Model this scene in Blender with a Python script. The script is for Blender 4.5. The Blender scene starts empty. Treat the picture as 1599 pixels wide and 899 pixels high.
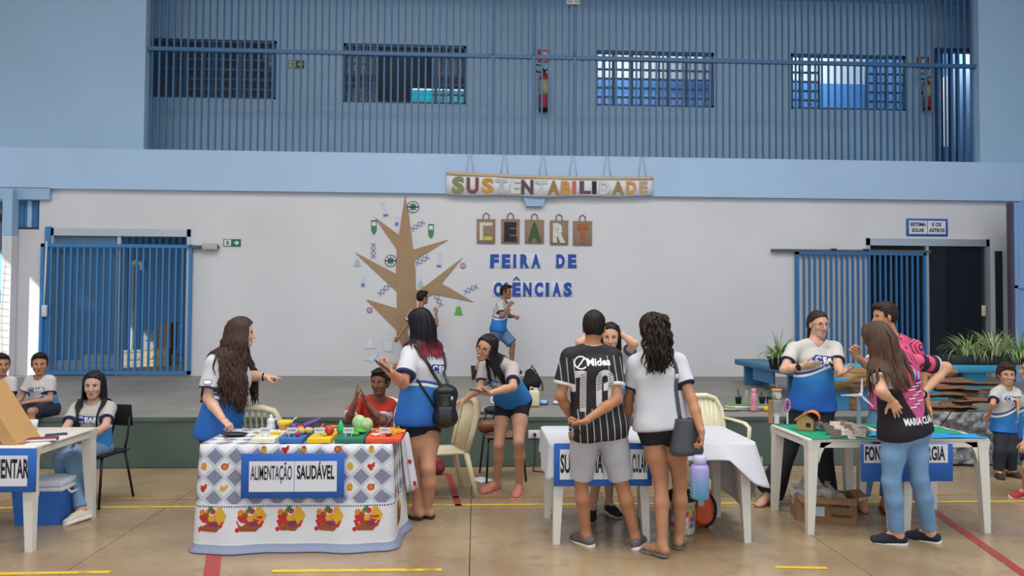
import bpy, bmesh, math, random
import numpy as np
from mathutils import Vector, Matrix
from mathutils.bvhtree import BVHTree
random.seed(7); RNG = np.random.default_rng(7)
SC = bpy.context.scene
COL = SC.collection
rad = math.radians

# ---------------------------------------------------------------- camera
FPX = 1180.0
PSI, THE, RHO = rad(2.73), rad(1.63), rad(0.33)
CAMP = np.array([0.0, 0.0, 1.72])
FW = np.array([math.sin(PSI)*math.cos(THE), math.cos(PSI)*math.cos(THE), math.sin(THE)])
_r = np.array([math.cos(PSI), -math.sin(PSI), 0.0]); _u = np.cross(_r, FW)
RT = _r*math.cos(RHO)+_u*math.sin(RHO); UPV = np.cross(RT, FW)
cam = bpy.data.cameras.new('camera'); co = bpy.data.objects.new('camera', cam); COL.objects.link(co)
cam.sensor_width = 36; cam.lens = FPX/1599*36; cam.clip_end = 200
M = Matrix.Identity(4)
for i in range(3):
    M[i][0] = RT[i]; M[i][1] = UPV[i]; M[i][2] = -FW[i]; M[i][3] = CAMP[i]
co.matrix_world = M
SC.camera = co
def ray(px, py): return FW+(px-799.5)/FPX*RT-(py-449.5)/FPX*UPV
def at(px, py, Y):
    d = ray(px, py); return CAMP+d*(Y/d[1])
def atz(px, py, z):
    d = ray(px, py); return CAMP+d*((z-CAMP[2])/d[2])

# ---------------------------------------------------------------- light and exposure
SC.view_settings.view_transform = 'Standard'; SC.view_settings.look = 'None'
SC.view_settings.gamma = 1.0; SC.view_settings.use_curve_mapping = False
SC.view_settings.exposure = 0.0
wd = bpy.data.worlds.new('sky'); SC.world = wd; wd.use_nodes = True
wd.node_tree.nodes['Background'].inputs[0].default_value = (0.80, 0.90, 1.0, 1)
wd.node_tree.nodes['Background'].inputs[1].default_value = 1.75
def area(loc, size, size_y, power, color, rot=(0, 0, 0)):
    l = bpy.data.lights.new('overhead_fill', 'AREA'); l.shape = 'RECTANGLE'; l.size = size; l.size_y = size_y
    l.energy = power; l.color = color
    o = bpy.data.objects.new('overhead_fill', l); o.location = loc; o.rotation_euler = rot; COL.objects.link(o)
    return o
for k, yy in enumerate((0.0, 3.3, 6.6)):      # added overhead lamps below the closed roof, in place of daylight
    area((1.0, yy, 9.3), 15, 1.8, 560, (1.0, 0.97, 0.92))
sun = bpy.data.lights.new('sun', 'SUN'); sun.energy = 5.0; sun.angle = rad(0.6); sun.color = (1.0, 0.95, 0.86)
so = bpy.data.objects.new('sun', sun); COL.objects.link(so)
so.rotation_euler = Vector((0.50, 0.60, -0.50)).to_track_quat('-Z', 'Y').to_euler()

# ---------------------------------------------------------------- helpers
def S(h, a=1.0):
    h = h.lstrip('#'); c = [int(h[i:i+2], 16)/255 for i in (0, 2, 4)]
    return tuple((x/12.92 if x <= .04045 else ((x+.055)/1.055)**2.4) for x in c)+(a,)
MATS = {}
def mat(name, col, rough=.5, metal=0.0, var=0.0, vscale=6.0, bump=0.0, bscale=40.0, spec=.5, trans=0.0, alpha=1.0, emit=0.0, ior=1.45, det=3.0):
    if name in MATS: return MATS[name]
    if isinstance(col, str): col = S(col)
    m = bpy.data.materials.new(name); m.use_nodes = True; nt = m.node_tree
    p = nt.nodes['Principled BSDF']
    p.inputs['Base Color'].default_value = col; p.inputs['Roughness'].default_value = rough
    p.inputs['Metallic'].default_value = metal; p.inputs['Specular IOR Level'].default_value = spec
    p.inputs['Transmission Weight'].default_value = trans; p.inputs['Alpha'].default_value = alpha; p.inputs['IOR'].default_value = ior
    if emit: p.inputs['Emission Color'].default_value = col; p.inputs['Emission Strength'].default_value = emit
    tc = nt.nodes.new('ShaderNodeTexCoord')
    if var:
        n = nt.nodes.new('ShaderNodeTexNoise'); n.inputs['Scale'].default_value = vscale; n.inputs['Detail'].default_value = det
        nt.links.new(tc.outputs['Object'], n.inputs['Vector'])
        r = nt.nodes.new('ShaderNodeMapRange'); r.inputs['From Min'].default_value = .3; r.inputs['From Max'].default_value = .7
        r.inputs['To Min'].default_value = 1-var; r.inputs['To Max'].default_value = 1+var*.6
        nt.links.new(n.outputs['Fac'], r.inputs['Value'])
        mx = nt.nodes.new('ShaderNodeMix'); mx.data_type = 'RGBA'; mx.blend_type = 'MULTIPLY'; mx.inputs[0].default_value = 1
        mx.inputs[6].default_value = col; nt.links.new(r.outputs[0], mx.inputs[7]); nt.links.new(mx.outputs[2], p.inputs['Base Color'])
    if bump:
        n2 = nt.nodes.new('ShaderNodeTexNoise'); n2.inputs['Scale'].default_value = bscale; n2.inputs['Detail'].default_value = 4
        nt.links.new(tc.outputs['Object'], n2.inputs['Vector'])
        b = nt.nodes.new('ShaderNodeBump'); b.inputs['Strength'].default_value = bump; b.inputs['Distance'].default_value = .01
        nt.links.new(n2.outputs['Fac'], b.inputs['Height']); nt.links.new(b.outputs[0], p.inputs['Normal'])
    MATS[name] = m; return m
class NT:
    """tiny node helper over an existing material"""
    def __init__(s, name, rough=.6, spec=.4):
        s.m = bpy.data.materials.new(name); s.m.use_nodes = True; s.t = s.m.node_tree; s.p = s.t.nodes['Principled BSDF']
        s.p.inputs['Roughness'].default_value = rough; s.p.inputs['Specular IOR Level'].default_value = spec
    def n(s, ty, **kw):
        n = s.t.nodes.new(ty)
        for k, v in kw.items(): setattr(n, k, v)
        return n
    def put(s, sock, v):
        if isinstance(v, bpy.types.NodeSocket): s.t.links.new(v, sock)
        else: sock.default_value = v
    def math(s, op, a, b=0.0, c=0.0):
        n = s.n('ShaderNodeMath', operation=op); s.put(n.inputs[0], a); s.put(n.inputs[1], b); s.put(n.inputs[2], c); return n.outputs[0]
    def mix(s, f, a, b, mode='MIX'):
        n = s.n('ShaderNodeMix', data_type='RGBA', blend_type=mode); s.put(n.inputs[0], f); s.put(n.inputs[6], a); s.put(n.inputs[7], b); return n.outputs[2]
    def attr(s, name): return s.n('ShaderNodeAttribute', attribute_name=name)
    def xyz(s, v):
        n = s.n('ShaderNodeSeparateXYZ'); s.t.links.new(v, n.inputs[0]); return n.outputs
    def obj(s): return s.n('ShaderNodeTexCoord').outputs['Object']
    def noise(s, vec, scale, det=3.0):
        n = s.n('ShaderNodeTexNoise'); n.inputs['Scale'].default_value = scale; n.inputs['Detail'].default_value = det
        s.t.links.new(vec, n.inputs['Vector']); return n.outputs['Fac']
    def step(s, v, e, w=.002):
        n = s.n('ShaderNodeMapRange'); n.clamp = True
        s.put(n.inputs[0], v); s.put(n.inputs[1], s.math('SUBTRACT', e, w) if isinstance(e, bpy.types.NodeSocket) else e-w)
        s.put(n.inputs[2], s.math('ADD', e, w) if isinstance(e, bpy.types.NodeSocket) else e+w); return n.outputs[0]
    def rng(s, v, a, b, c, d):
        n = s.n('ShaderNodeMapRange'); n.clamp = True
        for i, x in enumerate((v, a, b, c, d)): s.put(n.inputs[i], x)
        return n.outputs[0]
    def band(s, v, a, b, w=.002): return s.math('MULTIPLY', s.step(v, a, w), s.math('SUBTRACT', 1.0, s.step(v, b, w)))
    def base(s, c): s.put(s.p.inputs['Base Color'], c); return s.m
    def bump(s, h, strength=.3, dist=.01):
        b = s.n('ShaderNodeBump'); b.inputs['Strength'].default_value = strength; b.inputs['Distance'].default_value = dist
        s.t.links.new(h, b.inputs['Height']); s.t.links.new(b.outputs[0], s.p.inputs['Normal'])

def frame(ax, up=(0, 0, 1)):
    """3x3 with columns side, up', axis from an axis and an up hint"""
    a = np.array(ax, float); a /= np.linalg.norm(a); u = np.array(up, float)
    s = np.cross(u, a)
    if np.linalg.norm(s) < 1e-6: s = np.cross((1.0, 0, 0), a)
    s /= np.linalg.norm(s); return np.stack([s, np.cross(a, s), a], 1)
def rz(a):
    c, s = math.cos(a), math.sin(a); return np.array([[c, -s, 0], [s, c, 0], [0, 0, 1.0]])
class MB:
    def __init__(s): s.v = []; s.f = []; s.m = []; s.sm = []; s.cur = 0; s.smooth = False
    def add(s, V, F, sm=None):
        b = len(s.v); s.v.extend([tuple(map(float, p)) for p in V])
        for q in F: s.f.append(tuple(b+i for i in q)); s.m.append(s.cur); s.sm.append(s.smooth if sm is None else sm)
        return s
    def box(s, c, d, R=None):
        x, y, z = (q/2 for q in d)
        V = np.array([(i*x, j*y, k*z) for k in (-1, 1) for j in (-1, 1) for i in (-1, 1)])
        if R is not None: V = V@np.asarray(R).T
        return s.add(V+np.array(c), [(0, 2, 3, 1), (4, 5, 7, 6), (0, 1, 5, 4), (2, 6, 7, 3), (0, 4, 6, 2), (1, 3, 7, 5)], False)
    def b2(s, a, b):
        a = np.array(a, float); b = np.array(b, float); return s.box((a+b)/2, np.abs(b-a))
    def rbox(s, c, d, r=.01, seg=2, R=None):
        bm = bmesh.new(); bmesh.ops.create_cube(bm, size=1)
        for v in bm.verts: v.co = Vector((v.co.x*d[0], v.co.y*d[1], v.co.z*d[2]))
        bmesh.ops.bevel(bm, geom=bm.edges[:], offset=min(r, min(d)*.49), segments=seg, profile=.5, affect='EDGES')
        V = np.array([v.co[:] for v in bm.verts]); F = [tuple(v.index for v in f.verts) for f in bm.faces]; bm.free()
        if R is not None: V = V@np.asarray(R).T
        return s.add(V+np.array(c), F, True)
    def cyl(s, a, b, r, n=12, r2=None, cap=True):
        a = np.array(a, float); b = np.array(b, float); r2 = r if r2 is None else r2
        Fm = frame(b-a, (0, 0, 1) if abs((b-a)[2]) < .99*np.linalg.norm(b-a) else (0, 1, 0))
        t = np.arange(n)*2*math.pi/n; ring = np.cos(t)[:, None]*Fm[:, 0]+np.sin(t)[:, None]*Fm[:, 1]
        s.add(np.vstack([a+ring*r, b+ring*r2]), [(i, (i+1) % n, n+(i+1) % n, n+i) for i in range(n)], n > 6)
        if cap:
            s.add(a+ring*r, [tuple(range(n))[::-1]], False); s.add(b+ring*r2, [tuple(range(n))], False)
        return s
    def lathe(s, c, prof, n=20, R=None, sx=1.0, sy=1.0):
        V = []; F = []
        for r, z in prof:
            for k in range(n):
                t = 2*math.pi*k/n; V.append((r*math.cos(t)*sx, r*math.sin(t)*sy, z))
        for i in range(len(prof)-1):
            for k in range(n): F.append((i*n+k, i*n+(k+1) % n, (i+1)*n+(k+1) % n, (i+1)*n+k))
        F.append(tuple(range(n))[::-1]); F.append(tuple((len(prof)-1)*n+k for k in range(n)))
        V = np.array(V)
        if R is not None: V = V@np.asarray(R).T
        return s.add(V+np.array(c), F, True)
    def tube(s, P, r, n=6, cap=True, flat=1.0, up=(0, 0, 1)):
        P = np.array(P, float); k = len(P); rr = np.full(k, r) if np.isscalar(r) else np.array(r, float)
        T = np.gradient(P, axis=0); T /= np.linalg.norm(T, axis=1)[:, None]+1e-12
        V = []; t = np.arange(n)*2*math.pi/n; sd = None
        for i in range(k):
            if sd is None: Fm = frame(T[i], up if abs(np.dot(T[i], up)) < .95 else (1, .1, 0)); sd = Fm[:, 0]
            sd = sd-T[i]*np.dot(sd, T[i]); sd /= np.linalg.norm(sd)+1e-12; ud = np.cross(T[i], sd)
            V.append(P[i]+rr[i]*(np.cos(t)[:, None]*sd+np.sin(t)[:, None]*ud*flat))
        F = [(i*n+j, i*n+(j+1) % n, (i+1)*n+(j+1) % n, (i+1)*n+j) for i in range(k-1) for j in range(n)]
        if cap: F += [tuple(range(n))[::-1], tuple((k-1)*n+j for j in range(n))]
        return s.add(np.vstack(V), F, True)
    def ell(s, c, r, n=14, m=9, R=None):
        V = []; F = []
        for i in range(m+1):
            th = math.pi*i/m
            for k in range(n):
                a = 2*math.pi*k/n; V.append((r[0]*math.sin(th)*math.cos(a), r[1]*math.sin(th)*math.sin(a), r[2]*math.cos(th)))
        for i in range(m):
            for k in range(n): F.append((i*n+k, (i+1)*n+k, (i+1)*n+(k+1) % n, i*n+(k+1) % n))
        V = np.array(V)
        if R is not None: V = V@np.asarray(R).T
        return s.add(V+np.array(c), F, True)
    def prism(s, poly, o, ex, ey, th):
        """polygon in the plane o+x*ex+y*ey, thickness th along ex x ey (both directions from -th/2)"""
        o, ex, ey = (np.array(q, float) for q in (o, ex, ey)); nz = np.cross(ex, ey); nz /= np.linalg.norm(nz)
        n = len(poly); A = np.array([o+p[0]*ex+p[1]*ey-nz*th/2 for p in poly]); B = A+nz*th
        ar = sum(poly[i][0]*poly[(i+1) % n][1]-poly[(i+1) % n][0]*poly[i][1] for i in range(n))
        idx = list(range(n)) if ar > 0 else list(range(n))[::-1]
        F = [tuple(idx[::-1]), tuple(n+i for i in idx)]
        for k in range(n):
            i, j = idx[k], idx[(k+1) % n]; F.append((i, j, n+j, n+i))
        return s.add(np.vstack([A, B]), F, False)
    def mesh(s, name='mesh', mats=(), off=None):
        me = bpy.data.meshes.new(name); V = np.array(s.v, float).reshape(-1, 3)
        if off is not None and len(V): V = V-np.array(off)
        me.from_pydata(V.tolist(), [], s.f)
        for m in mats: me.materials.append(m)
        me.polygons.foreach_set('material_index', s.m); me.polygons.foreach_set('use_smooth', s.sm); me.update()
        return me
def worldloc(o):
    p = np.zeros(3)
    while o is not None: p = p+np.array(o.location); o = o.parent
    return p
def tag(o, label=None, cat=None, group=None, kind=None):
    for k, v in (('label', label), ('category', cat), ('group', group), ('kind', kind)):
        if v: o[k] = v
    return o
def empty(name, loc, label, cat, group=None, rotz=0):
    o = bpy.data.objects.new(name, None); o.empty_display_size = .1; o.location = tuple(map(float, loc)); o.rotation_euler = (0, 0, rotz)
    COL.objects.link(o); return tag(o, label, cat, group)
def obj(name, g, m, parent=None, label=None, cat=None, group=None, kind=None, world=True, loc=None):
    """link an MB (or a mesh) as one object. world=True: its coordinates are world ones and are moved into the parent's frame."""
    ms = m if isinstance(m, (list, tuple)) else [m]
    if isinstance(g, MB):
        off = worldloc(parent) if (parent is not None and world) else (loc if loc is not None and world else None)
        g = g.mesh(name, ms, off)
    o = bpy.data.objects.new(name, g); COL.objects.link(o)
    if parent is not None: o.parent = parent
    if loc is not None: o.location = tuple(map(float, loc))
    return tag(o, label, cat, group, kind)
def copy_tree(o, loc=None, rotz=None, label=None, group=None, parent=None):
    c = o.copy(); COL.objects.link(c)
    if parent is not None: c.parent = parent
    if loc is not None: c.location = tuple(map(float, loc))
    if rotz is not None: c.rotation_euler = (0, 0, rotz)
    if label: c['label'] = label
    if group: c['group'] = group
    for ch in list(o.children): copy_tree(ch, parent=c)
    return c
def struct(name, g, m, **kw): return obj(name, g, m, kind='structure', **kw)
_FONTC = {}
def text2d(s, bold=0.0):
    """verts (n,3 in x,z plane coords: x right, y up) and faces of a flat text, centred, cap height = 1"""
    key = (s, bold)
    if key in _FONTC: return _FONTC[key]
    def geo(st):
        cu = bpy.data.curves.new('t', 'FONT'); cu.body = st; cu.align_x = 'CENTER'; cu.size = 1.0; cu.offset = bold; cu.resolution_u = 3; cu.fill_mode = 'FRONT'
        o = bpy.data.objects.new('t', cu); COL.objects.link(o)
        bpy.context.view_layer.update()
        dg = bpy.context.evaluated_depsgraph_get(); me = o.evaluated_get(dg).to_mesh()
        V = np.array([v.co[:] for v in me.vertices]).reshape(-1, 3); F = [tuple(p.vertices) for p in me.polygons]
        o.evaluated_get(dg).to_mesh_clear(); bpy.data.objects.remove(o); bpy.data.curves.remove(cu); return V, F
    if 'H' not in _FONTC: _FONTC['H'] = 0; V0, _ = geo('H'); _FONTC['H'] = V0[:, 1].max()-2*0
    V, F = geo(s); V = V/_FONTC['H']
    V[:, 0] -= (V[:, 0].max()+V[:, 0].min())/2
    _FONTC[key] = (V, F); return V, F
def text(mb, s, o, ex, ey, h, width=None, bold=.02, th=.0):
    """letters of cap height h, centred on o (baseline at o), squeezed to the given width"""
    V, F = text2d(s, bold); V = V.copy()
    w = V[:, 0].max()-V[:, 0].min(); sx = h if width is None else width/w
    ex = np.array(ex, float); ey = np.array(ey, float); nz = np.cross(ex, ey)
    W = np.array(o, float)+V[:, :1]*sx*ex+V[:, 1:2]*h*ey
    if th <= 0: return mb.add(W, F, False)
    n = len(W)
    from collections import Counter
    ed = Counter()
    for f in F:
        for i in range(len(f)): ed[(f[i], f[(i+1) % len(f)])] += 1
    side = [(a, b) for (a, b) in ed if (b, a) not in ed]
    FF = [tuple(f) for f in F]+[(b, a, a+n, b+n) for a, b in side]
    return mb.add(np.vstack([W+nz*th, W]), FF, False)
# ================================================================ THE PLACE
YS, HS, YW = 8.33, 0.533, 13.47        # stage front, stage height, back wall
YC, YR = 15.1, 17.6                    # corridor wall upstairs, far wall of the class rooms
m_white = mat('white_wall_paint', '#cbcacd', .75, var=.05, vscale=.8, bump=.15, bscale=30)
m_blue = mat('pale_blue_wall_paint', '#93b0cb', .7, var=.05, vscale=.7, bump=.1, bscale=25)
m_blueup = mat('corridor_blue_paint', '#a3bfd8', .7, var=.05, vscale=.7)
m_bluesteel = mat('blue_painted_steel', '#2f689b', .45, var=.08, vscale=5)
m_steelup = mat('balcony_blue_steel', '#335f88', .45, var=.05)
m_dkblue = mat('dark_blue_steel', '#244d75', .5)
m_gateblue = mat('bright_blue_gate_paint', '#3674ab', .4, var=.05)
m_alu = mat('aluminium', '#b9bfc6', .4, metal=.6)
m_dark = mat('dim_room_and_track', '#4a5361', .8)  # dimness of the first rooms put into the colour; also on the gate track
m_glass = mat('smoky_glass', '#566068', .05, alpha=.18, spec=.6)
m_frame = mat('window_steel', '#3e5a7a', .5)

# floor: polished granilite panels with recessed joints
nf = NT('polished_granilite', .22, .5)
o_ = nf.obj(); geo = nf.n('ShaderNodeNewGeometry').outputs['Position']
n1 = nf.noise(geo, 1.1, 4); n2 = nf.noise(geo, 220, 2); n3 = nf.noise(geo, 6, 4)
c = nf.mix(nf.rng(n1, .35, .65, 0, 1), S('#866f55'), S('#a08a6b'))
c = nf.mix(nf.rng(n2, .5, .72, 0, .5), c, S('#c2b399'))
c = nf.mix(nf.rng(n3, .55, .75, 0, .45), c, S('#6e5a45'))
nf.base(c); nf.put(nf.p.inputs['Roughness'], nf.rng(n3, .3, .7, .16, .34))
m_floor = nf.m
m_joint = mat('floor_joint', '#3c3128', .8)
f = MB().b2((-11, -9, -.12), (11.5, YS+.2, -.02)); floor = struct('floor', f, m_joint)
PX, PY = 2.62, 1.76
xs = [-.03+PX*k for k in range(-4, 5)]; ys = [YS-.02-PY*k for k in range(0, 5)]
for i in range(len(xs)-1):
    for j in range(len(ys)-1):
        g = MB().b2((xs[i]+.003, ys[j+1]+.003, -.03), (xs[i+1]-.003, ys[j]-.003, 0)); obj('floor_panel', g, m_floor, floor)
g = MB().b2((-11, -9, -.03), (11.5, ys[-1]-.003, 0)).b2((-11, ys[-1], -.03), (xs[0]-.003, YS, 0)).b2((xs[-1]+.003, ys[-1], -.03), (11.5, YS, 0))
obj('floor_apron', g, m_floor, floor)
# court lines, worn paint
def paint(name, hexa, wear, lo):
    n = NT(name, .4); p = n.n('ShaderNodeNewGeometry').outputs['Position']
    a = n.rng(n.noise(p, wear, 6), lo-.05, lo+.08, 0, 1); n.base(S(hexa)); n.put(n.p.inputs['Alpha'], a); return n.m
m_yel = paint('worn_yellow_paint', '#d7b52c', 5, .33); m_red = paint('worn_red_paint', '#9a3a36', 6, .3); m_tan = paint('faded_orange_paint', '#a98149', 4, .38)
def strip(n, P, w, m, label):
    g = MB()
    for (a, b) in zip(P[:-1], P[1:]):
        a = np.array(a); b = np.array(b); d = (b-a)/np.linalg.norm(b-a); s = np.array([-d[1], d[0], 0])*w/2
        g.add([a-s+(0, 0, .0025), b-s+(0, 0, .0025), b+s+(0, 0, .0025), a+s+(0, 0, .0025)], [(0, 1, 2, 3)])
    return struct('trim_%d' % n, g, m, label=label)
Z0 = 0.0
yA = atz(700, 788.5, 0)[1]; yB = atz(800, 775.5, 0)[1]; yC = atz(560, 890.5, 0)[1]
strip(1, [(-8.5, yA, 0), (8.5, yA, 0)], .05, m_yel, 'yellow painted court line running the width of the floor')
strip(2, [(-8.5, yB, 0), (8.5, yB, 0)], .055, m_tan, 'faded orange court line just behind the yellow one')
strip(3, [(-4.5, yC-.02, 0), atz(172, 893, 0)], .05, m_yel, 'worn yellow line end at the front left')
strip(4, [atz(425, 891.5, 0), atz(690, 889.5, 0)], .05, m_yel, 'broken yellow line in front of the food table')
strip(5, [atz(1210, 885.5, 0), atz(1292, 887, 0)], .045, m_yel, 'short yellow dash in front of the right tables')
strip(6, [atz(1372, 735, 0), atz(1470, 806, 0), atz(1640, 925, 0)], .075, m_red, 'red court line slanting under the right table')
strip(7, [atz(345, 780, 0), atz(330, 899, 0), atz(322, 960, 0)], .1, m_red, 'red court line running under the food table')
strip(8, [atz(700, 740, 0), atz(716, 790, 0)], .06, m_red, 'short faded red line near the plastic chair')

# stage
ns = NT('worn_stage_concrete', .55); p = ns.n('ShaderNodeNewGeometry').outputs['Position']
c = ns.mix(ns.rng(ns.noise(p, .9, 5), .3, .7, 0, 1), S('#77746f'), S('#8e8a84')); c = ns.mix(ns.rng(ns.noise(p, 7, 5), .55, .8, 0, .5), c, S('#9f9b93')); ns.base(c); m_stage = ns.m
ng = NT('scuffed_dark_green_paint', .5); p = ng.n('ShaderNodeNewGeometry').outputs['Position']
c = ng.mix(ng.rng(ng.noise(p, 1.3, 4), .3, .7, 0, 1), S('#45564f'), S('#566660')); c = ng.mix(ng.step(ng.noise(p, 5.5, 6), .735, .02), c, S('#8a9088')); ng.base(c); m_green = ng.m
stage = struct('floor_stage', MB().b2((-9.5, YS+.012, 0), (11.2, YW+.0, HS)), m_stage)
struct('baseboard_stage', MB().b2((-9.5, YS, .0), (11.2, YS+.012, HS-.035)), m_green)
struct('trim_9', MB().b2((-9.5, YS-.012, HS-.035), (11.2, YS+.05, HS+.004)), mat('stage_edge_paint', '#4f5a55', .5, var=.2, vscale=3))

# back wall below the balcony (white) with two door openings
ZF0, ZF1 = 3.765, 4.47
XL, XR = -7.59, 9.52
d1a, d1b, d1t = -7.40, -5.00, 3.09
d2a, d2b, d2t = 7.12, 9.44, 3.06
g = MB()
for a, b, z0, z1 in ((XL, d1a, HS, d1t), (d1b, d2a, HS, max(d1t, d2t)), (d2b, XR, HS, d2t), (XL, d1b, d1t, ZF0), (d1b, d2a, d1t, ZF0), (d2a, XR, d2t, ZF0)):
    g.b2((a, YW, z0-.0), (b, YW+.18, z1))
struct('wall_back', g, m_white)
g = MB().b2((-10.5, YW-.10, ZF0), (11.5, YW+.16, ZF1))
struct('trim_10', g, mat('beam_blue_lit', '#a2bcd9', .7, var=.04, vscale=.7))        # the balcony's beam; wall blue made lighter to paint in its brighter light
g = MB().b2((-10.5, YW-.06, ZF1), (-5.815, YW+.16, 9.2)).b2((9.25, YW-.06, ZF1), (11.5, YW+.16, 9.2)).b2((-5.815, YW-.06, 8.1), (9.25, YW+.16, 9.2))
struct('wall_upper', g, m_blue)
# beam stub under the banner and the haunch at the left end
def wedge(n, x0, x1, x2, x3, z0, z1, y0, y1, m):
    V = [(x0, y0, z1), (x1, y0, z1), (x3, y0, z0), (x2, y0, z0), (x0, y1, z1), (x1, y1, z1), (x3, y1, z0), (x2, y1, z0)]
    struct('trim_%d' % n, MB().add(V, [(0, 3, 2, 1), (4, 5, 6, 7), (0, 1, 5, 4), (3, 7, 6, 2), (0, 4, 7, 3), (1, 2, 6, 5)]), m)
a, b, c_, d = at(815, 306, YW-.1), at(854, 306, YW-.1), at(822, 322, YW-.1), at(848, 322, YW-.1)
wedge(11, a[0], b[0], c_[0], d[0], d[2], ZF0+.01, YW-.099, YW+.05, m_blue)
a = at(78, 312, 13.4); wedge(12, -9.6, a[0], -9.6+.1, a[0], a[2], ZF0+.01, YW-.1, YW+.16, m_blue)
# corridor upstairs
struct('floor_balcony', MB().b2((-10.5, YW+.16, ZF1-.75), (11.5, YR+.2, ZF1-.6)), m_stage)
struct('ceiling_balcony', MB().b2((-10.5, YW+.1, 8.1), (11.5, YR+.2, 8.25)), m_blueup)
win = []
for (l, t, r, b) in ((231, 59, 431, 155), (536, 67, 728, 163), (930, 78, 1115, 168), (1235, 83, 1415, 173)):
    A = at(l, t, YC); B = at(r, b, YC); win.append([A[0], B[0], B[2], A[2]])
dr = at(1460, 77, YC); dr2 = at(1540, 257, YC)
win[0][0] = -6.5
holes = win+[[dr[0], dr2[0]+.6, 3.8, dr[2]]]
g = MB(); x = -10.5
for (a, b, z0, z1) in holes:
    g.b2((x, YC, 3.8), (a, YC+.14, 8.1)); g.b2((a, YC, z1), (b, YC+.14, 8.1))
    if z0 > 4: g.b2((a, YC, 3.8), (b, YC+.14, z0))
    x = b
g.b2((x, YC, 3.8), (11.5, YC+.14, 8.1))
struct('wall_corridor', g, m_blueup)
struct('wall_corridor_left', MB().b2((-6.75, YW+.16, 3.8), (-6.6, YC, 8.1)), m_blueup)
struct('wall_corridor_right', MB().b2((11.2, YW+.16, 3.8), (11.4, YR, 8.1)), m_blueup)
# class rooms behind: partitions, far wall with high strip windows
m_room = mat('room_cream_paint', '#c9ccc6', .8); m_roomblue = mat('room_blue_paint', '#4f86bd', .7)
xm = [(win[i][1]+win[i+1][0])/2 for i in range(3)]
parts = [-9.5, xm[0], xm[1], xm[2], dr[0]-.12]
for k, xx in enumerate(parts[1:]):
    g = MB().b2((xx-.06, YC+.14, 3.8), (xx+.06, YR, 8.1))
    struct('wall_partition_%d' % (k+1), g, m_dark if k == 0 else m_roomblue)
g = MB(); s3 = [at(960, 84, YR), at(1100, 99, YR)]; s4 = [at(1225, 87, YR), at(1300, 101, YR)]
s2 = [at(641, 136, YR), at(730, 163, YR)]; s1 = [at(300, 122, YR), at(432, 127, YR)]
hs_ = sorted([[s1[0][0], s1[1][0], s1[1][2], s1[0][2]], [s2[0][0], s2[1][0], s2[1][2], s2[0][2]], [s3[0][0], s3[1][0], s3[1][2], s3[0][2]], [s4[0][0], s4[1][0], s4[1][2], s4[0][2]]])
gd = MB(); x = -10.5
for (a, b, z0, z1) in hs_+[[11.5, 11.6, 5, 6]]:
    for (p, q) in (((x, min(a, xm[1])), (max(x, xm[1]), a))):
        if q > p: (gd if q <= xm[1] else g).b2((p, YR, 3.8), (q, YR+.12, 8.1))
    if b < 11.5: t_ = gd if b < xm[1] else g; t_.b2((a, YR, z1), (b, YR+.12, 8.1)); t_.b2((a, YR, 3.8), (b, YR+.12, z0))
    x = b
struct('wall_rooms_far', g, m_room); struct('wall_rooms_dark', gd, m_dark)  # the dark far wall paints in the dimness of rooms one and two
# lower blue dado of the far walls in the rooms three and four, brick red panel in the first
g = MB().b2((xm[1]+.07, YR-.02, 3.8), (dr[0]-.2, YR, at(1300, 131, YR)[2])); struct('trim_13', g, m_roomblue)
g = MB().b2((-9.4, YR-.02, 3.8), (xm[0]-.07, YR, at(330, 118, YR)[2])); struct('trim_14', g, mat('brick_red_room_paint', '#6e4a48', .8))
# what the right door shows: a stair wall with a cream patch, its sunlight painted as glow
g = MB().b2((dr[0]-.1, 17.4, 3.8), (11.2, 17.5, 8.1)); struct('wall_stair', g, m_roomblue)
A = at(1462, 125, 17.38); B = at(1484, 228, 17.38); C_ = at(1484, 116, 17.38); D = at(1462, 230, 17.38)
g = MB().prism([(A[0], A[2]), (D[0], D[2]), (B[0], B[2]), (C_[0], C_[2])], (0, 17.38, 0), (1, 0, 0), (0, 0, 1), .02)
struct('window_6', g, mat('cream_stair_glow', '#e9e3cf', .6, emit=.35))
# teal glass blocks in the second room; light through them put in as emission
g = MB(); m_teal = mat('teal_glass_block', '#2fb6c4', .25, trans=.6, emit=.25)
wt = struct('window_5', MB().b2((s2[0][0], YR+.1, s2[1][2]), (s2[1][0], YR+.11, s2[0][2]-.03)), m_teal)
W = s2[1][0]-s2[0][0]; H = s2[0][2]-s2[1][2]
for i in range(7):
    for j in range(2):
        x0 = s2[0][0]+W*i/7; z0 = s2[1][2]+(H-.05)*j/2
        obj('glass_block', MB().rbox((x0+W/14, YR+.06, z0+H/4), (W/7-.02, .07, H/2-.04), .015), m_teal, wt)
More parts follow.
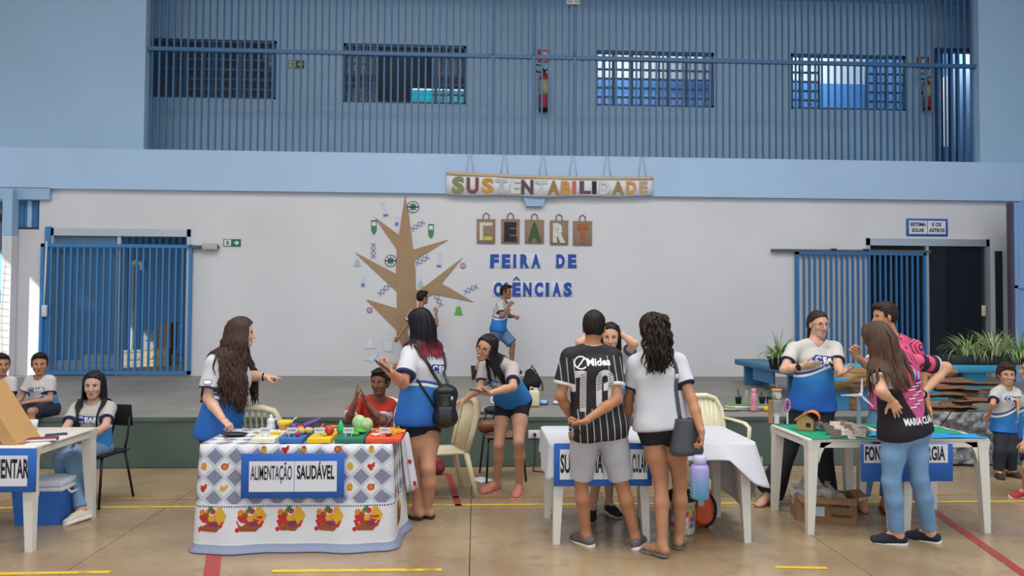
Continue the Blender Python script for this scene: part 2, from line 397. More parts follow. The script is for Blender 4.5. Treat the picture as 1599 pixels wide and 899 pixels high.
# steel lattice windows
def lattice(k, a, b, z0, z1, cols, rows, op=None):
    w = struct('window_%d' % k, MB().b2((a, YC+.02, z0), (a+.05, YC+.08, z1)).b2((b-.05, YC+.02, z0), (b, YC+.08, z1)).b2((a, YC+.02, z1-.06), (b, YC+.08, z1)).b2((a, YC+.02, z0), (b, YC+.08, z0+.04)), m_frame)
    zt = z1-.06-(z1-z0)*.16
    for i in range(1, cols):
        x = a+(b-a)*i/cols; wd_ = .035 if i % 2 else .06
        if op and op[0] < i/cols < op[1]: continue
        obj('muntin', MB().b2((x-wd_/2, YC+.03, z0), (x+wd_/2, YC+.065, z1-.03)), m_frame, w)
    for j in range(1, rows):
        z = z0+(z1-z0)*j/rows
        segs = [(a, b)] if not op else [(a, a+(b-a)*op[0]), (a+(b-a)*op[1], b)]
        for (p, q) in segs:
            if q-p > .05: obj('muntin', MB().b2((p, YC+.035, z-.02), (q, YC+.06, z+.02)), m_frame, w)
    # panes
    segs = [(a, b)] if not op else [(a, a+(b-a)*op[0]), (a+(b-a)*op[1], b)]
    for (p, q) in segs: obj('pane', MB().b2((p, YC+.045, z0), (q, YC+.049, z1)), m_glass, w)
lattice(1, *win[0], 14, 6); lattice(2, *win[1], 16, 6, (.27, .72)); lattice(3, *win[2], 13, 6); lattice(4, *win[3], 12, 6, (.25, .66))
struct('door_3', MB().b2((dr[0]-.02, YC-.02, ZF1-.6), (dr[0]+.05, YC+.1, dr[2])).b2((dr[0], YC-.02, dr[2]-.05), (dr2[0]+.5, YC+.1, dr[2]+.03)), m_frame)
for i in range(7):
    x = dr[0]+.16+i*.16; struct('trim_%d' % (40+i), MB().b2((x-.018, YC+.02, 3.9), (x+.018, YC+.055, dr[2])), m_frame)
# added fill lamps without fixtures, brightening the rooms and the stair
for (xx, pw) in (((xm[1]+xm[2])/2, 100), ((xm[2]+dr[0])/2, 105), (dr[0]+1.2, 40), (xm[0]+1.5, 12)):
    l = bpy.data.lights.new('room_fill', 'POINT'); l.energy = pw; l.shadow_soft_size = .25; l.color = (.95, 1, 1); lo_ = bpy.data.objects.new('room_fill', l); lo_.location = (xx, 16.4, 7.6); COL.objects.link(lo_)
# balcony grille of vertical bars
grille = empty('balcony_grille', (1.7, YW+.05, ZF1), 'long blue steel grille of upright bars closing the upper balcony', 'grille')
GY = YW+.06
X0, X1 = -5.80, 9.24
mb_bar = MB().box((0, 0, (8.1-ZF1)/2), (.030, .030, 8.1-ZF1)).mesh('bar', [m_steelup])
n = 122
for i in range(n):
    x = X0+.06+(X1-X0-.12)*i/(n-1)
    if i in (): continue
    b = bpy.data.objects.new('bar', mb_bar); COL.objects.link(b); b.parent = grille; b.location = (x-1.7, .01, 0)
zr = at(880, 91, GY)[2]
obj('rail', MB().b2((X0-.02, GY-.06, zr-.035), (X1+.0, GY-.01, zr+.035)), m_steelup, grille)
for px in (770, 833, 897):
    q = at(px, 90, GY); g = MB().b2((q[0]-.025, GY-.07, ZF1), (q[0]+.025, GY-.015, 8.1)).b2((q[0]-.03, GY-.085, ZF1+.0), (q[0]+.03, GY-.06, ZF1+.06))
    g.b2((q[0]-.012, GY-.10, zr+.02), (q[0]+.012, GY-.05, zr+.20))
    obj('post', g, m_steelup, grille)
# ---- lower door 1 (left) with aluminium frame and the yard behind it
def doorframe(k, a, b, zt, mul, m):
    return struct('door_%d' % k, MB().b2((a, YW-.02, HS), (a+.07, YW+.14, zt)).b2((b-.06, YW-.02, HS), (b, YW+.14, zt)).b2((a, YW-.02, zt-.13), (b, YW+.14, zt)).b2((mul-.03, YW+.02, HS), (mul+.03, YW+.10, zt-.1)), m)
mul1 = at(187, 400, YW+.05)[0]
dd = doorframe(1, d1a, d1b, d1t, mul1, m_alu)
obj('sliding_panel', MB().b2((d1a+.05, YW+.05, HS+.02), (mul1, YW+.07, d1t-.12)), mat('dusty_blue_glass', '#5f87a8', .15, alpha=.55), dd)
obj('door_jamb', MB().b2((d1a-.06, YW-.05, HS), (d1a+.03, YW-.01, d1t+.02)), m_gateblue, dd)
# yard beyond: blue corrugated sheets, paved ground, downpipe
m_yard = mat('yard_ground', '#9a8f80', .9, var=.15, vscale=3)
struct('floor_yard', MB().b2((-16, YW+.18, HS-.1), (-3.2, 24, HS)), m_yard)
nb = NT('blue_corrugated_sheet', .45); p = nb.xyz(nb.obj()); w = nb.math('SINE', nb.math('MULTIPLY', p[0], 42.0))
nb.base(nb.mix(nb.rng(w, -1, 1, 0, .35), S('#2f6ea6'), S('#245684'))); nb.bump(w, .4, .03); m_corr = nb.m
fence = struct('wall_yard', MB().b2((-14, 17.5, HS), (-4.6, 17.56, 4.2)), m_corr)
struct('wall_yard_side', MB().b2((-4.6, YW+.18, HS), (-4.5, 17.6, 3.6)), m_corr)
struct('ceiling_yard', MB().b2((-12.5, YW+.2, 3.6), (-4.5, 15.0, 3.75)), mat('yard_roof_underside', '#46566b', .8))
q = at(206, 500, 16.3)
dp = empty('downpipe', (q[0], 16.3, HS), 'white upright drainpipe with a hooked top behind the left gate', 'pipe')
zt = at(206, 412, 16.3)[2]
obj('pipe', MB().cyl((q[0], 16.3, HS), (q[0], 16.3, zt-.08), .075, 16), mat('pvc_white', '#c9cdd0', .4), dp)
obj('elbow', MB().tube([(q[0], 16.3, zt-.09), (q[0]+.02, 16.3, zt), (q[0]+.1, 16.3, zt+.05), (q[0]+.2, 16.3, zt+.02), (q[0]+.22, 16.3, zt-.12)], .07, 12), MATS['pvc_white'], dp)
# boxes and shelf seen dimly through the gate
rb = random.Random(3)
yd = at(246, 545, 15.8)
for k, (px, py, w_, h_, hexa) in enumerate(((213, 560, .35, .3, '#a6a398'), (240, 520, .30, .35, '#8f9aa5'), (262, 528, .24, .5, '#a08a6c'), (248, 565, .5, .35, '#b5a88a'), (285, 565, .3, .2, '#6c7c8c'), (165, 575, .8, .2, '#8a8d8a'))):
    q = at(px, py, 15.8)
    zb = HS if k not in (1, 2) else HS+.37
    tops = ['pale grey crate on the yard ground left of the pipe', 'bluish box upon the crates behind the left gate', 'tan box standing upright upon the crates behind the gate', 'cream box on the yard ground behind the gate', 'slate blue low box at the right end of the yard', 'low grey box on the yard ground behind the glass pane']
    g = MB().box((q[0], 15.8, zb+h_/2), (w_, .35, h_)); g.box((q[0], 15.61, zb+h_*.5), (w_*.7, .02, h_*.1)); g.box((q[0], 15.8, zb+h_), (w_+.03, .38, .03))
    obj('yard_box', g, mat('yard_box_%d' % k, hexa, .7), loc=(q[0], 15.8, zb), label=tops[k], cat='box')
def gate(name, x0, x1, z0, z1, y, nb_, m, label, rail=None, label2=None):
    t = empty(name, ((x0+x1)/2, y, z0), label, 'gate')
    obj('gate_frame', MB().b2((x0, y-.025, z0), (x0+.06, y+.025, z1)).b2((x1-.05, y-.025, z0), (x1, y+.025, z1)).b2((x0, y-.025, z1-.06), (x1, y+.025, z1)).b2((x0, y-.025, z0), (x1, y+.025, z0+.06)), m, t)
    me = MB().box((0, 0, 0), (.034, .03, z1-z0-.1)).mesh('bar', [m])
    for i in range(nb_):
        x = x0+.06+(x1-x0-.11)*(i+1)/(nb_+1); b = bpy.data.objects.new('bar', me); COL.objects.link(b); b.parent = t; b.location = (x-(x0+x1)/2, 0, (z1-z0)/2)
    return t
a = at(65, 380, YW-.07); b = at(297, 583, YW-.07)
g1 = gate('sliding_gate', a[0], b[0], HS+.03, a[2], YW-.07, 21, m_gateblue, 'blue sliding gate of upright bars in front of the left doorway')
a2 = at(296, 384, YW-.07); b2_ = at(341, 386, YW-.07)
obj('track', MB().b2((a2[0], YW-.1, a2[2]-.04), (b2_[0], YW-.02, a2[2]+.01)), m_dark, g1)
obj('motor_box', MB().rbox((b2_[0]-.13, YW-.09, a2[2]-.01), (.26, .1, .11), .015), mat('grey_plastic', '#a9a9a6', .5), g1)
q = at(84, 480, YW-.1)
obj('cable_conduit', MB().tube([(d1a+.0, YW-.1, 2.85), (d1a-.01, YW-.1, 2.2), (d1a-.02, YW-.1, 1.75)], .016, 8), MATS['pvc_white'], g1, label='thin white conduit')
obj('switch_box', MB().rbox((d1a-.0, YW-.11, 1.65), (.08, .06, .2), .01), MATS['pvc_white'], g1)
# ---- lower door 2 (right)
mul2 = at(1447, 450, YW+.05)[0]
dd2 = doorframe(2, d2a, d2b, d2t, mul2, m_alu)
obj('glass_panel', MB().b2((mul2, YW+.03, HS+.02), (d2b-.05, YW+.05, d2t-.12)), mat('dark_door_glass', '#2a2f38', .06, alpha=.45), dd2)
obj('glass_panel', MB().b2((d2a+.03, YW+.075, HS+.02), (mul2, YW+.095, d2t-.12)), MATS['dark_door_glass'], dd2)
q = at(1535, 485, YW); obj('door_handle', MB().rbox((q[0], YW-.02, q[2]), (.07, .05, .2), .01), mat('cream_plastic', '#c8bfa6', .5), dd2)
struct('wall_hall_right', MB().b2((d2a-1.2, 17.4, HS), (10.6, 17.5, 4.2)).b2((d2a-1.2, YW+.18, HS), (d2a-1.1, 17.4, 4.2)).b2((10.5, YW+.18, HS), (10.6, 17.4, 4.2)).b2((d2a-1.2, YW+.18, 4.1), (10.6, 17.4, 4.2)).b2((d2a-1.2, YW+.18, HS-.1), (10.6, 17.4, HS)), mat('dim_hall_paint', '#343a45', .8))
a = at(1242, 392, YW-.07); b = at(1447, 583, YW-.07)
g2 = gate('sliding_gate', a[0], b[0], HS+.03, a[2], YW-.07, 22, m_bluesteel, 'dark blue sliding gate of upright bars half across the right doorway')
a2 = at(1205, 394, YW-.07); obj('track', MB().b2((a2[0], YW-.1, a[2]-.01), (mul2, YW-.03, a[2]+.035)), mat('rusty_track', '#55545a', .6), g2)
# gate wheels
for gx, gt in ((a[0]+.7, g2), (a[0]+1.3, g2)):
    obj('roller', MB().rbox((gx, YW-.08, a[2]+.03), (.12, .04, .05), .01), m_dkblue, gt)
# ---- right end: blue side wall, white return and dark slot
struct('wall_right', MB().b2((XR+.42, 6.0, 0), (XR+.6, YW-.12, 3.76)), m_blue)
m_bluewall2 = mat('side_door_blue', '#7c9ecb', .6, var=.08, vscale=1.5)
q = at(1562, 400, 12.9)
dd4 = struct('door_4', MB().b2((q[0], 12.6, HS), (q[0]+1.4, 12.66, 3.62)), m_bluewall2)
obj('door_edge', MB().b2((q[0]-.04, 12.58, HS), (q[0]+.02, 12.68, 3.62)), mat('dark_brown_edge', '#4d4250', .6), dd4)
qq = at(1583, 450, 12.6); obj('door_rail', MB().b2((qq[0], 12.56, HS), (qq[0]+.05, 12.6, 3.62)).b2((qq[0], 12.56, qq[2]), (q[0]+1.4, 12.6, qq[2]+.05)), m_bluewall2, dd4)
struct('trim_15', MB().b2((XR, YW+.0, HS), (11.4, YW+.1, ZF0)), m_white)
q = at(1556, 420, YW); struct('trim_16', MB().b2((q[0]-.03, YW-.02, HS), (q[0]+.1, YW+.01, at(1556, 392, YW)[2])), mat('dark_slot', '#20242e', .8))
# ---- left end: window and pillar, net, sunny outside
m_pill = m_blue
q1 = at(22, 305, 13.45); q2 = at(63, 358, 13.45)
struct('wall_left_bay', MB().b2((q1[0]-.12, YW+.0, HS), (XL, YW+.18, q2[2])), m_white)
wl = struct('window_7', MB().b2((q1[0], YW+.02, q2[2]), (q2[0], YW+.06, q2[2]+.04)).b2((q2[0]-.06, YW+.02, q2[2]), (q2[0], YW+.06, ZF0)), mat('dark_frame', '#36373f', .6))
obj('shutter', MB().b2((q1[0], YW+.08, q2[2]), (q2[0], YW+.1, ZF0)), m_corr, wl)
obj('shutter_post', MB().b2((q1[0]+.19, YW+.05, q2[2]), (q1[0]+.26, YW+.09, ZF0)), m_blueup, wl)
p0 = at(8, 300, 13.3); p1 = at(23, 300, 13.3); pm = at(10, 368, 13.3)
pl = struct('trim_17', MB().b2((p0[0], 13.25, HS), (p1[0], 13.42, pm[2])), m_white)
obj('pillar_upper', MB().b2((p0[0]-.0, 13.24, pm[2]), (p1[0]+.0, 13.43, ZF0-.03)), m_blue, pl)
# outside ground and the neighbouring light blue wall in sun
struct('ground_outside', MB().b2((-40, -20, -.15), (-11.0, 40, -.05)), m_yard)
struct('wall_neighbour', MB().b2((-22, 17, 0), (-9.4, 17.2, 2.95)), mat('light_blue_neighbour_wall', '#8cc4ea', .8))
struct('wall_neighbour_2', MB().b2((-22, 16.9, 2.95), (-9.0, 17.2, 5)), mat('dark_shed', '#2c3444', .8))
net = empty('ball_net', (-8.8, 13.1, HS), 'white cord net across the open bay at the far left edge', 'net')
g = MB(); rn = random.Random(5)
for k in range(14):
    x = -9.6+k*.12; g.tube([(x+.02*math.sin(zz*3), 13.1+.01*k, zz) for zz in np.linspace(HS+.1, 2.9, 12)], .006, 4)
for k in range(20):
    z = HS+.1+k*.12; g.tube([(x, 13.1, z-.04*math.sin((x+9.6)*5)) for x in np.linspace(-9.6, p0[0]+.02, 9)], .006, 4)
o = obj('net_cords', g, mat('white_cord', '#e3e6e6', .7), net); o['kind'] = 'stuff'
# ---- the court's shell behind and above the camera
struct('ceiling', MB().b2((-11, -9, 9.4), (11.5, YW, 9.5)), mat('roof_sheet', '#b9bcbf', .7))
struct('wall_left_sunblock', MB().b2((-11.1, -9, 0), (-11, 9.05, 9.4)).b2((-11.1, 9.05, 5.6), (-11, YW, 9.4)), m_white)  # unseen, added to block sun; gap shaped to light the left corner
struct('wall_right_court', MB().b2((11.4, -9, 0), (11.5, YW, 9.4)), m_blue)
# ================================================================ BODIES: smooth-blended volumes meshed with surface nets
def N(v): v = np.array(v, float); return v/(np.linalg.norm(v)+1e-12)
def A3(*v): return np.array(v, float)
def rc(a, b, ra, rb, k=.02, s=None, ka=1., kb=None, op='u', clip=()):
    return dict(t='rc', a=np.array(a, float), b=np.array(b, float), ra=ra, rb=rb, k=k, s=None if s is None else N(s), ka=ka, kb=ka if kb is None else kb, op=op, clip=list(clip))
def el(c, r, R=None, k=.02, op='u', clip=()):
    return dict(t='el', c=np.array(c, float), r=np.array(r, float), R=np.eye(3) if R is None else np.asarray(R), k=k, op=op, clip=list(clip))
def grow(p, g):
    q = dict(p)
    if q['t'] == 'rc': q['ra'] = p['ra']+g; q['rb'] = p['rb']+g
    else: q['r'] = p['r']+g
    return q
def pdist(p, P):
    if p['t'] == 'rc':
        ba = p['b']-p['a']; L2 = ba@ba+1e-12; pa = P-p['a']; t = np.clip(pa@ba/L2, 0, 1); q = pa-t[..., None]*ba
        r = p['ra']+(p['rb']-p['ra'])*t
        if p['s'] is not None:
            kk = p['ka']+(p['kb']-p['ka'])*t; qs = q@p['s']; q2 = np.maximum((q*q).sum(-1)-qs*qs, 0)+(qs/kk)**2
            d = np.sqrt(q2)-r
        else: d = np.sqrt((q*q).sum(-1))-r
    else:
        q = (P-p['c'])@p['R']; d = (np.sqrt(((q/p['r'])**2).sum(-1))-1)*p['r'].min()
    for (c, n) in p['clip']: d = np.maximum(d, (P-c)@n)
    return d
def bounds(p):
    if p['t'] == 'rc':
        m = max(p['ra']*max(p['ka'], 1), p['rb']*max(p['kb'], 1)); return np.minimum(p['a'], p['b'])-m, np.maximum(p['a'], p['b'])+m
    m = p['r'].max(); return p['c']-m, p['c']+m
class Field:
    def __init__(s, prims, h, clip=(), pad=None):
        s.h = h; bb = [bounds(p) for p in prims if p['op'] == 'u']
        lo = np.min([b[0] for b in bb], 0)-3*h; hi = np.max([b[1] for b in bb], 0)+3*h
        s.o = lo; s.n = np.ceil((hi-lo)/h).astype(int)+1
        s.F = np.full(s.n, 1.0, np.float32)
        ax = [lo[i]+h*np.arange(s.n[i]) for i in range(3)]
        for p in prims:
            b0, b1 = bounds(p); pd = p['k']+3*h
            i0 = np.maximum(((b0-pd-lo)/h).astype(int), 0); i1 = np.minimum(((b1+pd-lo)/h).astype(int)+2, s.n)
            if (i1 <= i0).any(): continue
            sl = tuple(slice(i0[i], i1[i]) for i in range(3))
            P = np.stack(np.meshgrid(*[ax[i][i0[i]:i1[i]] for i in range(3)], indexing='ij'), -1)
            d = pdist(p, P); f = s.F[sl]; k = max(p['k'], 1e-4)
            if p['op'] == 'u':
                hh = np.clip(.5+.5*(f-d)/k, 0, 1); s.F[sl] = f*(1-hh)+d*hh-k*hh*(1-hh)
            else:
                d = -d; hh = np.clip(.5-.5*(f-d)/k, 0, 1); s.F[sl] = f*(1-hh)+d*hh+k*hh*(1-hh)
        if clip:
            P = np.stack(np.meshgrid(*ax, indexing='ij'), -1)
            for (c, n) in clip: s.F = np.maximum(s.F, ((P-np.array(c))@np.array(n)).astype(np.float32))
    def sample(s, P):
        q = (np.atleast_2d(P)-s.o)/s.h; i = np.clip(np.floor(q).astype(int), 0, s.n-2); f = np.clip(q-i, 0, 1); r = 0
        for a in (0, 1):
            for b in (0, 1):
                for c in (0, 1):
                    w = (f[:, 0] if a else 1-f[:, 0])*(f[:, 1] if b else 1-f[:, 1])*(f[:, 2] if c else 1-f[:, 2])
                    r = r+w*s.F[i[:, 0]+a, i[:, 1]+b, i[:, 2]+c]
        out = (q < 0).any(1) | (q > s.n-1).any(1)
        return np.where(out, 1.0, r)
    def grad(s, P):
        e = s.h; g = np.stack([s.sample(P+d)-s.sample(P-d) for d in np.eye(3)*e], 1); return g/(np.linalg.norm(g, axis=1)[:, None]+1e-9)
    def nets(s):
        F = s.F; I = F < 0; n = s.n
        c = np.zeros(n-1, np.int8)
        for a in (0, 1):
            for b in (0, 1):
                for d in (0, 1): c += I[a:n[0]-1+a, b:n[1]-1+b, d:n[2]-1+d]
        act = (c > 0) & (c < 8); ix = np.argwhere(act); m = len(ix)
        idx = np.full(n-1, -1, np.int64); idx[act] = np.arange(m)
        acc = np.zeros((m, 3)); cnt = np.zeros(m)
        for axis in range(3):
            for a in (0, 1):
                for b in (0, 1):
                    o = np.zeros(3, int); o[(axis+1) % 3] = a; o[(axis+2) % 3] = b; o2 = o.copy(); o2[axis] = 1
                    p = ix+o; q = ix+o2; f0 = F[p[:, 0], p[:, 1], p[:, 2]]; f1 = F[q[:, 0], q[:, 1], q[:, 2]]
                    x = (f0 < 0) != (f1 < 0); t = np.where(x, f0/(f0-f1+1e-12), 0)
                    v = np.tile(o.astype(float), (m, 1)); v[:, axis] += t; acc += v*x[:, None]; cnt += x
        V = s.o+s.h*(ix+acc/np.maximum(cnt, 1)[:, None])
        Q = []
        for axis in range(3):
            A = [slice(None)]*3; B = [slice(None)]*3; A[axis] = slice(0, n[axis]-1); B[axis] = slice(1, n[axis])
            a = I[tuple(A)]; b = I[tuple(B)]; e = np.argwhere(a != b)
            u, w = (axis+1) % 3, (axis+2) % 3
            e = e[(e[:, u] > 0) & (e[:, w] > 0) & (e[:, u] < n[u]-1) & (e[:, w] < n[w]-1)]
            if not len(e): continue
            fl = a[e[:, 0], e[:, 1], e[:, 2]]
            def g(du, dw):
                p = e.copy(); p[:, u] += du; p[:, w] += dw; return idx[p[:, 0], p[:, 1], p[:, 2]]
            q = np.stack([g(-1, -1), g(0, -1), g(0, 0), g(-1, 0)], 1); q[~fl] = q[~fl][:, ::-1]; Q.append(q)
        return V, np.vstack(Q)
def smooth(V, Q, it=1, lam=.5):
    n = len(V); e = np.vstack([Q[:, [i, (i+1) % 4]] for i in range(4)])
    for _ in range(it):
        a = np.zeros_like(V); c = np.zeros(n)
        np.add.at(a, e[:, 0], V[e[:, 1]]); np.add.at(a, e[:, 1], V[e[:, 0]]); np.add.at(c, e[:, 0], 1); np.add.at(c, e[:, 1], 1)
        V = V+lam*(a/np.maximum(c, 1)[:, None]-V)
    return V
def vnormals(V, Q):
    fn = np.cross(V[Q[:, 2]]-V[Q[:, 0]], V[Q[:, 3]]-V[Q[:, 1]]); n = np.zeros_like(V)
    for i in range(4): np.add.at(n, Q[:, i], fn)
    return n/(np.linalg.norm(n, axis=1)[:, None]+1e-12)
def wrinkle(V, Q, amp, seed, freq=18.0, stretch=(1, 1, .45)):
    r = np.random.default_rng(seed); n = vnormals(V, Q); w = np.zeros(len(V)); P = V*np.array(stretch)
    for k in range(7):
        d = N(r.normal(size=3)); w += np.sin(P@d*freq*(.6+.25*k)+r.uniform(0, 6.3)+1.5*np.sin(P@N(r.normal(size=3))*freq*.5))/(1+.35*k)
    return V+n*(amp*w/2.5)[:, None]
def quadmesh(name, V, Q, mats, off, attrs=None, extra=None, mi=None):
    """fast mesh from quads; extra: an MB appended; attrs: name -> (n,3) vectors or (n,) floats"""
    nV = len(V); me = bpy.data.meshes.new(name); V = V-off
    if extra is not None and len(extra.v):
        me2V = np.array(extra.v)-off; F = [tuple(q) for q in Q.tolist()]+[tuple(i+nV for i in f) for f in extra.f]
        me.from_pydata(np.vstack([V, me2V]).tolist(), [], F); m = np.concatenate([np.zeros(len(Q), int) if mi is None else mi, np.array(extra.m, int)])
    else:
        me.from_pydata(V.tolist(), [], Q.tolist()); m = np.zeros(len(Q), int) if mi is None else mi
    for x in mats: me.materials.append(x)
    me.polygons.foreach_set('material_index', m.astype(np.int32)); me.polygons.foreach_set('use_smooth', np.ones(len(m), bool))
    for k, a in (attrs or {}).items():
        a = np.asarray(a, np.float32)
        if a.ndim == 2:
            at_ = me.attributes.new(k, 'FLOAT_VECTOR', 'POINT'); b = np.zeros((len(me.vertices), 3), np.float32); b[:nV] = a; at_.data.foreach_set('vector', b.ravel())
        else:
            at_ = me.attributes.new(k, 'FLOAT', 'POINT'); b = np.zeros(len(me.vertices), np.float32); b[:nV] = a; at_.data.foreach_set('value', b)
    me.update(); return me
def reach(p, px, py, L, near=True):
    """point on the sight line of (px,py) at distance L from joint p"""
    d = N(ray(px, py)); w = CAMP-p; b = w@d; c = w@w-L*L; D = b*b-c
    if D <= 0: q = CAMP-d*b; return p+N(q-p)*L
    return CAMP+d*(-b+(-1 if near else 1)*math.sqrt(D))
def K(x0, y0, s): return lambda u, v: (x0+u/s, y0+v/s)

SKIN = {}
def skin(hexa):
    if hexa not in SKIN:
        m = mat('skin_'+hexa.strip('#'), hexa, .5, var=.06, vscale=14, spec=.35); SKIN[hexa] = m
    return SKIN[hexa]
m_eyew = mat('eye_white', '#e6e0da', .3); m_iris = mat('iris_dark', '#2a1a12', .2)
def hairmat(hexa):
    k = 'hair_'+hexa.strip('#')
    if k in MATS: return MATS[k]
    n = NT(k, .5, .22); p = n.obj(); sc = n.n('ShaderNodeVectorMath', operation='MULTIPLY'); n.t.links.new(p, sc.inputs[0]); sc.inputs[1].default_value = (130, 130, 9)
    f = n.noise(sc.outputs[0], 1.0, 3); c = np.array(S(hexa)); n.base(n.mix(n.rng(f, .3, .7, 0, 1), tuple(np.append(c[:3]*.6, 1)), tuple(np.append(np.minimum(c[:3]*1.5+.004, 1), 1)))); n.bump(f, .5, .01)
    MATS[k] = n.m; return n.m

def hand_prims(w, d, n, left, sc, g):
    """w wrist, d finger direction, n palm-facing normal; g: gesture"""
    d = N(d); n = N(np.array(n)-d*np.dot(n, d)); wd = np.cross(n, d) if left else np.cross(d, n)   # towards the thumb
    pr = [rc(w-d*.02*sc, w+d*.035*sc, .021*sc, .016*sc, .012*sc, wd, 1.25, 1.9), rc(w+d*.03*sc, w+d*.082*sc, .0155*sc, .0135*sc, .012*sc, wd, 2.0, 2.85)]
    cur = dict(relaxed=(.35, .42, .48, .55), flat=(.04, .06, .06, .08), fist=(1.05, 1.1, 1.12, 1.15), point=(.03, 1.05, 1.1, 1.15), grip=(.8, .85, .9, .95), splay=(.12, .16, .2, .28), pinch=(.62, .7, .8, .9))[g]
    sp = dict(flat=.05, splay=.2, relaxed=.06).get(g, .03)
    for i in range(4):
        b = w+d*(.082+(0, .006, .002, -.008)[i])*sc+wd*(.030, .0105, -.0095, -.028)[i]*sc
        dd = N(d+wd*sp*(1.2, .35, -.45, -1.3)[i]); L = (.070, .078, .073, .056)[i]*sc; p = b-dd*.012*sc; r = (.0092, .0094, .009, .008)[i]*sc
        for j, fr in enumerate((.46, .30, .24)):
            a = cur[i]*(j*.95+.55)*(1.35 if g in ('fist', 'point', 'grip') else 1.2); q = p+(dd*math.cos(a)+n*math.sin(a))*L*fr
            pr.append(rc(p, q, r*(1-.10*j), r*(.93-.10*j), .004*sc)); p = q
    tb = w+d*.022*sc+wd*.026*sc+n*.004*sc
    if g in ('fist', 'grip', 'point', 'pinch'): t1, t2 = N(d*.75+wd*.45+n*.5), N(d*.8-wd*.25+n*.65)
    elif g == 'splay': t1, t2 = N(d*.55+wd*.85+n*.15), N(d*.75+wd*.6+n*.1)
    else: t1, t2 = N(d*.7+wd*.65+n*.25), N(d*.9+wd*.25+n*.3)
    q = tb+t1*.042*sc; pr += [rc(w+d*.012*sc+wd*.012*sc, tb+t1*.012*sc, .015*sc, .0135*sc, .01*sc), rc(tb, q, .0125*sc, .0105*sc, .006*sc), rc(q, q+t2*.032*sc, .0103*sc, .008*sc, .004*sc)]
    return pr

